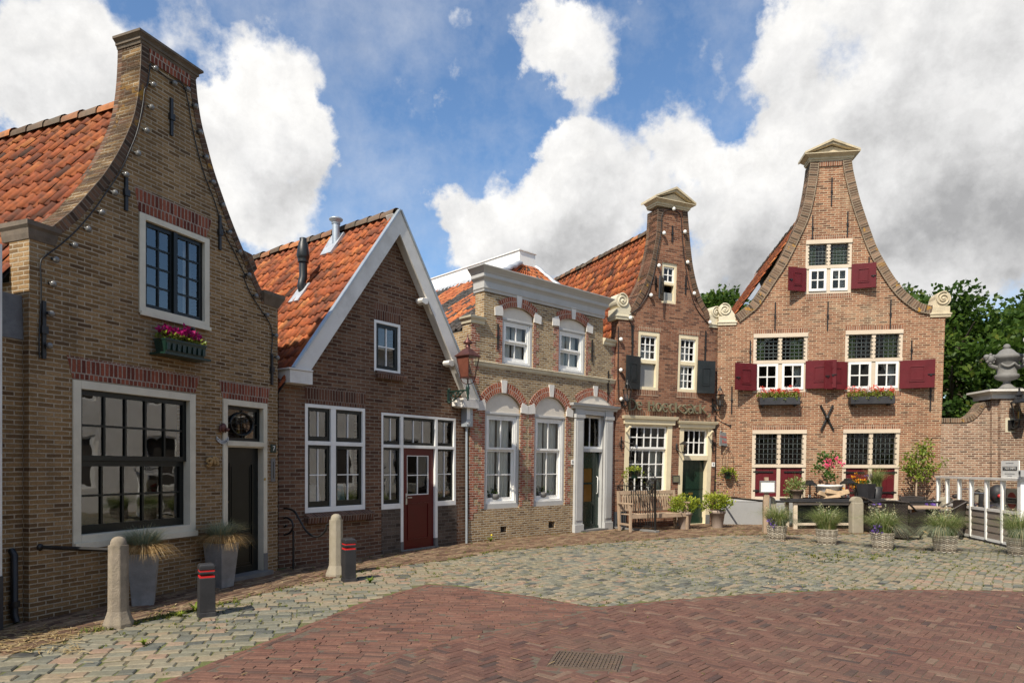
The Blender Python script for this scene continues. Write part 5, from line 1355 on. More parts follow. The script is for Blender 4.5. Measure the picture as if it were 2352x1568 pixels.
def blobs(mb, c, n, rx, ry, rz, size, jit=.25, lo=0, hi=1, up=None):
    for _ in range(n):
        v = Vector((rq.gauss(0, 1), rq.gauss(0, 1), rq.gauss(0, 1))).normalized() * (rq.random() ** .45)
        p = (c[0] + v.x * rx, c[1] + v.y * ry, c[2] + v.z * rz)
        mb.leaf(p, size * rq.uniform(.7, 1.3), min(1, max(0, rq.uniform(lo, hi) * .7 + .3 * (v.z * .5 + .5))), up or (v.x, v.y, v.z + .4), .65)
def textmesh(s, size, name, mat, parent, M, ext=.004):
    cu = bpy.data.curves.new('lettering', 'FONT'); cu.body = s; cu.size = size; cu.extrude = ext; cu.align_x = 'CENTER'; cu.align_y = 'CENTER'
    o = bpy.data.objects.new('lettering', cu); COL.objects.link(o)
    dg = bpy.context.evaluated_depsgraph_get(); me = bpy.data.meshes.new_from_object(o.evaluated_get(dg)); bpy.data.objects.remove(o)
    me.name = name; me.materials.clear(); me.materials.append(mat)
    o = bpy.data.objects.new(name, me); COL.objects.link(o)
    if parent: o.parent = parent
    o.matrix_local = M; return o
UPR = Matrix.Rotation(R(90), 4, 'X')          # text upright, facing -y
def at_wall(H, name, label, cat, p, off=0.0, group=None):
    """a thing hung on a wall: Empty at the wall point seen at p, x along the wall, y into it"""
    u, z = H.uv(p, off); w = H.world(u, off, z); 
    return thing(name, label, cat, w, H.f.rot, group), u, z

# ---- bollards, planters, rails before houses A and B
def octo(r0, r1, z0, z1, mb, n=8, c=(0, 0, 0), ph=R(22.5)): mb.lathe([(r0, z0), (r1, z1)], c, n, False, ph=ph)
def stone_bollard(p, h, label, r=.115, rz=.2, mat=STONE_G, n=8, group='weathered stone posts', flare=True, cap='dome'):
    q = gpt(p); t = thing('stone_bollard', label, 'bollard', q, rz, group)
    mb = MB(); k = 1.5 if flare else 1.05
    prof = [(r * k, -.03), (r * k * .98, .03), (r * 1.25 if flare else r, .09), (r * 1.02, .16), (r, .2), (r * .97, h - .09)]
    mb.lathe(prof, (0, 0, 0), n, False, ph=R(180 / n))
    mb.build('shaft', mat, t, bevel=.008)
    mb = MB().lathe([(r * .78, h - .091), (r * .76, h - .06), (r * .62, h - .025), (r * .35, h - .006), (.001, h)], (0, 0, 0), 14)
    mb.build('dome', mat, t); return t
stone_bollard((272, 1436), .93, 'tall octagonal stone bollard with domed top at the left, in front of the big window', .10, .25)
stone_bollard((772, 1321), .94, 'lichen spotted stone bollard with domed top below the cottage window', .105, .6, CONC)
def black_bollard(p, h, label):
    q = gpt(p); t = thing('black_bollard', label, 'bollard', q, R(32), 'black wooden bollards with red bands')
    a = .082; mb = MB()
    def sq(s, z): return [(-s, -s, z), (s, -s, z), (s, s, z), (-s, s, z)]
    zb = h * .80; zc = h * .88
    mb.hexa(sq(a * 1.12, -.02), sq(a * 1.08, .05)); mb.hexa(sq(a * 1.02, .0501), sq(a, zb - .035)); mb.hexa(sq(a, zb - .015 + .02), sq(a, zc - .035 + .02)); mb.hexa(sq(a, zc + .005), sq(a, h - .02)); mb.hexa(sq(a, h - .0199), sq(a * .8, h))
    mb.build('post', POSTB, t, bevel=.006)
    for z in (zb - .0345, zc - .0145):
        MB().hexa(sq(a - .006, z), sq(a - .006, z + .019)).build('red_band', REDBAND, t)
    return t
black_bollard((474, 1413), .58, 'black square bollard with two red bands, the nearer one before the dark door')
black_bollard((801, 1334), .62, 'black square bollard with two red bands, beside the lichen spotted stone bollard')
def zinc_planter(p, h, label, rz):
    q = gpt(p); t = thing('zinc_planter', label, 'planter', q, rz, 'tall zinc planters with grass')
    a, b = .115, .165
    mb = MB(); sq = lambda s, z: [(-s, -s, z), (s, -s, z), (s, s, z), (-s, s, z)]
    mb.hexa(sq(a, 0), sq(b, h)); mb.build('pot', ZINCP, t, bevel=.006)
    mb = MB()
    for _ in range(900):
        an = rq.random() * 6.283; r0 = rq.random() * .12
        mb.blade((math.cos(an) * r0, math.sin(an) * r0, h - .01), (math.cos(an + rq.gauss(0, .4)), math.sin(an + rq.gauss(0, .4)), 0), rq.uniform(.24, .42), rq.uniform(.25, .9), .009, rq.random(), 3, .8)
    mb.build('grass', GRASS_Z, t)
    mb = MB()
    for _ in range(700):
        an = rq.random() * 6.283; r0 = rq.uniform(.06, .16)
        mb.blade((math.cos(an) * r0, math.sin(an) * r0, h + .0), (math.cos(an + rq.gauss(0, .3)), math.sin(an + rq.gauss(0, .3)), 0), rq.uniform(.2, .34), rq.uniform(.8, 1.2), .009, rq.random(), 4, 1.75)
    mb.build('dry_grass', GRASS_D, t); return t
zinc_planter((330, 1387), .62, 'tall zinc planter with dry blue grass behind the tall stone bollard', R(24))
zinc_planter((508, 1347), .61, 'tall zinc planter with dry blue grass beside the dark door', R(70))
# iron rail from wall to bollard
u, z = HA.uv(A3(250, 450)); a = HA.world(u, 0, z); b = gpt((272, 1436)); b.z = z - .0
t = thing('iron_rail', 'flat black iron rail from the ochre wall to the tall stone bollard', 'rail', a)
MB().tube([(0, 0, 0), tuple(b - a)], .022, 4, smooth=False).build('bar', BLACK, t); MB().ball((0, 0, 0), .04, 8, 5).build('wall_plate', BLACK, t)
# curled handrail
t = thing('curled_handrail', 'black wrought iron curled handrail on a post before the cottage', 'handrail', gpt((674, 1306)))
pp = gpt((674, 1306)); pq = gpt((766, 1321))
def hr(x, y):
    D_ = A3(x, y); k = (D_[0] - 674) / (766 - 674); dep = pp.y + (pq.y - pp.y) * k
    return at_depth(D_, dep) - pp
path = arcpts([hr(*p) for p in [(2072, 306), (2050, 312), (2042, 345), (2005, 380), (1960, 380), (1918, 345), (1880, 280), (1848, 228), (1810, 210), (1768, 212), (1735, 250), (1722, 300), (1735, 345), (1775, 372), (1815, 362), (1838, 325), (1828, 285), (1795, 265), (1768, 282), (1766, 312), (1785, 322), (1798, 312)]], 5)
path2 = arcpts([hr(*p) for p in [(1724, 300), (1722, 255), (1735, 222), (1762, 190), (1768, 155), (1745, 134), (1722, 145), (1722, 170), (1740, 178), (1748, 165)]], 5)
MB().tube(path, .017, 6).tube(path2, .017, 6).build('scroll', BLACK, t)
MB().tube([hr(1840, 590), hr(1840, 345)], .017, 6).build('post', BLACK, t)

# ---- left edge of the picture: neighbour's brick strip, white house sliver, downpipe
LEAD_O = paint('old_lead', (.12, .12, .12), .6, .3, 5, .3, dirt=(.3, .3, .29), dirt_amt=.5)
uL = HA.uv(A2(18, 700))[0]; zf = HA.uv(A2(100, 285))[1]; zft = HA.uv(A2(100, -70))[1]
fa = thing('brick_side_wall', 'narrow old brick side wall with lead flashing at the far left edge', 'wall', FA.p0, FA.rot)
MB().box(uL - .3, -.002, .10, .5, -.05, zf).build('wall', BR_A, fa); MB().hexa([(uL - .3, .085, zf), (-.004, .085, zf), (-.004, .5, zf), (uL - .3, .5, zf)], [(uL - .3, .11, zft), (-.004, .11, zft), (-.004, .5, zft), (uL - .3, .5, zft)]).build('lead_flashing', LEAD_O, fa)
t = thing('white_house', 'sliver of a white painted house at the left picture edge', 'house', FA.p0, FA.rot)
uw = HA.uv((5, 1000), -.12)[0]
MB().box(uL - 3.5, uw, -.12, .3, .55, 3.9).build('wall', WHITE_O, t); MB().box(uL - 3.5, uw + .005, -.13, .3, -.05, .549).build('plinth', SLATE, t)
ud, zd = HA.uv(A3(90, 500), .05)
t = thing('downpipe', 'short black iron downpipe low on the brick side wall at far left', 'downpipe', HA.world(ud, .05, 0), FA.rot)
MB().tube([(0, .05, zd + .05), (0, .0, zd), (0, 0, .1), (0, -.04, .02)], .035, 8).build('pipe', BLACK, t); MB().lathe([(.05, .18), (.05, .24)], (0, 0, 0), 10).build('collar', BLACK, t)

# ---- ornaments of house A
t, u, z = at_wall(HA, 'flower_box', 'dark green flower box of magenta petunias under the upper window at left', 'flower box', A2(1430, 420), -.0)
ua, ub = HA.uv(A2(1278, 380), -.2)[0] - u, HA.uv(A2(1597, 420), -.2)[0] - u
zz = .0
mb = MB(); mb.hexa([(ua + .02, -.22, -.06), (ub - .02, -.22, -.06), (ub - .02, -.06, -.06), (ua + .02, -.06, -.06)], [(ua, -.25, .11), (ub, -.25, .11), (ub, -.04, .11), (ua, -.04, .11)])
for i in range(8):
    x = ua + (ub - ua) * (i + .5) / 8; mb.box(x - .022, x + .022, -.252, -.238, -.03, .06)
mb.box(ua - .005, ub + .005, -.258, -.035, .095, .112); mb.build('trough', MGREEN, t)
MB().box(ua - .03, ub + .06, -.27, -.002, -.09, -.062).build('bracket', MGREEN, t)
lm = MB(); fm = MB()
for i in range(13):
    x = ua + (ub - ua) * (i + .5) / 13
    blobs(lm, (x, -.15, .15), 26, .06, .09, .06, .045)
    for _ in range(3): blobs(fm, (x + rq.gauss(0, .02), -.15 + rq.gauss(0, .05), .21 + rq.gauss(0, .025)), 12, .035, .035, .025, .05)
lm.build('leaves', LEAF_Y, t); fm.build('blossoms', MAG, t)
t, u, z = at_wall(HA, 'vent_pipe', 'short black vent pipe stub sticking out above the magenta flowers', 'pipe', A2(1440, 245))
MB().tube([(0, 0, -.03), (.02, -.16, .03)], .025, 8).build('pipe', BLACK, t)
# string of clear bulbs round the gable
def light_string(H, name, label, runs, bulbs, mat, r, cr=.008, off=-.05):
    t = thing(name, label, 'string lights', H.f.p0, H.f.rot)
    mb = MB()
    for run in runs:
        P = [H.uv(p, off) for p in run]; P = arcpts(P, 6); mb.tube([(q[0], off + .03 - H.lean * q[1] * 1, q[1]) for q in P], cr, 5)
    mb.build('cable', BLACK, t)
    for p in bulbs:
        u, z = H.uv(p, off); y = off - H.lean * z
        MB().ball((0, 0, 0), r, 10, 7, 1, 1, 1.1).build('bulb', mat, t, loc=(u + r * .6, y - r * .4, z))
        MB().tube([(u, off + .03 - H.lean * z, z + .01), (u + r * .3, y - r * .2, z)], r * .55, 6).build('socket', BLACK, t)
    return t
lb = [A1(*p) for p in [(803, 355), (792, 440), (782, 558), (757, 680), (712, 800), (650, 910), (590, 1005), (522, 1108), (450, 1195), (378, 1280), (280, 1355), (265, 1482)]] + [A2(383, 105), A2(368, 355)]
rb = [A1(*p) for p in [(903, 433), (972, 465), (1013, 552), (1038, 688), (1070, 820), (1105, 950), (1157, 1070), (1192, 1213), (1245, 1315), (1295, 1437)]] + [B1(78, 585), B1(135, 750), B1(222, 900), B1(292, 1060), A2(2165, 450)]
runL = [A1(*p) for p in [(795, 330), (780, 440), (765, 470), (755, 550), (728, 680), (690, 780), (640, 890), (560, 1010), (500, 1095), (420, 1190), (340, 1265), (250, 1335), (222, 1370), (225, 1480)]] + [A2(335, 20), A2(322, 300), A2(325, 455)]
runR = [A1(*p) for p in [(795, 330), (890, 410), (960, 435), (990, 520), (1010, 640), (1040, 780), (1080, 920), (1130, 1050), (1180, 1210), (1230, 1310), (1290, 1440)]] + [B1(60, 600), B1(120, 740), B1(210, 880), B1(270, 980), B1(285, 1080), B1(275, 1210)]
light_string(HA, 'light_string', 'string of clear bulbs along the edges of the ochre brick gable', [runL, runR], lb + rb, BULBC, .034)
# lit white bulb
t, u, z = at_wall(HA, 'letter_slot', 'grey metal letter slot plate on the wall right of the dark door', 'letter slot', A2(2138, 1330))
MB().box(-.045, .045, -.012, -.002, -.18, .18).build('plate', BLUESTONE, t); MB().box(-.008, .008, -.016, -.0125, -.13, .13).build('slot', BLACK, t)
t, u, z = at_wall(HA, 'house_number', 'dark green enamel plate with white number 7', 'house number', A2(2140, 1163))
MB().box(-.06, .06, -.016, -.002, -.065, .065).build('plate', MGREEN, t, bevel=.006)
textmesh('7', .11, 'digit', WHITE, t, Matrix.Translation((0, -.019, .0)) @ UPR, .002)
t, u, z = at_wall(HA, 'doorbell', 'small round brass doorbell on the cream door frame', 'doorbell', A2(2075, 1402), -.02)
MB().lathe([(.02, .0), (.022, .008), (.012, .014), (.001, .016)], (0, 0, 0), 12).build('button', BRASS, t); t.rotation_euler = (R(90), 0, FA.rot)
t, u, z = at_wall(HA, 'welcome_plaque', 'bronze dog head plaque with a WELCOME banner left of the dark door', 'plaque', A2(1735, 1010), -.0)
mb = MB().ball((0, -.04, .02), .06, 12, 8, .8, .6, 1.1).ball((.02, -.085, -.01), .035, 10, 6, .8, 1.1, .8).ball((-.05, -.03, -.0), .035, 8, 6, .5, .5, 1.7).ball((.05, -.03, -.0), .03, 8, 6, .5, .5, 1.7).ball((.03, -.118, -.0), .011, 6, 4)
mb.build('dog_head', BRONZE if 'BRONZE' in globals() else COPPER, t)
mb = MB(); n = 10
for i in range(n):
    a0, a1 = [-.11 + .22 * k / n for k in (i, i + 1)]; f = lambda a: -.13 - .06 * (1 - (a / .11) ** 2)
    mb.hexa([(a0, -.03, f(a0) - .025), (a1, -.03, f(a1) - .025), (a1, -.015, f(a1) - .025), (a0, -.015, f(a0) - .025)], [(a0, -.03, f(a0) + .025), (a1, -.03, f(a1) + .025), (a1, -.015, f(a1) + .025), (a0, -.015, f(a0) + .025)])
bn = mb.build('banner', PEWTER if 'PEWTER' in globals() else LEAD, t)
for i, ch in enumerate('WELCOME'):
    a = -.09 + .18 * i / 6; textmesh(ch, .034, 'letter', SLATE, bn, Matrix.Translation((a, -.032, -.13 - .06 * (1 - (a / .11) ** 2))) @ UPR, .001)
GILT = paint('gilded_wood', (.36, .22, .08), .6, .2, 8, .3, dirt=(.14, .08, .03), dirt_amt=.5)
t, u, z = at_wall(HA, 'monogram_ornament', 'gilded carved wooden monogram with curling letters between big window and door', 'ornament', A2(1648, 1265))
def wl(P, r=.018): mb.tube([(q[0], -.03 - .01 * i / 10, q[1]) for i, q in enumerate(arcpts(P, 6))], r, 6)
mb = MB()
o_ = lambda x, y: ((x - 1648) / 1150 * 1.25, -(y - 1265) / 1150 * 1.25 - .0)
wl([o_(1565, 1270), o_(1575, 1235), o_(1610, 1225), o_(1625, 1255), o_(1600, 1285), o_(1570, 1280)], .02)
wl([o_(1590, 1310), o_(1625, 1300), o_(1650, 1240), o_(1655, 1212), o_(1665, 1250), o_(1672, 1295)], .02)
wl([o_(1625, 1270), o_(1680, 1262)], .014)
wl([o_(1680, 1300), o_(1682, 1220), o_(1705, 1215), o_(1712, 1238), o_(1690, 1255), o_(1715, 1265), o_(1718, 1290), o_(1690, 1300)], .018)
wl([o_(1712, 1250), o_(1735, 1230), o_(1742, 1245), o_(1725, 1258)], .014)
wl([o_(1560, 1305), o_(1580, 1325), o_(1610, 1318)], .016)
mb.build('lettering', GILT, t)

# ---- B/C corner: lantern on bracket, cable box, drain pipe
t, u, z = at_wall(HB, 'street_lantern', 'copper street lantern on a scrolled green iron bracket at the cottage corner', 'street lantern', B2(1370, 250))
arm = 0.0
pl_ = at_depth(B2(1515, 215), 0); 
# the arm stands out square from the wall
def outp(H, p, u):          # distance out from the wall at which the ray through p crosses the plane u = const
    r = ray(p); q = H.f.p0; c = Vector((0, 0, EYE)); tt = (u - (c - q).dot(H.f.d)) / r.dot(H.f.d); w_ = c + r * tt; return -(w_ - q).dot(H.f.n), w_.z
yo, zo = outp(HB, B2(1515, 205), u); L_ = min(.75, max(.45, -yo)); 
ca_ = (0, -L_, .1)
MB().box(-.03, .03, -.03, -.002, -.12, .14).ball((0, -.03, .15), .03, 8, 5).ball((0, -.03, -.13), .03, 8, 5).build('wall_plate', IRONG, t)
mb = MB().tube([(0, -.02, .1), (0, -L_ + .02, .1)], .018, 8)
for (cy, cz, rr, tn) in ((-.15, .0, .085, 1.6), (-.3, .035, .055, 1.4)):
    mb.tube([(0, cy + rr * (1 - .022 * i) * math.cos(i * .26 * tn), cz + rr * (1 - .022 * i) * math.sin(i * .26 * tn)) for i in range(30)], .010, 6)
mb.tube(arcpts([(0, -.02, -.1), (0, -.12, -.1), (0, -.28, -.02), (0, -.42, .08)], 6), .012, 6)
mb.lathe([(.03, -.12), (.02, -.06), (.035, -.0), (.03, .06), (.045, .1), (.03, .14), (.02, .2)], (0, -L_, .04), 10); mb.ball((0, -L_, -.1), .02, 8, 5)
mb.build('bracket', IRONG, t)
zb_ = .36; a, b, hh = .105, .165, .42
mb = MB()
for k in range(4):
    an = R(45 + 90 * k); c, s = math.cos(an), math.sin(an)
    mb.tube([(c * a * 1.414, -L_ + s * a * 1.414, zb_), (c * b * 1.414, -L_ + s * b * 1.414, zb_ + hh)], .011, 5)
    mb.tube(arcpts([(0 + c * .02, -L_ + s * .02, .22), (c * .11, -L_ + s * .11, .26), (c * .15, -L_ + s * .15, zb_)], 5), .009, 5)
sq = lambda s, z: [(-s, -L_ - s, z), (s, -L_ - s, z), (s, -L_ + s, z), (-s, -L_ + s, z)]
mb.hexa(sq(a + .01, zb_ - .02), sq(a + .012, zb_ + .01)); mb.build('lantern_frame', COPPER, t)
mb = MB().hexa(sq(b + .03, zb_ + hh), sq(b + .03, zb_ + hh + .02)); mb.hexa(sq(b + .025, zb_ + hh + .0201), sq(.055, zb_ + hh + .17))
mb.lathe([(.05, .17), (.055, .24), (.04, .25), (.1, .28), (.095, .3), (.02, .38), (.012, .42), (.02, .44), (.005, .47)], (0, -L_, zb_ + hh), 12); mb.build('lantern_roof', COPPER, t)
for k in range(4):
    an0, an1 = R(45 + 90 * k), R(135 + 90 * k); P = lambda an, r_, z_: (math.cos(an) * r_ * 1.38, -L_ + math.sin(an) * r_ * 1.38, z_)
    MB().add([P(an0, a, zb_ + .01), P(an1, a, zb_ + .01), P(an1, b, zb_ + hh), P(an0, b, zb_ + hh)], [(0, 1, 2, 3)]).build('pane', COPPER_I if k == 1 else LGLASS, t)
MB().box(-.05, .05, -L_ - .05, -L_ + .05, zb_ + .0101, zb_ + .07).lathe([(.02, .07), (.02, .15)], (0, -L_, zb_), 8).build('burner', BRASS, t)
t, u, z = at_wall(HB, 'cable_box', 'pale grey metal cable box with swirl emblem and number 4 under the eave', 'cable box', C2(250, 455), -.1)
MB().box(-.1, .1, -.07, .09, -.21, .21).build('box', ALU if 'ALU' in globals() else ZINC, t, bevel=.006)
MB().box(-.098, -.0, -.0745, -.0705, -.05, .205).build('plate', WHITE, t)
mb = MB().tube([(-.03 + .05 * (1 - i / 40) * math.cos(i * .3), -.074, -.14 + .05 * (1 - i / 40) * math.sin(i * .3)) for i in range(36)], .008, 5); mb.build('swirl', WHITE, t)
textmesh('4', .05, 'digit', SLATE, t, Matrix.Translation((.06, -.0725, .06)) @ UPR, .001)
ub_, zb2 = HB.uv(C2(243, 1000), -.06)
t = thing('downpipe', 'thin grey zinc pipe running down the corner below the cable box', 'downpipe', HB.world(ub_, -.06, 0), FB.rot)
zt_ = HB.uv(C2(243, 530), -.06)[1]
MB().tube([(0, 0, .0), (0, 0, zt_)], .028, 8).build('pipe', ZINC, t); MB().lathe([(.04, zt_ - .06), (.055, zt_ + .02)], (0, 0, 0), 10).build('funnel', ZINC, t)

# ---- C and D fronts
def number_plate(H, p, s, label, w=.055, mat=WHITE, tm=None):
    t, u, z = at_wall(H, 'house_number', label, 'house number', p); y = -H.lean * z
    MB().box(-w, w, -.016 + y * 0, -.002, -w * 1.15, w * 1.15).build('plate', mat, t); textmesh(s, w * 1.7, 'digit', tm or SLATE, t, Matrix.Translation((0, -.018, 0)) @ UPR, .002)
number_plate(HC, C2(1128, 830), '8', 'small white plate with number 8 left of the grey pilaster')
number_plate(HD, D2(1125, 911), '9', 'small white plate with number 9 right of the restaurant door')
lbs = [D1(*p) for p in [(862, 266), (786, 456), (950, 446), (971, 684), (746, 711), (1023, 928), (684, 942), (1146, 1155), (522, 1120), (447, 1288), (1234, 1332), (447, 1528)]] + [D2(1183, 138), D2(290, 326)]
ru1 = [D1(*p) for p in [(862, 268), (790, 300), (776, 455), (745, 620), (735, 705), (705, 830), (670, 940), (610, 1030), (545, 1085), (522, 1120), (545, 1180), (548, 1300)]]
ru2 = [D1(*p) for p in [(862, 268), (930, 310), (942, 446), (955, 600), (968, 690), (985, 800), (1015, 930), (1055, 1040), (1120, 1130), (1146, 1155)]]
ru3 = [D1(440, 1180), D1(442, 1300), D1(438, 1528), D2(282, 200), D2(286, 330)]; ru4 = [D1(1232, 1200), D1(1228, 1332), D2(1170, 138), D2(1168, 300)]
light_string(HD, 'light_string', 'string of white bulbs along the edges of the narrow restaurant gable', [ru1, ru2, ru3, ru4], lbs, BULB, .05, .011, -.05)
# letters
K = crop(2400, 1550, 4.704)
t = thing('letter_sign', 'bronze letters reading De Hoecksack across the narrow red brown front', 'sign', FD.p0, FD.rot)
def letter(strokes, x0, x1, yt, yb, w=.028, name='letter'):
    a = HD.uv(K(x0, yb), -.12); b = HD.uv(K(x1, yt), -.12); mb = MB()
    z = (a[1] + b[1]) / 2; yy = -HD.lean * z
    for P, smooth in strokes:
        pts = [(a[0] + (b[0] - a[0]) * px, a[1] + (b[1] - a[1]) * py) for px, py in P]
        if smooth: pts = arcpts(pts, 6)
        band(mb, pts, w, -.135 + yy, -.075 + yy, 1); 
    mb.build('letter', LETTER, t)
    MB().tube([((a[0] + b[0]) / 2, -.08 + yy, z), ((a[0] + b[0]) / 2, 0, z)], .008, 5).build('stud', BLACK, t)
def arc(cx, cy, rx, ry, a0, a1, n=18): return [(cx + rx * math.cos(R(a0 + (a1 - a0) * i / n)), cy + ry * math.sin(R(a0 + (a1 - a0) * i / n))) for i in range(n + 1)]
LO = [(arc(.5, .5, .5, .5, 0, 360, 28), False)]
LE = [(arc(.5, .5, .5, .5, 5, 320), False), ([(.05, .5), (1.0, .52)], False)]
LC_ = [(arc(.55, .5, .52, .5, 55, 305), False)]
LK = [([(.14, 0), (.14, 1)], False), ([(.95, .8), (.3, .42), (1.0, 0)], False)]
LS = [([(.9, .85), (.5, 1.0), (.12, .78), (.5, .52), (.9, .25), (.5, 0), (.08, .16)], True)]
LA = [([(.15, .85), (.5, 1.0), (.88, .78), (.9, .4), (.92, .05), (1.05, 0)], True), (arc(.5, .3, .42, .3, 0, 360, 20), False)]
LH = [([(.12, 0), (.12, 1)], False), ([(.88, 0), (.88, 1)], False), ([(.12, .55), (.88, .55)], False), ([(.0, .02), (.28, .02)], False), ([(.75, .02), (1.05, .02)], False)]
LD = [([(.28, 0), (.28, 1)], False), ([(.05, .85), (.1, .97), (.5, 1.0), (.95, .7), (1.0, .4), (.75, .08), (.1, .0)], True)]
for st, x0, x1, yt, yb in ((LD, 525, 668, 225, 405), (LE, 685, 798, 258, 415), (LH, 918, 1035, 256, 440), (LO, 1048, 1162, 287, 447), (LE, 1172, 1288, 293, 457), (LC_, 1305, 1408, 302, 467), (LK, 1420, 1535, 280, 463), (LS, 1550, 1640, 318, 474), (LA, 1650, 1758, 325, 480), (LC_, 1768, 1868, 332, 487), (LK, 1885, 1985, 308, 483)): letter(st, x0, x1, yt, yb)
letter([([(.9, 1.0), (1.0, .5), (.1, .0)], True)], 2020, 2062, 488, 550)
# lanterns on D
def wall_lantern(H, p, label, s=1.0, out=.26, yaw=0, below=False):
    t, u, z = at_wall(H, 'wall_lantern', label, 'wall lantern', p, 0, 'black wall lanterns on the restaurant front'); y = -out
    mb = MB().box(-.035 * s, .035 * s, -.02, -.002, -.12 * s, .04 * s)
    mb.tube(arcpts([(0, -.02, -.05 * s), (0, -out * .5, -.13 * s), (0, y, -.1 * s), (0, y, -.02 * s)], 5), .016 * s, 6)
    mb.tube([(0, -.06 + .05 * math.cos(i * .4), -.03 + .05 * math.sin(i * .4)) for i in range(14)], .009 * s, 5); mb.build('bracket', BLACK, t)
    a, b, hh = .065 * s, .11 * s, .24 * s; mb = MB()
    for k in range(6):
        an = R(60 * k); c, n_ = math.cos(an), math.sin(an); mb.tube([(c * a, y + n_ * a, 0), (c * b, y + n_ * b, hh)], .008 * s, 4); mb.tube([(c * b, y + n_ * b, hh), (c * .05 * s, y + n_ * .05 * s, hh + .13 * s)], .007 * s, 4)
    mb.lathe([(a * 1.1, -.02 * s), (a * 1.1, .005)], (0, y, 0), 6); mb.lathe([(b * 1.08, hh - .005), (b * 1.2, hh + .015 * s)], (0, y, 0), 6); mb.lathe([(.055 * s, hh + .13 * s), (.05 * s, hh + .16 * s), (.015 * s, hh + .19 * s), (.012 * s, hh + .24 * s), (.002, hh + .25 * s)], (0, y, 0), 8); mb.build('lantern_frame', BLACK, t)
    MB().lathe([(a * .95, .006), (b * .95, hh - .006)], (0, y, 0), 6, False).build('lantern_glass', LGLASS, t)
    MB().lathe([(.02 * s, .006), (.02 * s, .12 * s)], (0, y, 0), 8).build('candle', BULB, t)
    return t
wall_lantern(HD, D2(310, 345), 'black wall lantern at the left end of the bronze letters', 1.12, .24)
wall_lantern(HD, D2(1135, 385), 'black wall lantern at the right end of the bronze letters', 1.12, .24)
t, u, z = at_wall(HD, 'door_lantern', 'tilted black coach lamp between restaurant window and door', 'wall lantern', D2(795, 755))
MB().ball((0, -.02, 0), .05, 10, 8, .7, .5, 2.2).tube([(0, -.03, -.06), (.06, -.14, -.16), (.1, -.2, -.14)], .013, 6).build('bracket', BLACK, t)
MB().lathe([(.05, .0), (.095, .2)], (.11, -.2, -.13), 4, False, ph=R(45)).build('lantern_glass', LGLASS, t)
mb = MB().lathe([(.055, -.02), (.055, .0)], (.11, -.2, -.13), 4, False, ph=R(45)).lathe([(.125, .2), (.12, .22), (.04, .27), (.01, .29)], (.11, -.2, -.13), 4, False, ph=R(45))
for k in range(4): an = R(45 + 90 * k); mb.tube([(.11 + .052 * math.cos(an), -.2 + .052 * math.sin(an), -.13), (.11 + .098 * math.cos(an), -.2 + .098 * math.sin(an), .07)], .006, 4)
mb.build('lantern_frame', BLACK, t)
for p, lab in ((D2(345, 590), 'small white floodlight at the upper left corner of the restaurant window'), (D2(1080, 630), 'small white floodlight on the frame right of the restaurant transom')):
    t, u, z = at_wall(HD, 'floodlight', lab, 'floodlight', p, -.02, 'white floodlights'); MB().tube([(0, -.05, -.08), (.03, -.16, .05)], .035, 10).build('body', CREAM_D, t); MB().box(-.015, .015, -.05, -.0, -.08, -.04).build('bracket', CREAM_D, t)
t, u, z = at_wall(HD, 'bronze_plaque', 'small dark bronze plaque left of the green restaurant door', 'plaque', D2(790, 1041)); 
MB().box(-.105, .105, -.02, -.002, -.085, .085).build('plate', BRONZED if 'BRONZED' in globals() else LETTER, t); mb = MB()
for i in range(9):
    for s in (-1, 1): mb.ball((-.11 + .22 * i / 8, -.015, s * .092), .016, 6, 4)
for i in range(7):
    for s in (-1, 1): mb.ball((s * .113, -.015, -.09 + .18 * i / 6), .016, 6, 4)
mb.build('beaded_edge', BLACK, t)
# hanging sign
t, u, z = at_wall(HD, 'hanging_sign', 'grey slate hanging sign with red lettering on an iron bracket', 'sign', D2(1140, 560)); mbr = MB()
X, Y = .34, -.26      # the bracket swings out toward the street corner
mbr.box(-.012, .012, -.03, -.002, -.28, .28).tube(arcpts([(0, -.02, .2), (X * .4, Y * .4, .1), (X, Y, -.02)], 6), .011, 6)
mbr.tube([(X + .035 * math.cos(i * .45) * (1 - i / 30), Y, -.02 + .035 * math.sin(i * .45) * (1 - i / 30)) for i in range(20)], .008, 5); mbr.build('bracket', BLACK, t)
Ms = Matrix.Translation((X * .62, Y * .62, -.4)) @ Matrix.Rotation(R(8), 4, 'Z') @ Matrix.Rotation(R(4), 4, 'Y')
SIGN = paint('slate_sign', (.20, .205, .20), .6, .12, 5, .1, dirt=(.3, .3, .29), dirt_amt=.3)
sg = MB(); v = [Ms @ Vector(c) for c in ((-.2, -.012, -.19), (.2, -.012, -.19), (.2, .012, -.19), (-.2, .012, -.19), (-.2, -.012, .19), (.2, -.012, .19), (.2, .012, .19), (-.2, .012, .19))]; sg.hexa(v[:4], v[4:])
for cx, cz in ((-.17, .2), (.17, .2), (-.17, -.2), (.17, -.2)): q = Ms @ Vector((cx, 0, cz)); sg.ball(q, .028, 8, 5)
board = sg.build('board', SIGN, t)
for cx in (-.15, .15):
    q = Ms @ Vector((cx, 0, .2)); MB().tube([q, (q[0], q[1], .08)], .006, 4).build('hanger', BLACK, t)
REDINK = paint('red_lettering', (.48, .06, .04), .6, .1, 8, 0)
textmesh('Keutlager', .10, 'lettering', REDINK, board, Ms @ Matrix.Translation((0, -.0145, .06)) @ UPR, .001); textmesh('Bier', .13, 'lettering', REDINK, board, Ms @ Matrix.Translation((0, -.0145, -.08)) @ UPR, .001)
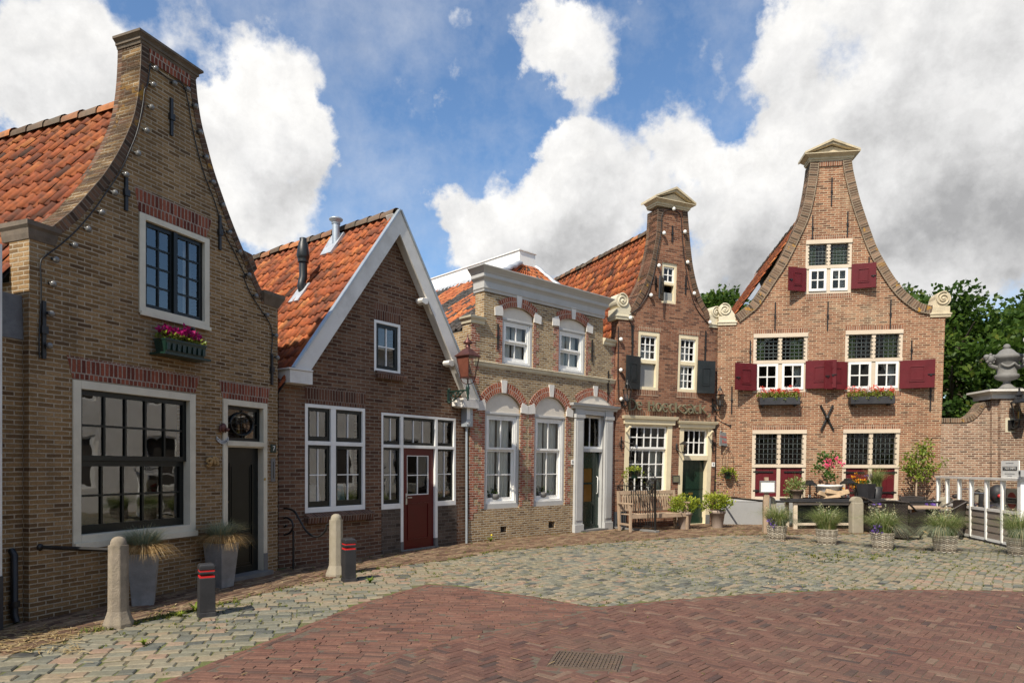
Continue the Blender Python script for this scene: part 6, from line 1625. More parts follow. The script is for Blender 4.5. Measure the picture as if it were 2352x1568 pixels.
# hanging baskets
def hanging_basket(p, label, drop=.75, out=.32, side=.1):
    t, u, z = at_wall(HD, 'hanging_basket', label, 'hanging basket', p, 0, 'green hanging baskets of trailing ivy'); mb = MB()
    mb.box(-.012, .012, -.02, -.002, -.16, .2).tube([(.07 * math.cos(i * .4), -.03, .0 + .07 * math.sin(i * .4)) for i in range(17)], .008, 5)
    mb.tube(arcpts([(0, -.02, .1), (side * .5, -out * .5, .03), (side, -out, -.02)], 5), .009, 5).tube([(side + .05 * math.cos(i * .4) * (1 - i / 30), -out, .02 + .05 * math.sin(i * .4) * (1 - i / 30)) for i in range(20)], .007, 5); mb.build('bracket', BLACK, t)
    mb = MB()
    for k in range(4):
        an = R(90 * k + 20); c, n_ = math.cos(an), math.sin(an); mb.tube(arcpts([(side, -out, -.04), (side + c * .14, -out + n_ * .14, -.25), (side + c * .17, -out + n_ * .17, -.5), (side + c * .1, -out + n_ * .1, -drop)], 4), .005, 4)
    mb.build('wire', BLACK, t)
    MB().lathe([(.085, -drop - .1), (.115, -drop + .06), (.125, -drop + .06), (.125, -drop + .085)], (side, -out, 0), 14).build('pot', MGREEN, t)
    mb = MB(); blobs(mb, (side, -out, -drop + .13), 170, .2, .2, .09, .055)
    for _ in range(13):
        an = rq.random() * 6.283; r_ = rq.uniform(.15, .3); ll = rq.uniform(.1, .38)
        for k in range(12): f = k / 12; mb.leaf((side + math.cos(an) * (.1 + r_ * math.sin(f * 1.6)), -out + math.sin(an) * (.1 + r_ * .7 * math.sin(f * 1.6)), -drop + .12 - ll * f * f * 1.1), .05, rq.random(), None, .7)
    mb.build('ivy', LEAF_Y, t); return t
hanging_basket(D2(300, 725), 'green hanging basket with trailing yellow green ivy left of the restaurant window', .82, .30, .22)
hanging_basket(D2(1120, 750), 'green hanging basket with trailing yellow green ivy below the hanging sign', .82, .26, .34)
# potted laurels
def potted_shrub(p, label, s=1.0):
    q = gpt(p); t = thing('potted_shrub', label, 'potted shrub', q, 0, 'yellow green laurels in taupe pots')
    MB().lathe([(.15 * s, 0), (.215 * s, .42 * s), (.235 * s, .425 * s), (.24 * s, .52 * s), (.2 * s, .52 * s), (.19 * s, .47 * s)], (0, 0, 0), 20).build('pot', TERRA, t)
    MB().lathe([(.2 * s, .47 * s), (.001, .48 * s)], (0, 0, 0), 16).build('soil', DARK, t)
    mb = MB()
    for _ in range(80):
        an = rq.random() * 6.283; rr = rq.random() ** .6 * .39 * s; zc = .60 * s + rq.uniform(0, .40) * s - rr * .2
        for _ in range(13): mb.leaf((math.cos(an) * rr + rq.gauss(0, .04), math.sin(an) * rr + rq.gauss(0, .04), zc + rq.gauss(0, .04)), .10 * s, min(1, max(0, rq.gauss(.35 + .5 * (zc / s - .60) / .40, .2))), (math.cos(an) * .5, math.sin(an) * .5, .7), .4)
    mb.build('foliage', LEAF_Y, t)
    mb = MB()
    for k in range(5): an = k * 1.3; mb.tube([(0, 0, .46 * s), (math.cos(an) * .1, math.sin(an) * .1, .75 * s)], .012, 5)
    mb.build('stem', WOODT, t); return t
potted_shrub(D2(1163, 1478), 'yellow green laurel in a taupe pot right of the restaurant door', .92)
potted_shrub(D2(868, 1488), 'yellow green laurel in a taupe pot half hidden behind the bench', .88)
# bench
qb = gpt(D2(590, 1498)); wb = Vector((FD.d.x, FD.d.y, 0))
t = thing('garden_bench', 'weathered teak garden bench under the restaurant window', 'bench', qb, FD.rot)
bl_ = (at_depth(D2(880, 1400), qb.y + .3) - at_depth(D2(300, 1400), qb.y - .3)).length; hb_ = min(1.0, bl_ / 2); L2 = hb_ * .94
sc = 1.08
for x in (-L2, L2):
    MB().box(x - .03, x + .03, -.28, -.22, 0, .64 * sc).build('leg', WOODT, t, bevel=.005)
    MB().hexa([(x - .03, .2, 0), (x + .03, .2, 0), (x + .03, .27, 0), (x - .03, .27, 0)], [(x - .03, .27, .95 * sc), (x + .03, .27, .95 * sc), (x + .03, .33, .95 * sc), (x - .03, .33, .95 * sc)]).build('leg', WOODT, t, bevel=.005)
    MB().box(x - .04, x + .04, -.33, .27, .641 * sc, .68 * sc).build('armrest', WOODT, t, bevel=.008)
    MB().box(x - .02, x + .02, -.21, .21, .16, .21).build('stretcher', WOODT, t)
mb = MB().box(-L2 + .031, L2 - .031, -.27, -.23, .34, .42)
for k in range(5): mb.box(-L2 + .032, L2 - .032, -.27 + k * .1, -.19 + k * .1, .4205, .445)
mb.build('seat', WOODT, t, bevel=.004)
mb = MB().box(-L2 + .031, L2 - .031, .285, .325, .86 * sc, .95 * sc).box(-L2 + .031, L2 - .031, .25, .285, .5, .56)
n = 22
for i in range(n):
    x = -L2 + .06 + (2 * L2 - .12) * i / (n - 1); mb.hexa([(x - .022, .258, .5601), (x + .022, .258, .5601), (x + .022, .276, .5601), (x - .022, .276, .5601)], [(x - .022, .296, .8599 * sc), (x + .022, .296, .8599 * sc), (x + .022, .314, .8599 * sc), (x - .022, .314, .8599 * sc)])
mb.build('backrest', WOODT, t, bevel=.003)
# railing round the bench
fa_, fb_ = gpt(D2(192, 1478)), gpt(D2(606, 1518)); dv_ = fb_ - fa_; fl_ = dv_.length; t = thing('iron_railing', 'black wrought iron railing with hooped tops in front of the bench', 'railing', fa_, math.atan2(dv_.y, dv_.x))
hp = 1.28
for x in (0, fl_): MB().lathe([(.03, 0), (.03, hp), (.045, hp + .01), (.02, hp + .09), (.001, hp + .16)], (x, 0, 0), 8).build('post', BLACK, t)
mb = MB().tube([(0, 0, 1.16), (fl_, 0, 1.16)], .013, 6).tube([(0, 0, .12), (fl_, 0, .12)], .013, 6).tube([(0, 0, 1.06 * 0 + .1), (0, 0, .11)], .01, 4); mb.build('rail', BLACK, t)
n = 20
for i in range(1, n): 
    x = fl_ * i / n; MB().tube([(x, 0, .1), (x, 0, 1.2 if i % 2 else 1.17)], .010, 5).build('bar', BLACK, t)
for i in range(0, n - 1, 4):
    x0 = fl_ * (i + 1) / n; x1 = fl_ * (i + 3) / n; c = (x0 + x1) / 2; r_ = (x1 - x0) / 2; MB().tube([(c + r_ * math.cos(a * math.pi / 10), 0, 1.17 + r_ * 1.5 * math.sin(a * math.pi / 10)) for a in range(11)], .010, 5).build('hoop', BLACK, t)
MB().box(-.06, fl_ + .08, -.08, .08, -.02, .05).build('kerb', BLUESTONE, t, bevel=.01)
# lantern on a hooked stake
ql = gpt(D2(545, 1500)); ql = at_depth(D2(545, 1180), ql.y); ql.z = 0
t = thing('stake_lantern', 'black garden lantern hanging on a hooked stake behind the railing', 'lantern', ql)
zl_ = EYE + ray(D2(545, 1170)).z * ql.y
mb = MB().tube(arcpts([(.02, 0, 0), (.02, 0, zl_ + .1), (-.03, 0, zl_ + .55), (.02, 0, zl_ + .72), (.09, 0, zl_ + .62), (.1, 0, zl_ + .4)], 5), .01, 5); mb.build('stake', BLACK, t)
mb = MB().lathe([(.07, .0), (.07, .015)], (.05, 0, zl_), 6, False).lathe([(.15, .27), (.14, .29), (.05, .33), (.02, .38)], (.05, 0, zl_), 6, False).tube([(.05 + .11 * math.cos(a * math.pi / 8), 0, zl_ + .34 + .24 * math.sin(a * math.pi / 8)) for a in range(9)], .008, 4)
for k in range(6): an = R(60 * k); mb.tube([(.05 + .065 * math.cos(an), .065 * math.sin(an), zl_), (.05 + .13 * math.cos(an), .13 * math.sin(an), zl_ + .28)], .007, 4)
mb.build('lantern_frame', BLACK, t); MB().lathe([(.06, .016), (.125, .268)], (.05, 0, zl_), 6, False).build('lantern_glass', LGLASS, t)

# ---- E window boxes
def window_box(p0, p1, label):
    a = HE.uv(p0, -.28); b = HE.uv(p1, -.28); um = (a[0] + b[0]) / 2; w = (b[0] - a[0]) / 2; zt, zb = a[1], b[1]
    t = thing('window_box', label, 'flower box', HE.world(um, 0, zb) , FE.rot, 'black window boxes of geraniums'); h = zt - zb
    MB().box(-w, w, -.26, -.03, 0, h).build('trough', SLATE, t, bevel=.006)
    for s in (-1, 1): MB().box(s * w * .8 - .02, s * w * .8 + .02, -.2, -.002, -.04, -.001).build('bracket', BLACK, t)
    lm, rm, wm = MB(), MB(), MB()
    for i in range(15):
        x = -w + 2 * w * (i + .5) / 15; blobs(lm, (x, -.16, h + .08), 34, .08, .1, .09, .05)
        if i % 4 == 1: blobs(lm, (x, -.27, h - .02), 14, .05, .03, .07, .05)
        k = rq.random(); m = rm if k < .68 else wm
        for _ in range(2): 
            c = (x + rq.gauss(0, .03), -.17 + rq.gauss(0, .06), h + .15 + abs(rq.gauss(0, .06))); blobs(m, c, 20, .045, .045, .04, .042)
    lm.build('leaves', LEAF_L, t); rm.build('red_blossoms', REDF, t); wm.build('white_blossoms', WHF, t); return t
window_box(E2(374, 665), E2(690, 718), 'black window box of red and white geraniums under the left upper window')
window_box(E2(1090, 658), E2(1435, 711), 'black window box of red and white geraniums under the right upper window')
# ---------------------------------------------------------------- terrace at the right, garden wall, trees
def wicker_basket(p, label, h, r, first=[None], grass=LEAF_T, rz=0.0, purple=False):
    q = gpt(p); t = thing('basket_planter', label, 'planter', q, rz, 'wicker baskets of ornamental grass'); n = 44; m = 17
    if first[0] is None:
        mb = MB()
        for i in range(m):
            z = h * (i + .5) / m; rr = r * (.78 + .22 * (i + .5) / m)
            V = []
            for k in range(n):
                a = 2 * math.pi * k / n; d_ = .010 * (1 if (k // 2 + i) % 2 else -1)
                for (dr, dz) in ((-.008, 0), (0, -h / m * .48), (.009, 0), (0, h / m * .48)): V.append(((rr + d_ + dr) * math.cos(a), (rr + d_ + dr) * math.sin(a), z + dz))
            Fs = [(4 * k + s, 4 * ((k + 1) % n) + s, 4 * ((k + 1) % n) + (s + 1) % 4, 4 * k + (s + 1) % 4) for k in range(n) for s in range(4)]
            mb.add(V, Fs, rnd=min(1, max(0, rq.gauss(.55, .25))))
        for k in range(0, n, 4): a = 2 * math.pi * (k + .5) / n; mb.tube([(r * .78 * math.cos(a), r * .78 * math.sin(a), 0), (r * math.cos(a), r * math.sin(a), h)], .011, 5, rnd=.35)
        o = mb.build('basket', WICK, t); first[0] = o
        MB().lathe([(r * .74, .01), (r * .95, h - .05), (.001, h - .04)], (0, 0, 0), 16).build('liner', DARK, t)
        first.append([x for x in bpy.data.objects if x.parent == t and x != o][0])
    else:
        for s in (first[0], first[1]): c = s.copy(); COL.objects.link(c); c.parent = t
    mb = MB()
    for _ in range(850):
        an = rq.random() * 6.283; r0 = rq.random() ** .7 * r * .8; sd_ = rq.random()
        mb.blade((math.cos(an) * r0, math.sin(an) * r0, h - .04), (math.cos(an + rq.gauss(0, .35)), math.sin(an + rq.gauss(0, .35)), 0), rq.uniform(.38, .74), rq.uniform(.25, 1.0), .010, sd_, 4, 1.05)
    mb.build('grass', GRASS_B, t)
    mb = MB()
    ang0 = R(-20)
    for _ in range(420):
        an = ang0 + rq.gauss(0, .8); r0 = rq.random() * r * .7
        mb.blade((math.cos(ang0) * r * .35 + math.cos(an) * r0 * .6, math.sin(ang0) * r * .35 + math.sin(an) * r0 * .6, h - .04), (math.cos(an), math.sin(an), 0), rq.uniform(.36, .56), rq.uniform(.7, 1.25), .008, rq.random(), 4, 1.5)
    mb.build('blue_grass', GRASS_Z, t)
    mb = MB()
    for k in range(16):
        a0 = rq.uniform(0, 6.28); c, s = math.cos(a0) * .12, math.sin(a0) * .12; hh = rq.uniform(.3, .6)
        for i in range(14): f = i / 14; mb.leaf((c * (1 + f) + rq.gauss(0, .012), s * (1 + f) + rq.gauss(0, .012), h + hh * (.45 + .55 * f)), .045, .55 + .4 * rq.random(), None, .4)
    mb.build('seed_head', GRASS_Z, t)
    if purple:
        mb = MB(); blobs(mb, (-r * .85, -r * .35, h + .06), 60, .1, .1, .1, .05); mb.build('pansy', PUF, t)
    return t
wicker_basket(F2(408, 605), 'wicker basket of grass with purple pansies, leftmost in the row', .33, .215, rz=.3, purple=True)
wicker_basket(F2(800, 640), 'wicker basket of grass standing before the stone post of the cupboard', .33, .215, rz=1.4)
wicker_basket(F2(1240, 675), 'wicker basket of grass in front of the cafe table', .335, .22, rz=.15, purple=True)
wicker_basket(F2(1730, 700), 'wicker basket of blue green grass in front of the white screen', .34, .225, rz=3.7)
wicker_basket(F2(2320, 725), 'wicker basket of grass cut by the right picture edge', .34, .225, rz=5.0)
# stone posts and bars of the stoop
P1, P2, P3 = gpt((1767, 1222)), gpt((1966, 1223)), gpt((2172, 1223))
for P, lab in ((P1, 'grey stone post behind the white menu board'), (P2, 'grey stone post in the middle of the black bar'), (P3, 'grey stone post at the right end of the black bar, by the white screen')):
    t = thing('stone_post', lab, 'bollard', P, .1, 'stone posts carrying the black bar'); MB().box(-.15, .15, -.1, .1, -.02, .78).build('shaft', CONC, t, bevel=.03)
    mb = MB(); prof = [(-.125 + .0, .7801)] ; pts = [(.13 * math.cos(math.pi * i / 12), .78 + .13 * math.sin(math.pi * i / 12)) for i in range(13)]; mb.slab(pts, -.09, .09); mb.build('dome', CONC, t, bevel=.015)
zb_ = .80
dl = FD.world(3.5, -.05, zb_)
pts = [tuple(dl), (P1.x, P1.y - .02, zb_ - .02), (P2.x, P2.y - .02, zb_ - .03), (P3.x, P3.y - .02, zb_ - .03)]
t = thing('stoop_bar', 'long black iron bar running between the stone posts of the terrace', 'rail', (0, 0, 0))
for a, b, c in zip(pts, pts[1:], range(3)): MB().tube([a, b], .028, 6).build('bar', BLACK, t)
# wooden post with menu board
pm = gpt(F2(325, 555)); t = thing('menu_board', 'blank white menu board on a weathered wooden post', 'menu board', (pm.x, pm.y, 0), .1)
hm = EYE + ray(F2(330, 120)).z * pm.y
MB().box(-.07, .07, -.04, .04, 0, hm - .42).build('post', WOODT, t, bevel=.012); MB().box(-.045, .045, -.03, .03, hm - .4199, hm + .02).build('stake', WOODT, t)
MB().tube([(.06, -.07, .5), (.06, -.07, hm - .5)], .022, 8).build('steel_tube', STEEL, t)
zb0 = EYE + ray(F2(330, 235)).z * pm.y; zb1 = EYE + ray(F2(330, 140)).z * pm.y
mb = MB(); ring(mb, (-.2, zb0, .2, zb1), .025, -.075, -.045); mb.build('frame', STEEL, t); MB().box(-.174, .174, -.06, -.05, zb0 + .026, zb1 - .026).build('sheet', WHITE, t)
# cupboard
c0 = gpt(F2(545, 535)); c1 = gpt(F2(1175, 520)); yc = (c0.y + c1.y) / 2 + .25; x0 = ray(F2(541, 400)).x * yc; x1 = ray(F2(1178, 400)).x * yc; zt = .80
t = thing('serving_cupboard', 'long cream framed cupboard with dark open panels serving as a side table', 'cupboard', (x0, yc, 0), 0)
w = x1 - x0
for x in (0, w - .1): MB().box(x, x + .1, .0, .06, 0, zt - .07).build('leg', SAND_P, t)
for x in (0, w - .1): MB().box(x, x + .1, .55, .61, 0, zt - .07).build('leg', SAND_P, t)
MB().box(.101, w - .101, .01, .05, zt - .16, zt - .0701).build('apron', SAND_P, t); MB().box(.101, w - .101, .01, .05, .1, .16).build('rail', SAND_P, t)
MB().box(.1, w - .1, .08, .1, .1, zt - .08).build('dark_panel', BLACKG, t)
MB().box(-.12, w + .25, -.08, .66, zt - .07, zt).build('top', SLATE, t, bevel=.006)
MB().box(w * .74, w * .74 + .1, .02, .06, .161, zt - .161).build('mullion', ROOMG, t)
def on_top(p, off=.28): 
    y = yc + off; r = ray(p); return Vector((r.x * y, y, zt + .001))
# things on the cupboard
POTB = paint('brown_pot', (.17, .12, .085), .8, .12, 5, .2)
q = on_top(F2(555, 310)); t = thing('potted_plant', 'straggly herb in a brown pot, left on the cupboard', 'potted plant', q)
MB().lathe([(.13, 0), (.19, .2), (.2, .2), (.2, .24), (.16, .24)], (0, 0, 0), 16).build('pot', POTB, t); mb = MB(); blobs(mb, (0, 0, .36), 330, .3, .26, .2, .06); blobs(mb, (-.22, -.05, .15), 120, .12, .1, .2, .05)
for _ in range(60): an = rq.random() * 6.28; mb.blade((0, 0, .22), (math.cos(an), math.sin(an), 0), rq.uniform(.3, .6), rq.uniform(.2, .9), .012, rq.random(), 3, .9)
mb.build('foliage', GRASS_B, t)
def candle_lantern(p, w, h, label, off=.2):
    q = on_top(p, off); t = thing('candle_lantern', label, 'lantern', q, .3, 'black candle lanterns on the cupboard'); a = w / 2; mb = MB().box(-a, a, -a, a, 0, .03).box(-a, a, -a, a, h * .68, h * .72)
    for sx in (-1, 1):
        for sy in (-1, 1): mb.box(sx * a - (.016 if sx > 0 else 0), sx * a + (.016 if sx < 0 else 0), sy * a - (.016 if sy > 0 else 0), sy * a + (.016 if sy < 0 else 0), .0301, h * .6799)
    mb.build('lantern_frame', BLACK, t); MB().lathe([(a * 1.5, h * .721), (a * .75, h * .86), (a * .7, h * .92), (.01, h * .95)], (0, 0, 0), 4, False, ph=R(45)).build('lantern_roof', BLACK, t)
    MB().tube([(.5 * a * math.cos(k * math.pi / 8), 0, h * .93 + .5 * a * math.sin(k * math.pi / 8)) for k in range(9)], .005, 4).build('handle', BLACK, t)
    MB().lathe([(.035, .031), (.035, .1), (.001, .1)], (0, 0, 0), 10).build('candle', BULB, t)
    for s in (-1, 1): MB().add([(-a + .016, s * (a - .008), .03), (a - .016, s * (a - .008), .03), (a - .016, s * (a - .008), h * .68), (-a + .016, s * (a - .008), h * .68)], [(0, 1, 2, 3)]).build('pane', LGLASS, t)
candle_lantern(F2(667, 318), .26, .52, 'black candle lantern left of the pink flower urn')
candle_lantern(F2(968, 325), .28, .58, 'tall black wire lantern right of the firewood', .15)
q = on_top(F2(812, 290), .4); t = thing('flower_urn', 'pale stone urn with a shrub of pink dipladenia on the cupboard', 'potted plant', q)
MB().lathe([(.2, .08), (.3, .3), (.33, .34), (.37, .36), (.37, .41), (.3, .41), (.28, .36)], (0, 0, 0), 22).build('urn', STONE_W2 if 'STONE_W2' in globals() else BLUEP, t) if 'BLUEP' in globals() else MB().lathe([(.2, .02), (.3, .26), (.33, .3), (.37, .32), (.37, .37), (.3, .37), (.28, .33)], (0, 0, 0), 22).build('urn', WHITE_O, t)
mb = MB(); 
for _ in range(20): blobs(mb, (rq.gauss(0, .12), rq.gauss(0, .12), .55 + rq.random() * .62), 20, .11, .11, .1, .085)
mb.build('foliage', LEAF, t); mb = MB()
for c in ((-.16, -.2, .85), (.02, -.22, .6 + .3), (.3, -.1, .95), (.18, -.16, 1.02), (-.1, -.2, 1.0)): blobs(mb, c, 18, .06, .05, .05, .08)
mb.build('blossoms', PINK, t)
WOODL = paint('split_firewood', (.42, .30, .18), .85, .25, 9, .5, dirt=(.2, .12, .07), dirt_amt=.6)
for i, (px, py, ang, L_, lab) in enumerate(((770, 318, 30, .4, 'split firewood log at the left end of the pile'), (830, 320, -8, .5, 'split firewood log lying flat in the middle of the pile'), (850, 300, 12, .45, 'split firewood log on top of the pile'), (905, 318, -35, .5, 'split firewood log leaning at the right end of the pile'))):
    q = on_top(F2(px, 318), .12); z = .02 + (.1 if i == 2 else 0); t = MB(); M_ = Matrix.Rotation(R(ang * .6), 4, 'Y') @ Matrix.Rotation(R(ang), 4, 'Z')
    V = [M_ @ Vector(c) for c in [(-L_ / 2, -.06, 0), (-L_ / 2, .06, 0), (-L_ / 2, .0, .12), (L_ / 2, -.06, 0), (L_ / 2, .06, 0), (L_ / 2, .0, .12)]]
    zm_ = min(v.z for v in V); t.add([(v.x, v.y, v.z - zm_) for v in V], [(0, 2, 1), (3, 4, 5), (0, 1, 4, 3), (1, 2, 5, 4), (2, 0, 3, 5)])
    o = t.build('firewood_log', WOODL, None, loc=(q.x, q.y, q.z + (.1 if i == 2 else 0)), bevel=.008); tag(o, lab, 'log', 'split firewood on the cupboard')
q = on_top(F2(1060, 320), .45); t = thing('flower_pot', 'pot of orange pansies on the cupboard', 'potted plant', q)
MB().lathe([(.12, 0), (.17, .26), (.15, .26)], (0, 0, 0), 14).build('pot', SLATE, t); mb = MB(); blobs(mb, (-.1, -.05, .38), 160, .3, .2, .14, .06); mb.build('leaves', LEAF, t); mb = MB()
for _ in range(34): blobs(mb, (-.12 + rq.gauss(0, .15), -.12 + rq.gauss(0, .09), .42 + rq.gauss(0, .08)), 7, .03, .03, .03, .06)
mb.build('orange_blossoms', ORF, t); mb = MB(); blobs(mb, (.2, -.1, .6), 26, .1, .05, .05, .05); mb.build('purple_blossoms', PUF, t)
q = on_top(F2(1110, 325), .12); t = thing('square_planter', 'dark square glass planter right of the middle stone post', 'planter', q, .5)
MB().hexa([(-.13, -.13, 0), (.13, -.13, 0), (.13, .13, 0), (-.13, .13, 0)], [(-.17, -.17, .4), (.17, -.17, .4), (.17, .17, .4), (-.17, .17, .4)]).build('pot', SLATE, t); mb = MB(); blobs(mb, (0, 0, .43), 50, .13, .13, .05, .06); mb.build('plant', LEAF, t)
q = on_top(F2(1190, 320), .3); t = thing('grass_pot', 'dark pot of long green ornamental grass on the cupboard', 'potted plant', q)
MB().lathe([(.12, 0), (.16, .32), (.14, .32)], (0, 0, 0), 14).build('pot', SLATE, t); mb = MB()
for _ in range(420): an = rq.random() * 6.283; mb.blade((rq.gauss(0, .05), rq.gauss(0, .05), .3), (math.cos(an), math.sin(an), 0), rq.uniform(.5, .85), rq.uniform(.3, 1.05), .010, rq.random(), 4, 1.0)
mb.build('grass', GRASS_B, t)
# table and rattan chairs
qt = gpt(F2(1485, 572)); t = thing('cafe_table', 'weathered wooden topped cafe table with ornate iron foot', 'table', qt, R(8))
MB().box(-.66, .66, -.4, .4, .66, .70).build('tabletop', WOODT, t, bevel=.006); RUST = paint('rusty_leg', (.20, .09, .045), .7, .3, 9, .3)
MB().lathe([(.05, .05), (.04, .2), (.06, .25), (.045, .3), (.045, .66)], (0, 0, 0), 10).build('pedestal', RUST, t)
mb = MB()
for k in range(4): an = R(45 + 90 * k); c, s = math.cos(an), math.sin(an); mb.tube(arcpts([(c * .04, s * .04, .16), (c * .2, s * .2, .12), (c * .34, s * .34, .03), (c * .4, s * .4, .015)], 5), .018, 6)
mb.build('foot', GILT, t)
def chair(q, rz, label):
    t = thing('rattan_chair', label, 'chair', q, rz, 'dark rattan chairs round the cafe table')
    def weave(P, Q, S, T, nx, ny, name):      # patch of woven strands between four corners
        P, Q, S, T = map(Vector, (P, Q, S, T)); nn = (Q - P).cross(T - P).normalized(); mb = MB()
        for j in range(ny):
            V = []
            for i in range(nx + 1):
                s = i / nx; d_ = nn * (.006 * (1 if (i + j) % 2 else -1))
                for f in (j / ny, (j + .92) / ny): V.append(P.lerp(Q, s).lerp(T.lerp(S, s), f) + d_)
            mb.add(V, [(2 * i, 2 * i + 2, 2 * i + 3, 2 * i + 1) for i in range(nx)], rnd=min(1, max(0, rq.gauss(.5, .25))))
        mb.add([P - nn * .008, Q - nn * .008, S - nn * .008, T - nn * .008], [(0, 1, 2, 3)], rnd=.1).add([P - nn * .03, Q - nn * .03, S - nn * .03, T - nn * .03], [(3, 2, 1, 0)], rnd=.2)
        return mb.build(name, RATT, t)
    # chair faces -y; back at +y
    weave((.27, .24, .05), (-.27, .24, .05), (-.31, .34, .86), (.31, .34, .86), 18, 26, 'backrest'); weave((-.27, -.27, .43), (.27, -.27, .43), (.27, .24, .43), (-.27, .24, .43), 14, 14, 'seat')
    weave((-.27, -.27, .1), (.27, -.27, .1), (.27, -.27, .43), (-.27, -.27, .43), 14, 10, 'front_panel')
    for s in (-1, 1): weave((s * .28, .24 * s * 1, .1), (s * .28, -.27 * s, .1), (s * .3, -.27 * s, .62), (s * .3, .28 * s, .66), 14, 16, 'side_panel')
    for s in (-1, 1): MB().tube([(s * .29, -.27, .64), (s * .31, .0, .66), (s * .31, .32, .86)], .022, 6, rnd=.4).build('arm', RATT, t)
    MB().tube([(-.31, .345, .86), (0, .37, .88), (.31, .345, .86)], .022, 6, rnd=.5).build('top_rail', RATT, t)
    for sx in (-1, 1):
        for sy in (-1, 1): MB().tube([(sx * .26, sy * .24, .0), (sx * .26, sy * .24, .42)], .022, 6, rnd=.2).build('leg', RATT, t)
    return t
chair(gpt(F2(1400, 598)), R(118), 'dark rattan chair at the front of the cafe table with its back to the street')
chair(gpt(F2(1260, 560)) + Vector((.05, .5, 0)), R(80), 'dark rattan chair at the left end of the cafe table')
chair(gpt(F2(1640, 560)) + Vector((.05, .75, 0)), R(-8), 'dark rattan chair behind the cafe table facing the street')
chair(gpt(F2(1790, 600)) + Vector((-.05, .2, 0)), R(-100), 'dark rattan chair at the right end of the cafe table by the white screen')
# trough of purple lobelia, young tree
ql = Vector((ray(F2(1460, 360)).x * 18.1, 18.1, 0)); t = thing('flower_trough', 'long trough of purple flowers at the foot of the salmon brick house', 'planter', ql)
MB().box(-1.3, 1.4, -.15, .15, 0, .52).build('trough', CEMENT_D, t); mb = MB(); blobs(mb, (.05, 0, .55), 500, 1.3, .2, .08, .07); mb.build('leaves', LEAF, t); mb = MB(); blobs(mb, (.05, -.05, .6), 1500, 1.3, .2, .08, .06); mb.build('blossoms', PUF, t)
qy = Vector((ray(F2(1504, 300)).x * 18.3, 18.3, .0)); ty = thing('young_tree', 'slender young tree with yellow green leaves against the salmon brick wall', 'tree', qy)
htop = EYE + ray((2112, 1008)).z * 18.3; hlow = EYE + ray((2107, 1110)).z * 18.3
MB().tube([(0, 0, 0), (.0, 0, 1.0), (.02, .0, hlow + .2), (.05, 0, htop - .3)], [.03, .026, .022, .008], 6).build('trunk', WOODT, ty)
mb = MB(); tw = MB()
def px18(x, y): r = ray((x, y)); return Vector((r.x * 18.3 - qy.x, rq.gauss(0, .15), EYE + r.z * 18.3))
FZ = crop(3500, 1650, 3.2657)
for (bx, by), (ex, ey) in (((545, 880), (610, 345)), ((560, 780), (740, 360)), ((560, 830), (815, 545)), ((570, 860), (985, 605)), ((540, 800), (385, 560)), ((545, 860), (355, 680)), ((555, 700), (560, 400)), ((560, 860), (700, 700)), ((545, 870), (460, 740)), ((560, 700), (640, 450)), ((550, 600), (690, 480)), ((560, 800), (520, 520))):
    a, b = px18(*FZ(bx, by)), px18(*FZ(ex, ey)); a.y = 0; tw.tube([a, (a + b) / 2 + Vector((0, 0, .04)), b], [.012, .008, .003], 4)
    for _ in range(72):
        f = rq.random() ** .8; p = a.lerp(b, f) + Vector((rq.gauss(0, .09), rq.gauss(0, .12), rq.gauss(0, .08))) * (1.15 - .7 * f); mb.leaf(p, .10, min(1, max(0, rq.gauss(.45, .25))), None, .5)
tw.build('twig', WOODT, ty); mb.build('crown', LEAF_L, ty)
# garden wall, gate pillar, urn
FGp = FE.world(HE.uv(E2(1808, 800))[0] + .0, .1, 0); FG = Facade((FGp.x, FGp.y), (1, -.04))
HG = House(FG, 'garden_wall', 'brick garden wall with a curved coping behind the white screen', 'wall', .3); g = HG.uv
ue = g(F1(955, 700))[0]
top = arcpts([g(F1(*p)) for p in [(640, 690), (720, 690), (800, 688), (840, 670), (875, 635), (895, 605), (915, 590), (950, 588)]], 4); top[0] = (0.02, top[0][1]); top[-1] = (ue, top[-1][1])
HG.part(MB().slab([(.02, -.05), (ue, -.05)] + top[::-1], 0, .3), 'wall', BR_G); mb = MB(); band(mb, [(a, b + .13) for a, b in top], .13, -.03, .34, -1); HG.part(mb, 'coping', BR_CAPE)
tp = thing('gate_pillar', 'broad brick gate pillar with a white painted cornice at the right edge', 'pillar', FG.p0, FG.rot)
up0 = g(F1(990, 700))[0]; up1 = up0 + 2.4; zc = g(F1(1050, 545))[1]
MB().box(ue - .0, up0, -.1, .5, -.05, zc - .0).build('pilaster', BR_G, tp); MB().box(up0 + .001, up1, -.22, .6, -.05, zc).build('wall', BR_G, tp)
zt2 = g(F1(1050, 490), -.3)[1]
mb = MB(); mould(mb, up0, up1, [(.22, zc), (.24, zc + .01), (.24, zc + (zt2 - zc) * .55), (.28, zc + (zt2 - zc) * .6), (.34, zc + (zt2 - zc) * .8), (.42, zt2 - .02), (.42, zt2 + .03), (.2, zt2 + .06)], .6); mb.build('cornice', WHITE_O, tp)
MB().box(ue - .1, up0 - .0, -.16, .55, zc - .0, zc + .18).build('cornice_return', WHITE_O, tp)
uu = g(F1(1062, 400), .2)[0]; pu = FG.world(uu, .2, zt2 + .06); hu = (EYE + ray(F1(1062, 190)).z * pu.y) - pu.z; s = hu * .97
t = thing('stone_urn', 'weathered carved stone urn with lion handles on the gate pillar', 'urn', pu)
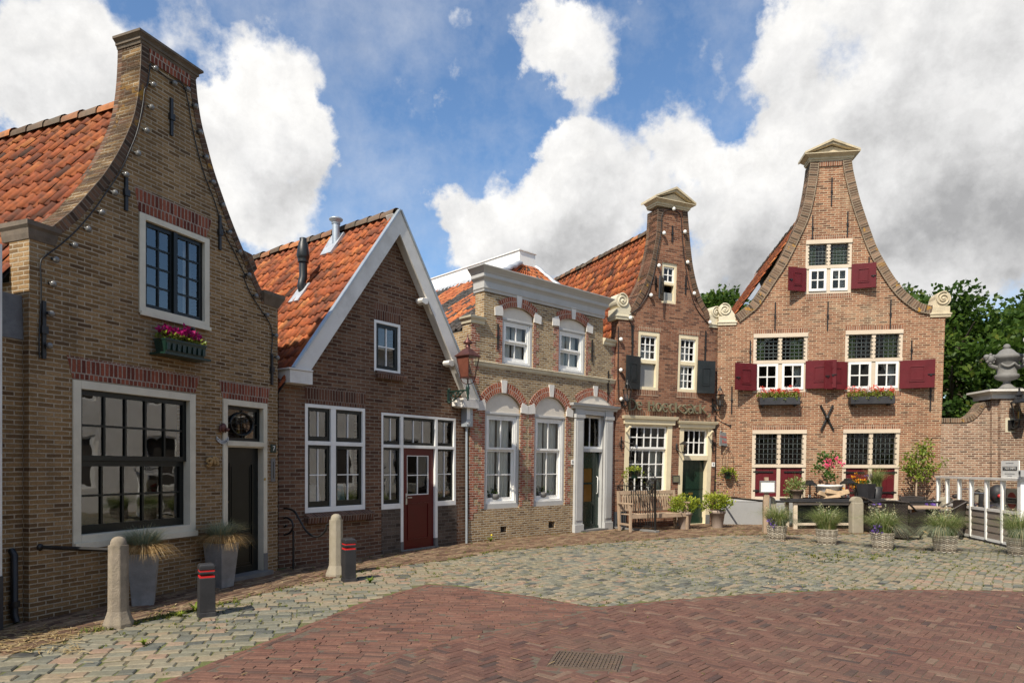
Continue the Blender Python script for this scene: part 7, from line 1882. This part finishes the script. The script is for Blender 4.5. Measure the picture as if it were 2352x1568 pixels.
MB().box(-.2 * s, .2 * s, -.2 * s, .2 * s, 0, .04 * s).lathe([(.18 * s, .04 * s), (.12 * s, .09 * s), (.07 * s, .16 * s), (.07 * s, .2 * s), (.18 * s, .24 * s), (.23 * s, .29 * s), (.22 * s, .34 * s), (.18 * s, .36 * s), (.19 * s, .5 * s), (.22 * s, .62 * s), (.27 * s, .67 * s), (.3 * s, .7 * s), (.29 * s, .75 * s), (.18 * s, .8 * s), (.12 * s, .87 * s), (.07 * s, .9 * s)], (0, 0, 0), 22).build('body', URN, t) if 'URN' in globals() else MB().box(-.2 * s, .2 * s, -.2 * s, .2 * s, 0, .04 * s).lathe([(.18 * s, .04 * s), (.12 * s, .09 * s), (.07 * s, .16 * s), (.07 * s, .2 * s), (.18 * s, .24 * s), (.23 * s, .29 * s), (.22 * s, .34 * s), (.18 * s, .36 * s), (.19 * s, .5 * s), (.22 * s, .62 * s), (.27 * s, .67 * s), (.3 * s, .7 * s), (.29 * s, .75 * s), (.18 * s, .8 * s), (.12 * s, .87 * s), (.07 * s, .9 * s)], (0, 0, 0), 22).build('body', BLUESTONE, t)
MB().ball((0, 0, .94 * s), .07 * s, 12, 8).build('finial', BLUESTONE, t)
for sx in (-1, 1):
    mb = MB().ball((sx * .37 * s, 0, .68 * s), .09 * s, 10, 8).ball((sx * .45 * s, -.02, .72 * s), .06 * s, 8, 6).tube(arcpts([(sx * .22 * s, 0, .5 * s), (sx * .36 * s, 0, .55 * s), (sx * .38 * s, 0, .66 * s)], 5), .04 * s, 8)
    for k in range(8): mb.ball((sx * (.37 + .09 * math.cos(k * .8)) * s, -.03, (.68 + .09 * math.sin(k * .8)) * s), .035 * s, 6, 4)
    mb.build('lion_handle', BLUESTONE, t)
mb = MB()
for k in range(26): a = -2.6 + k * .085; mb.ball((.215 * s * math.cos(a), .215 * s * math.sin(a), (.56 - .06 * math.sin((k % 13) / 12 * math.pi)) * s), .026 * s, 6, 4)
mb.build('garland', BLUESTONE, t)
# lamp on the pillar
t = thing('pillar_lantern', 'large black wall lantern on the brick gate pillar', 'wall lantern', FG.world(g(F1(1085, 700), -.22)[0], -.22, g(F1(1085, 705), -.22)[1]), FG.rot)
zz = g(F1(1085, 660), -.6)[1] - t.location.z
mb = MB().box(-.08, .08, -.04, -.002, -.14, .14).tube(arcpts([(0, -.04, -.08), (.0, -.18, -.1), (.03, -.28, .0), (.03, -.30, .14)], 5), .025, 6).tube([(.05 + .07 * math.cos(i * .4), -.16, -.02 + .07 * math.sin(i * .4)) for i in range(16)], .014, 5); mb.build('bracket', BLACK, t)
MB().box(-.14, .12, -.006, -.0015, -.2, .2).build('stone_plate', STONE_W, t)
cx, cy, z0 = .03, -.30, .15; a, b, hh = .11, .2, .42; mb = MB()
for k in range(6): an = R(60 * k); c, s_ = math.cos(an), math.sin(an); mb.tube([(cx + c * a, cy + s_ * a, z0), (cx + c * b, cy + s_ * b, z0 + hh)], .013, 5)
mb.lathe([(a * 1.1, -.03), (a * 1.1, .0)], (cx, cy, z0), 6, False).lathe([(b * 1.15, hh), (b * 1.15, hh + .03), (.08, hh + .14), (.06, hh + .2), (.1, hh + .22), (.02, hh + .36), (.03, hh + .39), (.003, hh + .44)], (cx, cy, z0), 6, False); mb.build('lantern_frame', BLACK, t)
MB().lathe([(a * .96, .001), (b * .96, hh - .001)], (cx, cy, z0), 6, False).build('lantern_glass', LGLASS, t); MB().lathe([(.03, .01), (.03, .2)], (cx, cy, z0), 8).build('burner', BRASS, t)
# white windscreen
s0 = Vector((ray((2155, 1100)).x * 17.6, 17.6, 0)); s1 = Vector((ray((2345, 1100)).x * 13.6, 13.6, 0)); dv2 = s1 - s0; ll = dv2.length
t = thing('windscreen', 'white framed terrace windscreen with glass above grey weatherboards', 'screen', s0, math.atan2(dv2.y, dv2.x))
TAUPE = paint('taupe_board', (.21, .17, .14), .7, .1, 5, .2, dirt=(.14, .11, .09), dirt_amt=.3)
HS = 1.42; ZM = .72; nb = 6
fz = [0.0]
for xpx in (2205, 2258, 2314 - .5 * 0, 2372): pass
ps = []
for fx in (615, 690, 765, 840, 938, 1038, 1152):
    D_ = F1(fx, 1100); r = ray(D_); k = s0.x * 1 - 0; tt = (r.x * s0.y - s0.x) / (dv2.x - r.x * dv2.y); ps.append(min(1, max(0, tt)) * ll)
ps[0] = 0; ps[-1] = ll
for i, x in enumerate(ps): MB().box(x - .035 if i < 6 else x - .06, x + .035 if i < 6 else x + .08, -.04, .04, .06, HS - .05 if i < 6 else HS + .05).build('post', WHITE, t, bevel=.004)
MB().box(-.06, ll + .1, -.06, .06, HS - .0499, HS).build('top_rail', WHITE_O, t); MB().box(0, ll, -.025, .025, .04, .1).build('bottom_rail', WHITE, t)
for a, b in zip(ps, ps[1:]):
    a += .036; b -= .036 if b < ll - .01 else .061
    MB().box(a, b, -.03, .03, ZM - .03, ZM + .03).build('middle_rail', WHITE_O, t)
    MB().add([(a, .0, ZM + .03), (b, .0, ZM + .03), (b, 0, HS - .05), (a, 0, HS - .05)], [(0, 1, 2, 3)]).build('pane', LGLASS, t)
    mb = MB()
    for k in range(4): z0_ = .101 + k * .147; mb.hexa([(a, -.022, z0_), (b, -.022, z0_), (b, .012, z0_), (a, .012, z0_)], [(a, -.008, z0_ + .14), (b, -.008, z0_ + .14), (b, .012, z0_ + .14), (a, .012, z0_ + .14)])
    mb.build('weatherboards', TAUPE, t)
MB().box(-.1, ll + .1, -.05, .05, -.02, .04).build('sleeper', WOODD if 'WOODD' in globals() else POSTB, t)
rz2 = math.atan2(dv2.y, dv2.x)
def on_screen(p, off):
    r = ray(p); o0 = s0 + Vector((-math.sin(rz2), math.cos(rz2), 0)) * off; tt = (r.x * o0.y - o0.x) / (dv2.x - r.x * dv2.y); w_ = o0 + dv2 * tt; w_.z = EYE + r.z * w_.y; return w_
wq = on_screen(F1(1087, 1022), 0); t = thing('name_board', "white name board reading 't Koetshuys above the windscreen", 'sign', wq, rz2)
MB().box(-.36, .36, -.02, -.001, -.0, .36).build('board', WHITE, t); wq.z; MB().box(-.29, .29, -.0235, -.0205, .16, .24).build('black_strip', SLATE, t)
textmesh("'T KOETSHUYS", .075, 'lettering', WHITE, t, Matrix.Translation((0, -.0255, .2)) @ UPR, .001)
for z_, w2 in ((.31, .16), (.09, .2), (.05, .1)): MB().box(-w2, w2, -.0225, -.0205, z_ - .006, z_ + .006).build('small_print', CEMENT, t)
t.location.z = HS + .001
wq = on_screen(F1(1097, 1178), .06); t = thing('beer_sign', 'square cream beer sign with a round red emblem behind the windscreen', 'sign', wq, rz2)
MB().box(-.27, .27, -.01, .01, -.25, .25).build('panel', CREAM, t); ell = lambda r_, y: [(r_ * 1.0 * math.cos(a * math.pi / 16), r_ * .9 * math.sin(a * math.pi / 16)) for a in range(32)]
MB().slab(ell(.19, 0), -.014, -.0105).build('emblem', REDINK, t); MB().box(-.21, .21, -.0185, -.0145, -.045, .045).build('band', SLATE, t); MB().box(-.22, .22, -.0165, -.0142, -.065, .065).build('band_edge', CREAM, t)
for c in (-.03,): textmesh('Dommelsch', .07, 'lettering', CREAM, t, Matrix.Translation((0, -.0205, 0)) @ UPR, .001)
t = thing('switch_box', 'small grey switch box on the end post of the windscreen', 'switch box', on_screen(F1(1160, 1012), -.05), rz2); MB().box(-.05, .05, -.05, .05, -.06, .08).build('box', CEMENT, t, bevel=.01); MB().box(-.03, .03, -.056, -.0505, -.0, .05).build('lid', SLATE, t)
# bicycle with baskets behind the screen
bp = on_screen(F1(890, 1180), .8); t = thing('parked_bicycle', 'parked bicycle with a wicker basket and covered saddle behind the windscreen', 'bicycle', (bp.x, bp.y + .6, 0), R(20))
TYRE = paint('tyre_rubber', (.015, .015, .015), .8, .1, 5, 0); CHROME = paint('chrome', (.6, .6, .6), .2, .05, 5, 0, metal=1.0)
for x, nm in ((-.55, 'wheel'), (.55, 'wheel')):
    wl_ = MB().tube([(x + .33 * math.cos(a * math.pi / 14), 0, .35 + .33 * math.sin(a * math.pi / 14)) for a in range(29)], .02, 6).build('wheel', TYRE, t); mb = MB()
    for k in range(14): a = k * math.pi / 7; mb.tube([(x, 0, .35), (x + .32 * math.cos(a), 0, .35 + .32 * math.sin(a))], .002, 3)
    mb.build('spokes', CHROME, wl_)
MB().tube([(-.55, 0, .35), (-.1, 0, .32), (.35, 0, .8), (.55, 0, .35)], .018, 6).tube([(-.1, 0, .32), (-.22, 0, .85)], .018, 6).tube([(-.2, 0, .72), (.38, 0, .72)], .018, 6).build('frame', BLACK, t)
MB().tube(arcpts([(.3, .3, 1.05), (.36, .15, 1.08), (.38, 0, 1.02), (.36, -.15, 1.08), (.3, -.3, 1.05)], 5), .015, 6).tube([(.35, 0, .8), (.38, 0, 1.02)], .015, 6).build('handlebar', CHROME, t); MB().ball((-.24, 0, .9), .12, 10, 6, 1.3, .7, .5).build('saddle', BLACK, t)
MB().lathe([(.15, 0), (.2, .28)], (.62, 0, .72), 12).build('basket', WICK, t); MB().ball((.62, 0, 1.02), .24, 10, 6, 1.1, 1, .45).build('cover', STONE_G, t)
bp = on_screen(F1(1000, 1180), .7); t = thing('parked_scooter', 'black parked scooter with a red tail light behind the windscreen', 'scooter', (bp.x + .15, bp.y + .5, 0), R(75))
for x in (-.5, .5): MB().tube([(x + .2 * math.cos(a * math.pi / 12), 0, .24 + .2 * math.sin(a * math.pi / 12)) for a in range(25)], .05, 8).build('wheel', TYRE, t)
MB().ball((-.35, 0, .62), .3, 12, 8, 1.3, .6, .8).ball((.1, 0, .35), .25, 10, 6, 1.4, .6, .5).tube([(.5, 0, .3), (.42, 0, 1.0)], .06, 8).ball((-.5, 0, 1.02), .2, 12, 8, .9, .9, 1.1).build('body', SLATE, t); MB().ball((-.69, 0, .98), .06, 8, 6, .5, 1.2, .8).build('tail_light', REDBAND, t)
MB().tube([(.42, .25, 1.02), (.42, 0, 1.0), (.42, -.25, 1.02)], .016, 6).build('handlebar', CHROME, t)
# dandelions
def dandelion(p, s, label, flower=False):
    t = thing('dandelion', label, 'weed', gpt(p), 0, 'broad leaved weeds between the cobbles'); mb = MB()
    for k in range(13):
        an = k * 2.4; mb.blade((0, 0, .0), (math.cos(an), math.sin(an), 0), s * rq.uniform(.7, 1.2), rq.uniform(.8, 1.15), s * .28, rq.random(), 4, .9)
    mb.build('leaves', LEAF_L, t)
    if flower: MB().ball((.02, -.03, s * .9), .022, 8, 5).tube([(0, 0, 0), (.02, -.03, s * .88)], .003, 4).build('flower', YEL, t)
YEL = paint('dandelion_yellow', (.75, .55, .02), .7, .1, 5, 0)
dandelion((448, 1404), .15, 'broad leaved weed beside the nearer black bollard'); dandelion((415, 1416), .10, 'small flat weed left of the nearer black bollard'); dandelion((850, 1338), .13, 'pale broad leaved weed right of the second black bollard'); dandelion((330, 1480), .09, 'small weed among the cobbles right of the tall stone bollard foot')
dandelion((1127, 1243), .16, 'yellow flowering dandelion at the foot of the yellow brick house', True); dandelion((1088, 1243), .14, 'tuft of weed at the corner pipe foot')
# trees beyond
BARK = paint('bark', (.07, .05, .035), .95, .25, 6, .5)
def tree(x, y, h, r, seed, label, n=56, leaf=.24, zlow=.22, mat=LEAF_T):
    rt = random.Random(seed); t = thing('broadleaf_tree', label, 'tree', (x, y, 0), 0, 'leafy trees behind the garden wall'); mb = MB()
    mb.tube([(0, 0, 0), (rt.gauss(0, .1), 0, h * .3), (rt.gauss(0, .3), 0, h * .55), (0, 0, h * .9)], [.35, .27, .18, .04], 8); br = []
    for k in range(9):
        a = k * 2.4 + rt.random(); z0 = h * rt.uniform(.25, .6); e = Vector((math.cos(a) * r * .75, math.sin(a) * r * .75, z0 + h * .2)); mb.tube([(0, 0, z0), e * .5 + Vector((0, 0, z0 * .55)), e], [.12, .08, .02], 5)
    mb.build('trunk', BARK, t); mb = MB()
    for k in range(n):
        a = rt.random() * 6.283; f = rt.random(); zz = h * (zlow + (1 - zlow) * f); rr = r * math.sin(math.pi * min(1, .18 + .80 * f) ** .9) * rt.random() ** .4
        c = Vector((math.cos(a) * rr, math.sin(a) * rr, zz - .4)); cr = rt.uniform(.55, 1.15) * r * .3; tone = rt.gauss(0, .14)
        for _ in range(int(150 * (cr / (r * .25)))):
            v = Vector((rt.gauss(0, 1), rt.gauss(0, 1), rt.gauss(0, .75))).normalized() * rt.random() ** .35
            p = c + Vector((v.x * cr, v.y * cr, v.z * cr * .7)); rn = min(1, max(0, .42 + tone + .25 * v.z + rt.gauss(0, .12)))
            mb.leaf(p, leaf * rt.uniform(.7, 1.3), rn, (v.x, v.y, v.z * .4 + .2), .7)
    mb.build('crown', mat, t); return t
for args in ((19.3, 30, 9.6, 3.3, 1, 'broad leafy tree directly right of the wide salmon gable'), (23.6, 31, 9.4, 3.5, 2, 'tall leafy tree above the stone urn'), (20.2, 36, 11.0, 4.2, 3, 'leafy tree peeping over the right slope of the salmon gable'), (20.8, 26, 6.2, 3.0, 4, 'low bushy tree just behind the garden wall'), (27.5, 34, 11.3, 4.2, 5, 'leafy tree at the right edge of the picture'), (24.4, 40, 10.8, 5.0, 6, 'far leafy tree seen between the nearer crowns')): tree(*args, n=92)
tree(13.9, 46, 13.4, 4.2, 9, 'distant leafy tree between the two bell gables', 60, .28)
# invented stand-ins for unseen houses across the square, mirrored in the window panes
def unseen_house(name, label, x, y, rz, L, hgt, mat, us, zs, ww, wh):
    t = thing(name, label, 'house', (x, y, 0), rz); hl = [[(u, z), (u + ww, z), (u + ww, z + wh), (u, z + wh)] for u in us for z in zs]
    MB().slab([(0, -.05), (L, -.05), (L, hgt), (0, hgt)], 0, .3, hl).build('wall', mat, t)
    for q in hl:
        w = MB(); ring(w, (q[0][0] + .002, q[0][1] + .002, q[1][0] - .002, q[2][1] - .002), .08, .05, .12); o = w.build('window', WHITE, t); MB().box(q[0][0], q[1][0], .2, .22, q[0][1], q[2][1]).build('pane', DARK, o)
    mb = MB(); mould(mb, 0, L, [(.02, hgt - .2), (.1, hgt - .1), (.3, hgt + .1), (.3, hgt + .2)], .3); mb.build('cornice', WHITE_O, t)
    MB().box(0, L, .3, 6, -.05, hgt - .1).build('house_body', ROOMG, t)
unseen_house('white_house', 'stand-in for the white plastered house across the street, mirrored in the big dark window', 13.5, 17.2, R(-90), 21, 6.4, WHITE_O, (1.2, 4, 7, 10, 13, 16), (.9, 4.0), 1.1, 1.9)
unseen_house('brick_house', 'unseen brick house added beside the gate pillar to be mirrored in the cottage panes', 16.4, 21.2, R(-90), 3.9, 5.5, BR_G, (1.2,), (.9,), 1.0, 1.6)
unseen_house('brick_house', 'unseen brick house added behind the viewpoint to be mirrored in the leaded panes', 24, -12, R(180), 34, 6.5, BR_D, (3, 7, 11, 15, 19, 23, 27, 31), (.9, 3.9), 1.1, 1.7)
# ---------------------------------------------------------------- camera, light, sky
cam = bpy.data.cameras.new('camera'); co = bpy.data.objects.new('camera', cam); COL.objects.link(co)
co.location = (0, 0, EYE); co.rotation_euler = (R(90), 0, 0)
cam.sensor_width = 36; cam.lens = 24; cam.shift_x = 0; cam.shift_y = (HY - 784) / 2352; cam.clip_start = .1; cam.clip_end = 3000
scene.camera = co
AZ, EL = R(30.0), R(47.0)
sd = Vector((-math.sin(AZ) * math.cos(EL), -math.cos(AZ) * math.cos(EL), math.sin(EL)))
sl = bpy.data.lights.new('sun', 'SUN'); sl.energy = 4.8; sl.angle = R(.5); sl.color = (1, .92, .79)
so = bpy.data.objects.new('sun', sl); COL.objects.link(so); so.rotation_euler = sd.to_track_quat('Z', 'Y').to_euler(); so.location = sd * 60

w = bpy.data.worlds.new('World'); scene.world = w; w.use_nodes = True; nt = w.node_tree; nt.nodes.clear()
out = nt.nodes.new('ShaderNodeOutputWorld')
sky = nt.nodes.new('ShaderNodeTexSky'); sky.sky_type = 'NISHITA'; sky.sun_disc = False
sky.sun_elevation = EL; sky.sun_rotation = math.atan2(sd.x, sd.y); sky.air_density = 1.0; sky.dust_density = .6; sky.ozone_density = 2.0
hs = NN(nt, 'ShaderNodeHueSaturation', Saturation=1.12, Value=1.05, Color=sky.outputs[0])
bg = NN(nt, 'ShaderNodeBackground', Color=hs.outputs[0], Strength=.125)
tc = nt.nodes.new('ShaderNodeTexCoord'); dv = tc.outputs['Generated']
nrmz = NN(nt, 'ShaderNodeVectorMath', _operation='NORMALIZE', i0=dv); d = nrmz.outputs[0]
# the clouds that stand in this part of the sky: (direction as seen in the photograph, angular radius, weight)
CL = [((110, 90), .085, 1.0), ((200, 170), .10, 1.0), ((110, 260), .09, .9), ((230, 290), .09, .8), ((600, 190), .07, .8), ((640, 300), .085, 1.0), ((700, 330), .05, .9), ((560, 400), .09, .9), ((620, 490), .09, 1.0), ((520, 330), .08, .8),
      ((1250, 80), .05, .95), ((1320, 135), .062, .95), ((1350, 190), .04, .6), ((1300, 340), .045, .95), ((1290, 430), .07, 1.0), ((1400, 420), .09, 1.0), ((1180, 540), .09, 1.0), ((1320, 560), .12, 1.0), ((1030, 500), .04, .8), ((1090, 580), .07, 1.0), ((1560, 330), .05, .8), ((1580, 440), .07, .9),
      ((1700, 450), .08, 1.0), ((1680, 580), .11, 1.0), ((1760, 350), .05, .7), ((1840, 60), .06, .6), ((2010, 120), .12, 1.1), ((2000, 260), .12, 1.1), ((2200, 150), .2, 1.2), ((2150, 350), .17, 1.2), ((2290, 420), .2, 1.2), ((2050, 480), .14, 1.1), ((2350, 90), .2, 1.2), ((2000, 600), .12, .9), ((860, 490), .035, .5), ((1062, 40), .03, .4), ((1056, 130), .028, .42), ((1044, 220), .026, .42), ((1030, 300), .022, .42), ((1014, 370), .02, .4), ((420, 40), .06, .45), ((1700, 140), .07, .35)]
nw = NN(nt, 'ShaderNodeTexNoise', Scale=9.0, Detail=9.0, Roughness=.6, Vector=d)
warp = NN(nt, 'ShaderNodeVectorMath', _operation='SUBTRACT', i0=nw.outputs['Color'], i1=(.5, .5, .5))
wsc = NN(nt, 'ShaderNodeVectorMath', _operation='SCALE', i0=warp.outputs[0]); wsc.inputs['Scale'].default_value = .10
nw2 = NN(nt, 'ShaderNodeTexNoise', Scale=26.0, Detail=8.0, Roughness=.62, Vector=d)
wp2 = NN(nt, 'ShaderNodeVectorMath', _operation='SUBTRACT', i0=nw2.outputs['Color'], i1=(.5, .5, .5))
ws2 = NN(nt, 'ShaderNodeVectorMath', _operation='SCALE', i0=wp2.outputs[0]); ws2.inputs['Scale'].default_value = .05
dw = NN(nt, 'ShaderNodeVectorMath', _operation='ADD', i0=d, i1=wsc.outputs[0]).outputs[0]
dw = NN(nt, 'ShaderNodeVectorMath', _operation='ADD', i0=dw, i1=ws2.outputs[0]).outputs[0]
acc = None
for p, rad, wt in CL:
    v = ray(p).normalized()
    ds = NN(nt, 'ShaderNodeVectorMath', _operation='DISTANCE', i0=dw, i1=tuple(v)).outputs['Value']
    f = NN(nt, 'ShaderNodeMapRange', Value=ds, i1=rad * 1.25, i2=rad * .15, i3=0.0, i4=wt, _interpolation_type='SMOOTHSTEP').outputs[0]
    acc = f if acc is None else math_(nt, 'ADD', acc, f)
# elsewhere in the sky: scattered fair-weather cloud
n0 = noise(nt, d, 2.6, 8, .6)
sepd = nt.nodes.new('ShaderNodeSeparateXYZ'); nt.links.new(d, sepd.inputs[0])
behind = NN(nt, 'ShaderNodeMapRange', Value=sepd.outputs['Y'], i1=.35, i2=-.2, i3=0.0, i4=1.0).outputs[0]
gen = math_(nt, 'MULTIPLY', NN(nt, 'ShaderNodeMapRange', Value=n0, i1=.48, i2=.64, i3=0.0, i4=1.0).outputs[0], behind)
acc = math_(nt, 'ADD', acc, gen)
fb = math_(nt, 'ADD', math_(nt, 'MULTIPLY', noise(nt, d, 6.5, 10, .58), .6), math_(nt, 'MULTIPLY', noise(nt, d, 17, 10, .62), .4))
dens = math_(nt, 'ADD', math_(nt, 'MINIMUM', acc, 1.25), math_(nt, 'MULTIPLY_ADD', fb, 3.6, -1.86))
alpha = NN(nt, 'ShaderNodeMapRange', Value=dens, i1=.16, i2=.86, i3=0.0, i4=1.0, _interpolation_type='SMOOTHSTEP').outputs[0]
thin = NN(nt, 'ShaderNodeMapRange', Value=noise(nt, d, 4.0, 9, .65), i1=.48, i2=.78, i3=0.0, i4=.42).outputs[0]
alpha = math_(nt, 'MAXIMUM', alpha, thin)
# shading: thick parts and undersides are grey
up = (sd * .05)
d2 = NN(nt, 'ShaderNodeVectorMath', _operation='ADD', i0=d, i1=(-.02, 0, .05)).outputs[0]
fb2 = noise(nt, d2, 6.0, 9, .6); fb1 = noise(nt, d, 6.0, 9, .6)
rel = math_(nt, 'SUBTRACT', fb2, fb1)
shade = NN(nt, 'ShaderNodeMapRange', Value=rel, i1=-.10, i2=.14, i3=0.0, i4=1.0).outputs[0]
GR = [((2330, 520), .38, .40), ((2130, 590), .22, .25), ((640, 470), .10, .45), ((1340, 640), .17, .5), ((1700, 640), .16, .5), ((2330, 280), .25, .22), ((1330, 175), .06, .3), ((150, 330), .1, .2)]
ga = None
for p, rad, wt in GR:
    v = ray(p).normalized(); ds = NN(nt, 'ShaderNodeVectorMath', _operation='DISTANCE', i0=dw, i1=tuple(v)).outputs['Value']
    f = NN(nt, 'ShaderNodeMapRange', Value=ds, i1=rad, i2=0.0, i3=0.0, i4=wt, _interpolation_type='SMOOTHSTEP').outputs[0]
    ga = f if ga is None else math_(nt, 'ADD', ga, f)
ga = math_(nt, 'MULTIPLY', ga, math_(nt, 'MULTIPLY_ADD', noise(nt, d, 4.5, 9, .6), 2.2, -.3))
shade = math_(nt, 'ADD', math_(nt, 'MULTIPLY', shade, .46), ga, clamp=True)
ccol = ramp(nt, shade, [(0, (1.0, .985, .96)), (.4, (.80, .795, .79)), (1.0, (.42, .42, .425))])
ccol = mixc(nt, ccol, ramp(nt, noise(nt, dw, 20, 9, .65), [(.3, .88), (.7, 1.1)]), .8, 'MULTIPLY')
cb = NN(nt, 'ShaderNodeBackground', Color=ccol, Strength=.78)
mx = NN(nt, 'ShaderNodeMixShader', i0=alpha); nt.links.new(bg.outputs[0], mx.inputs[1]); nt.links.new(cb.outputs[0], mx.inputs[2])
nt.links.new(mx.outputs[0], out.inputs[0])
scene.view_settings.view_transform = 'Standard'; scene.view_settings.look = 'None'; scene.view_settings.gamma = 1; scene.view_settings.exposure = 0.42
scene.view_settings.use_curve_mapping = False
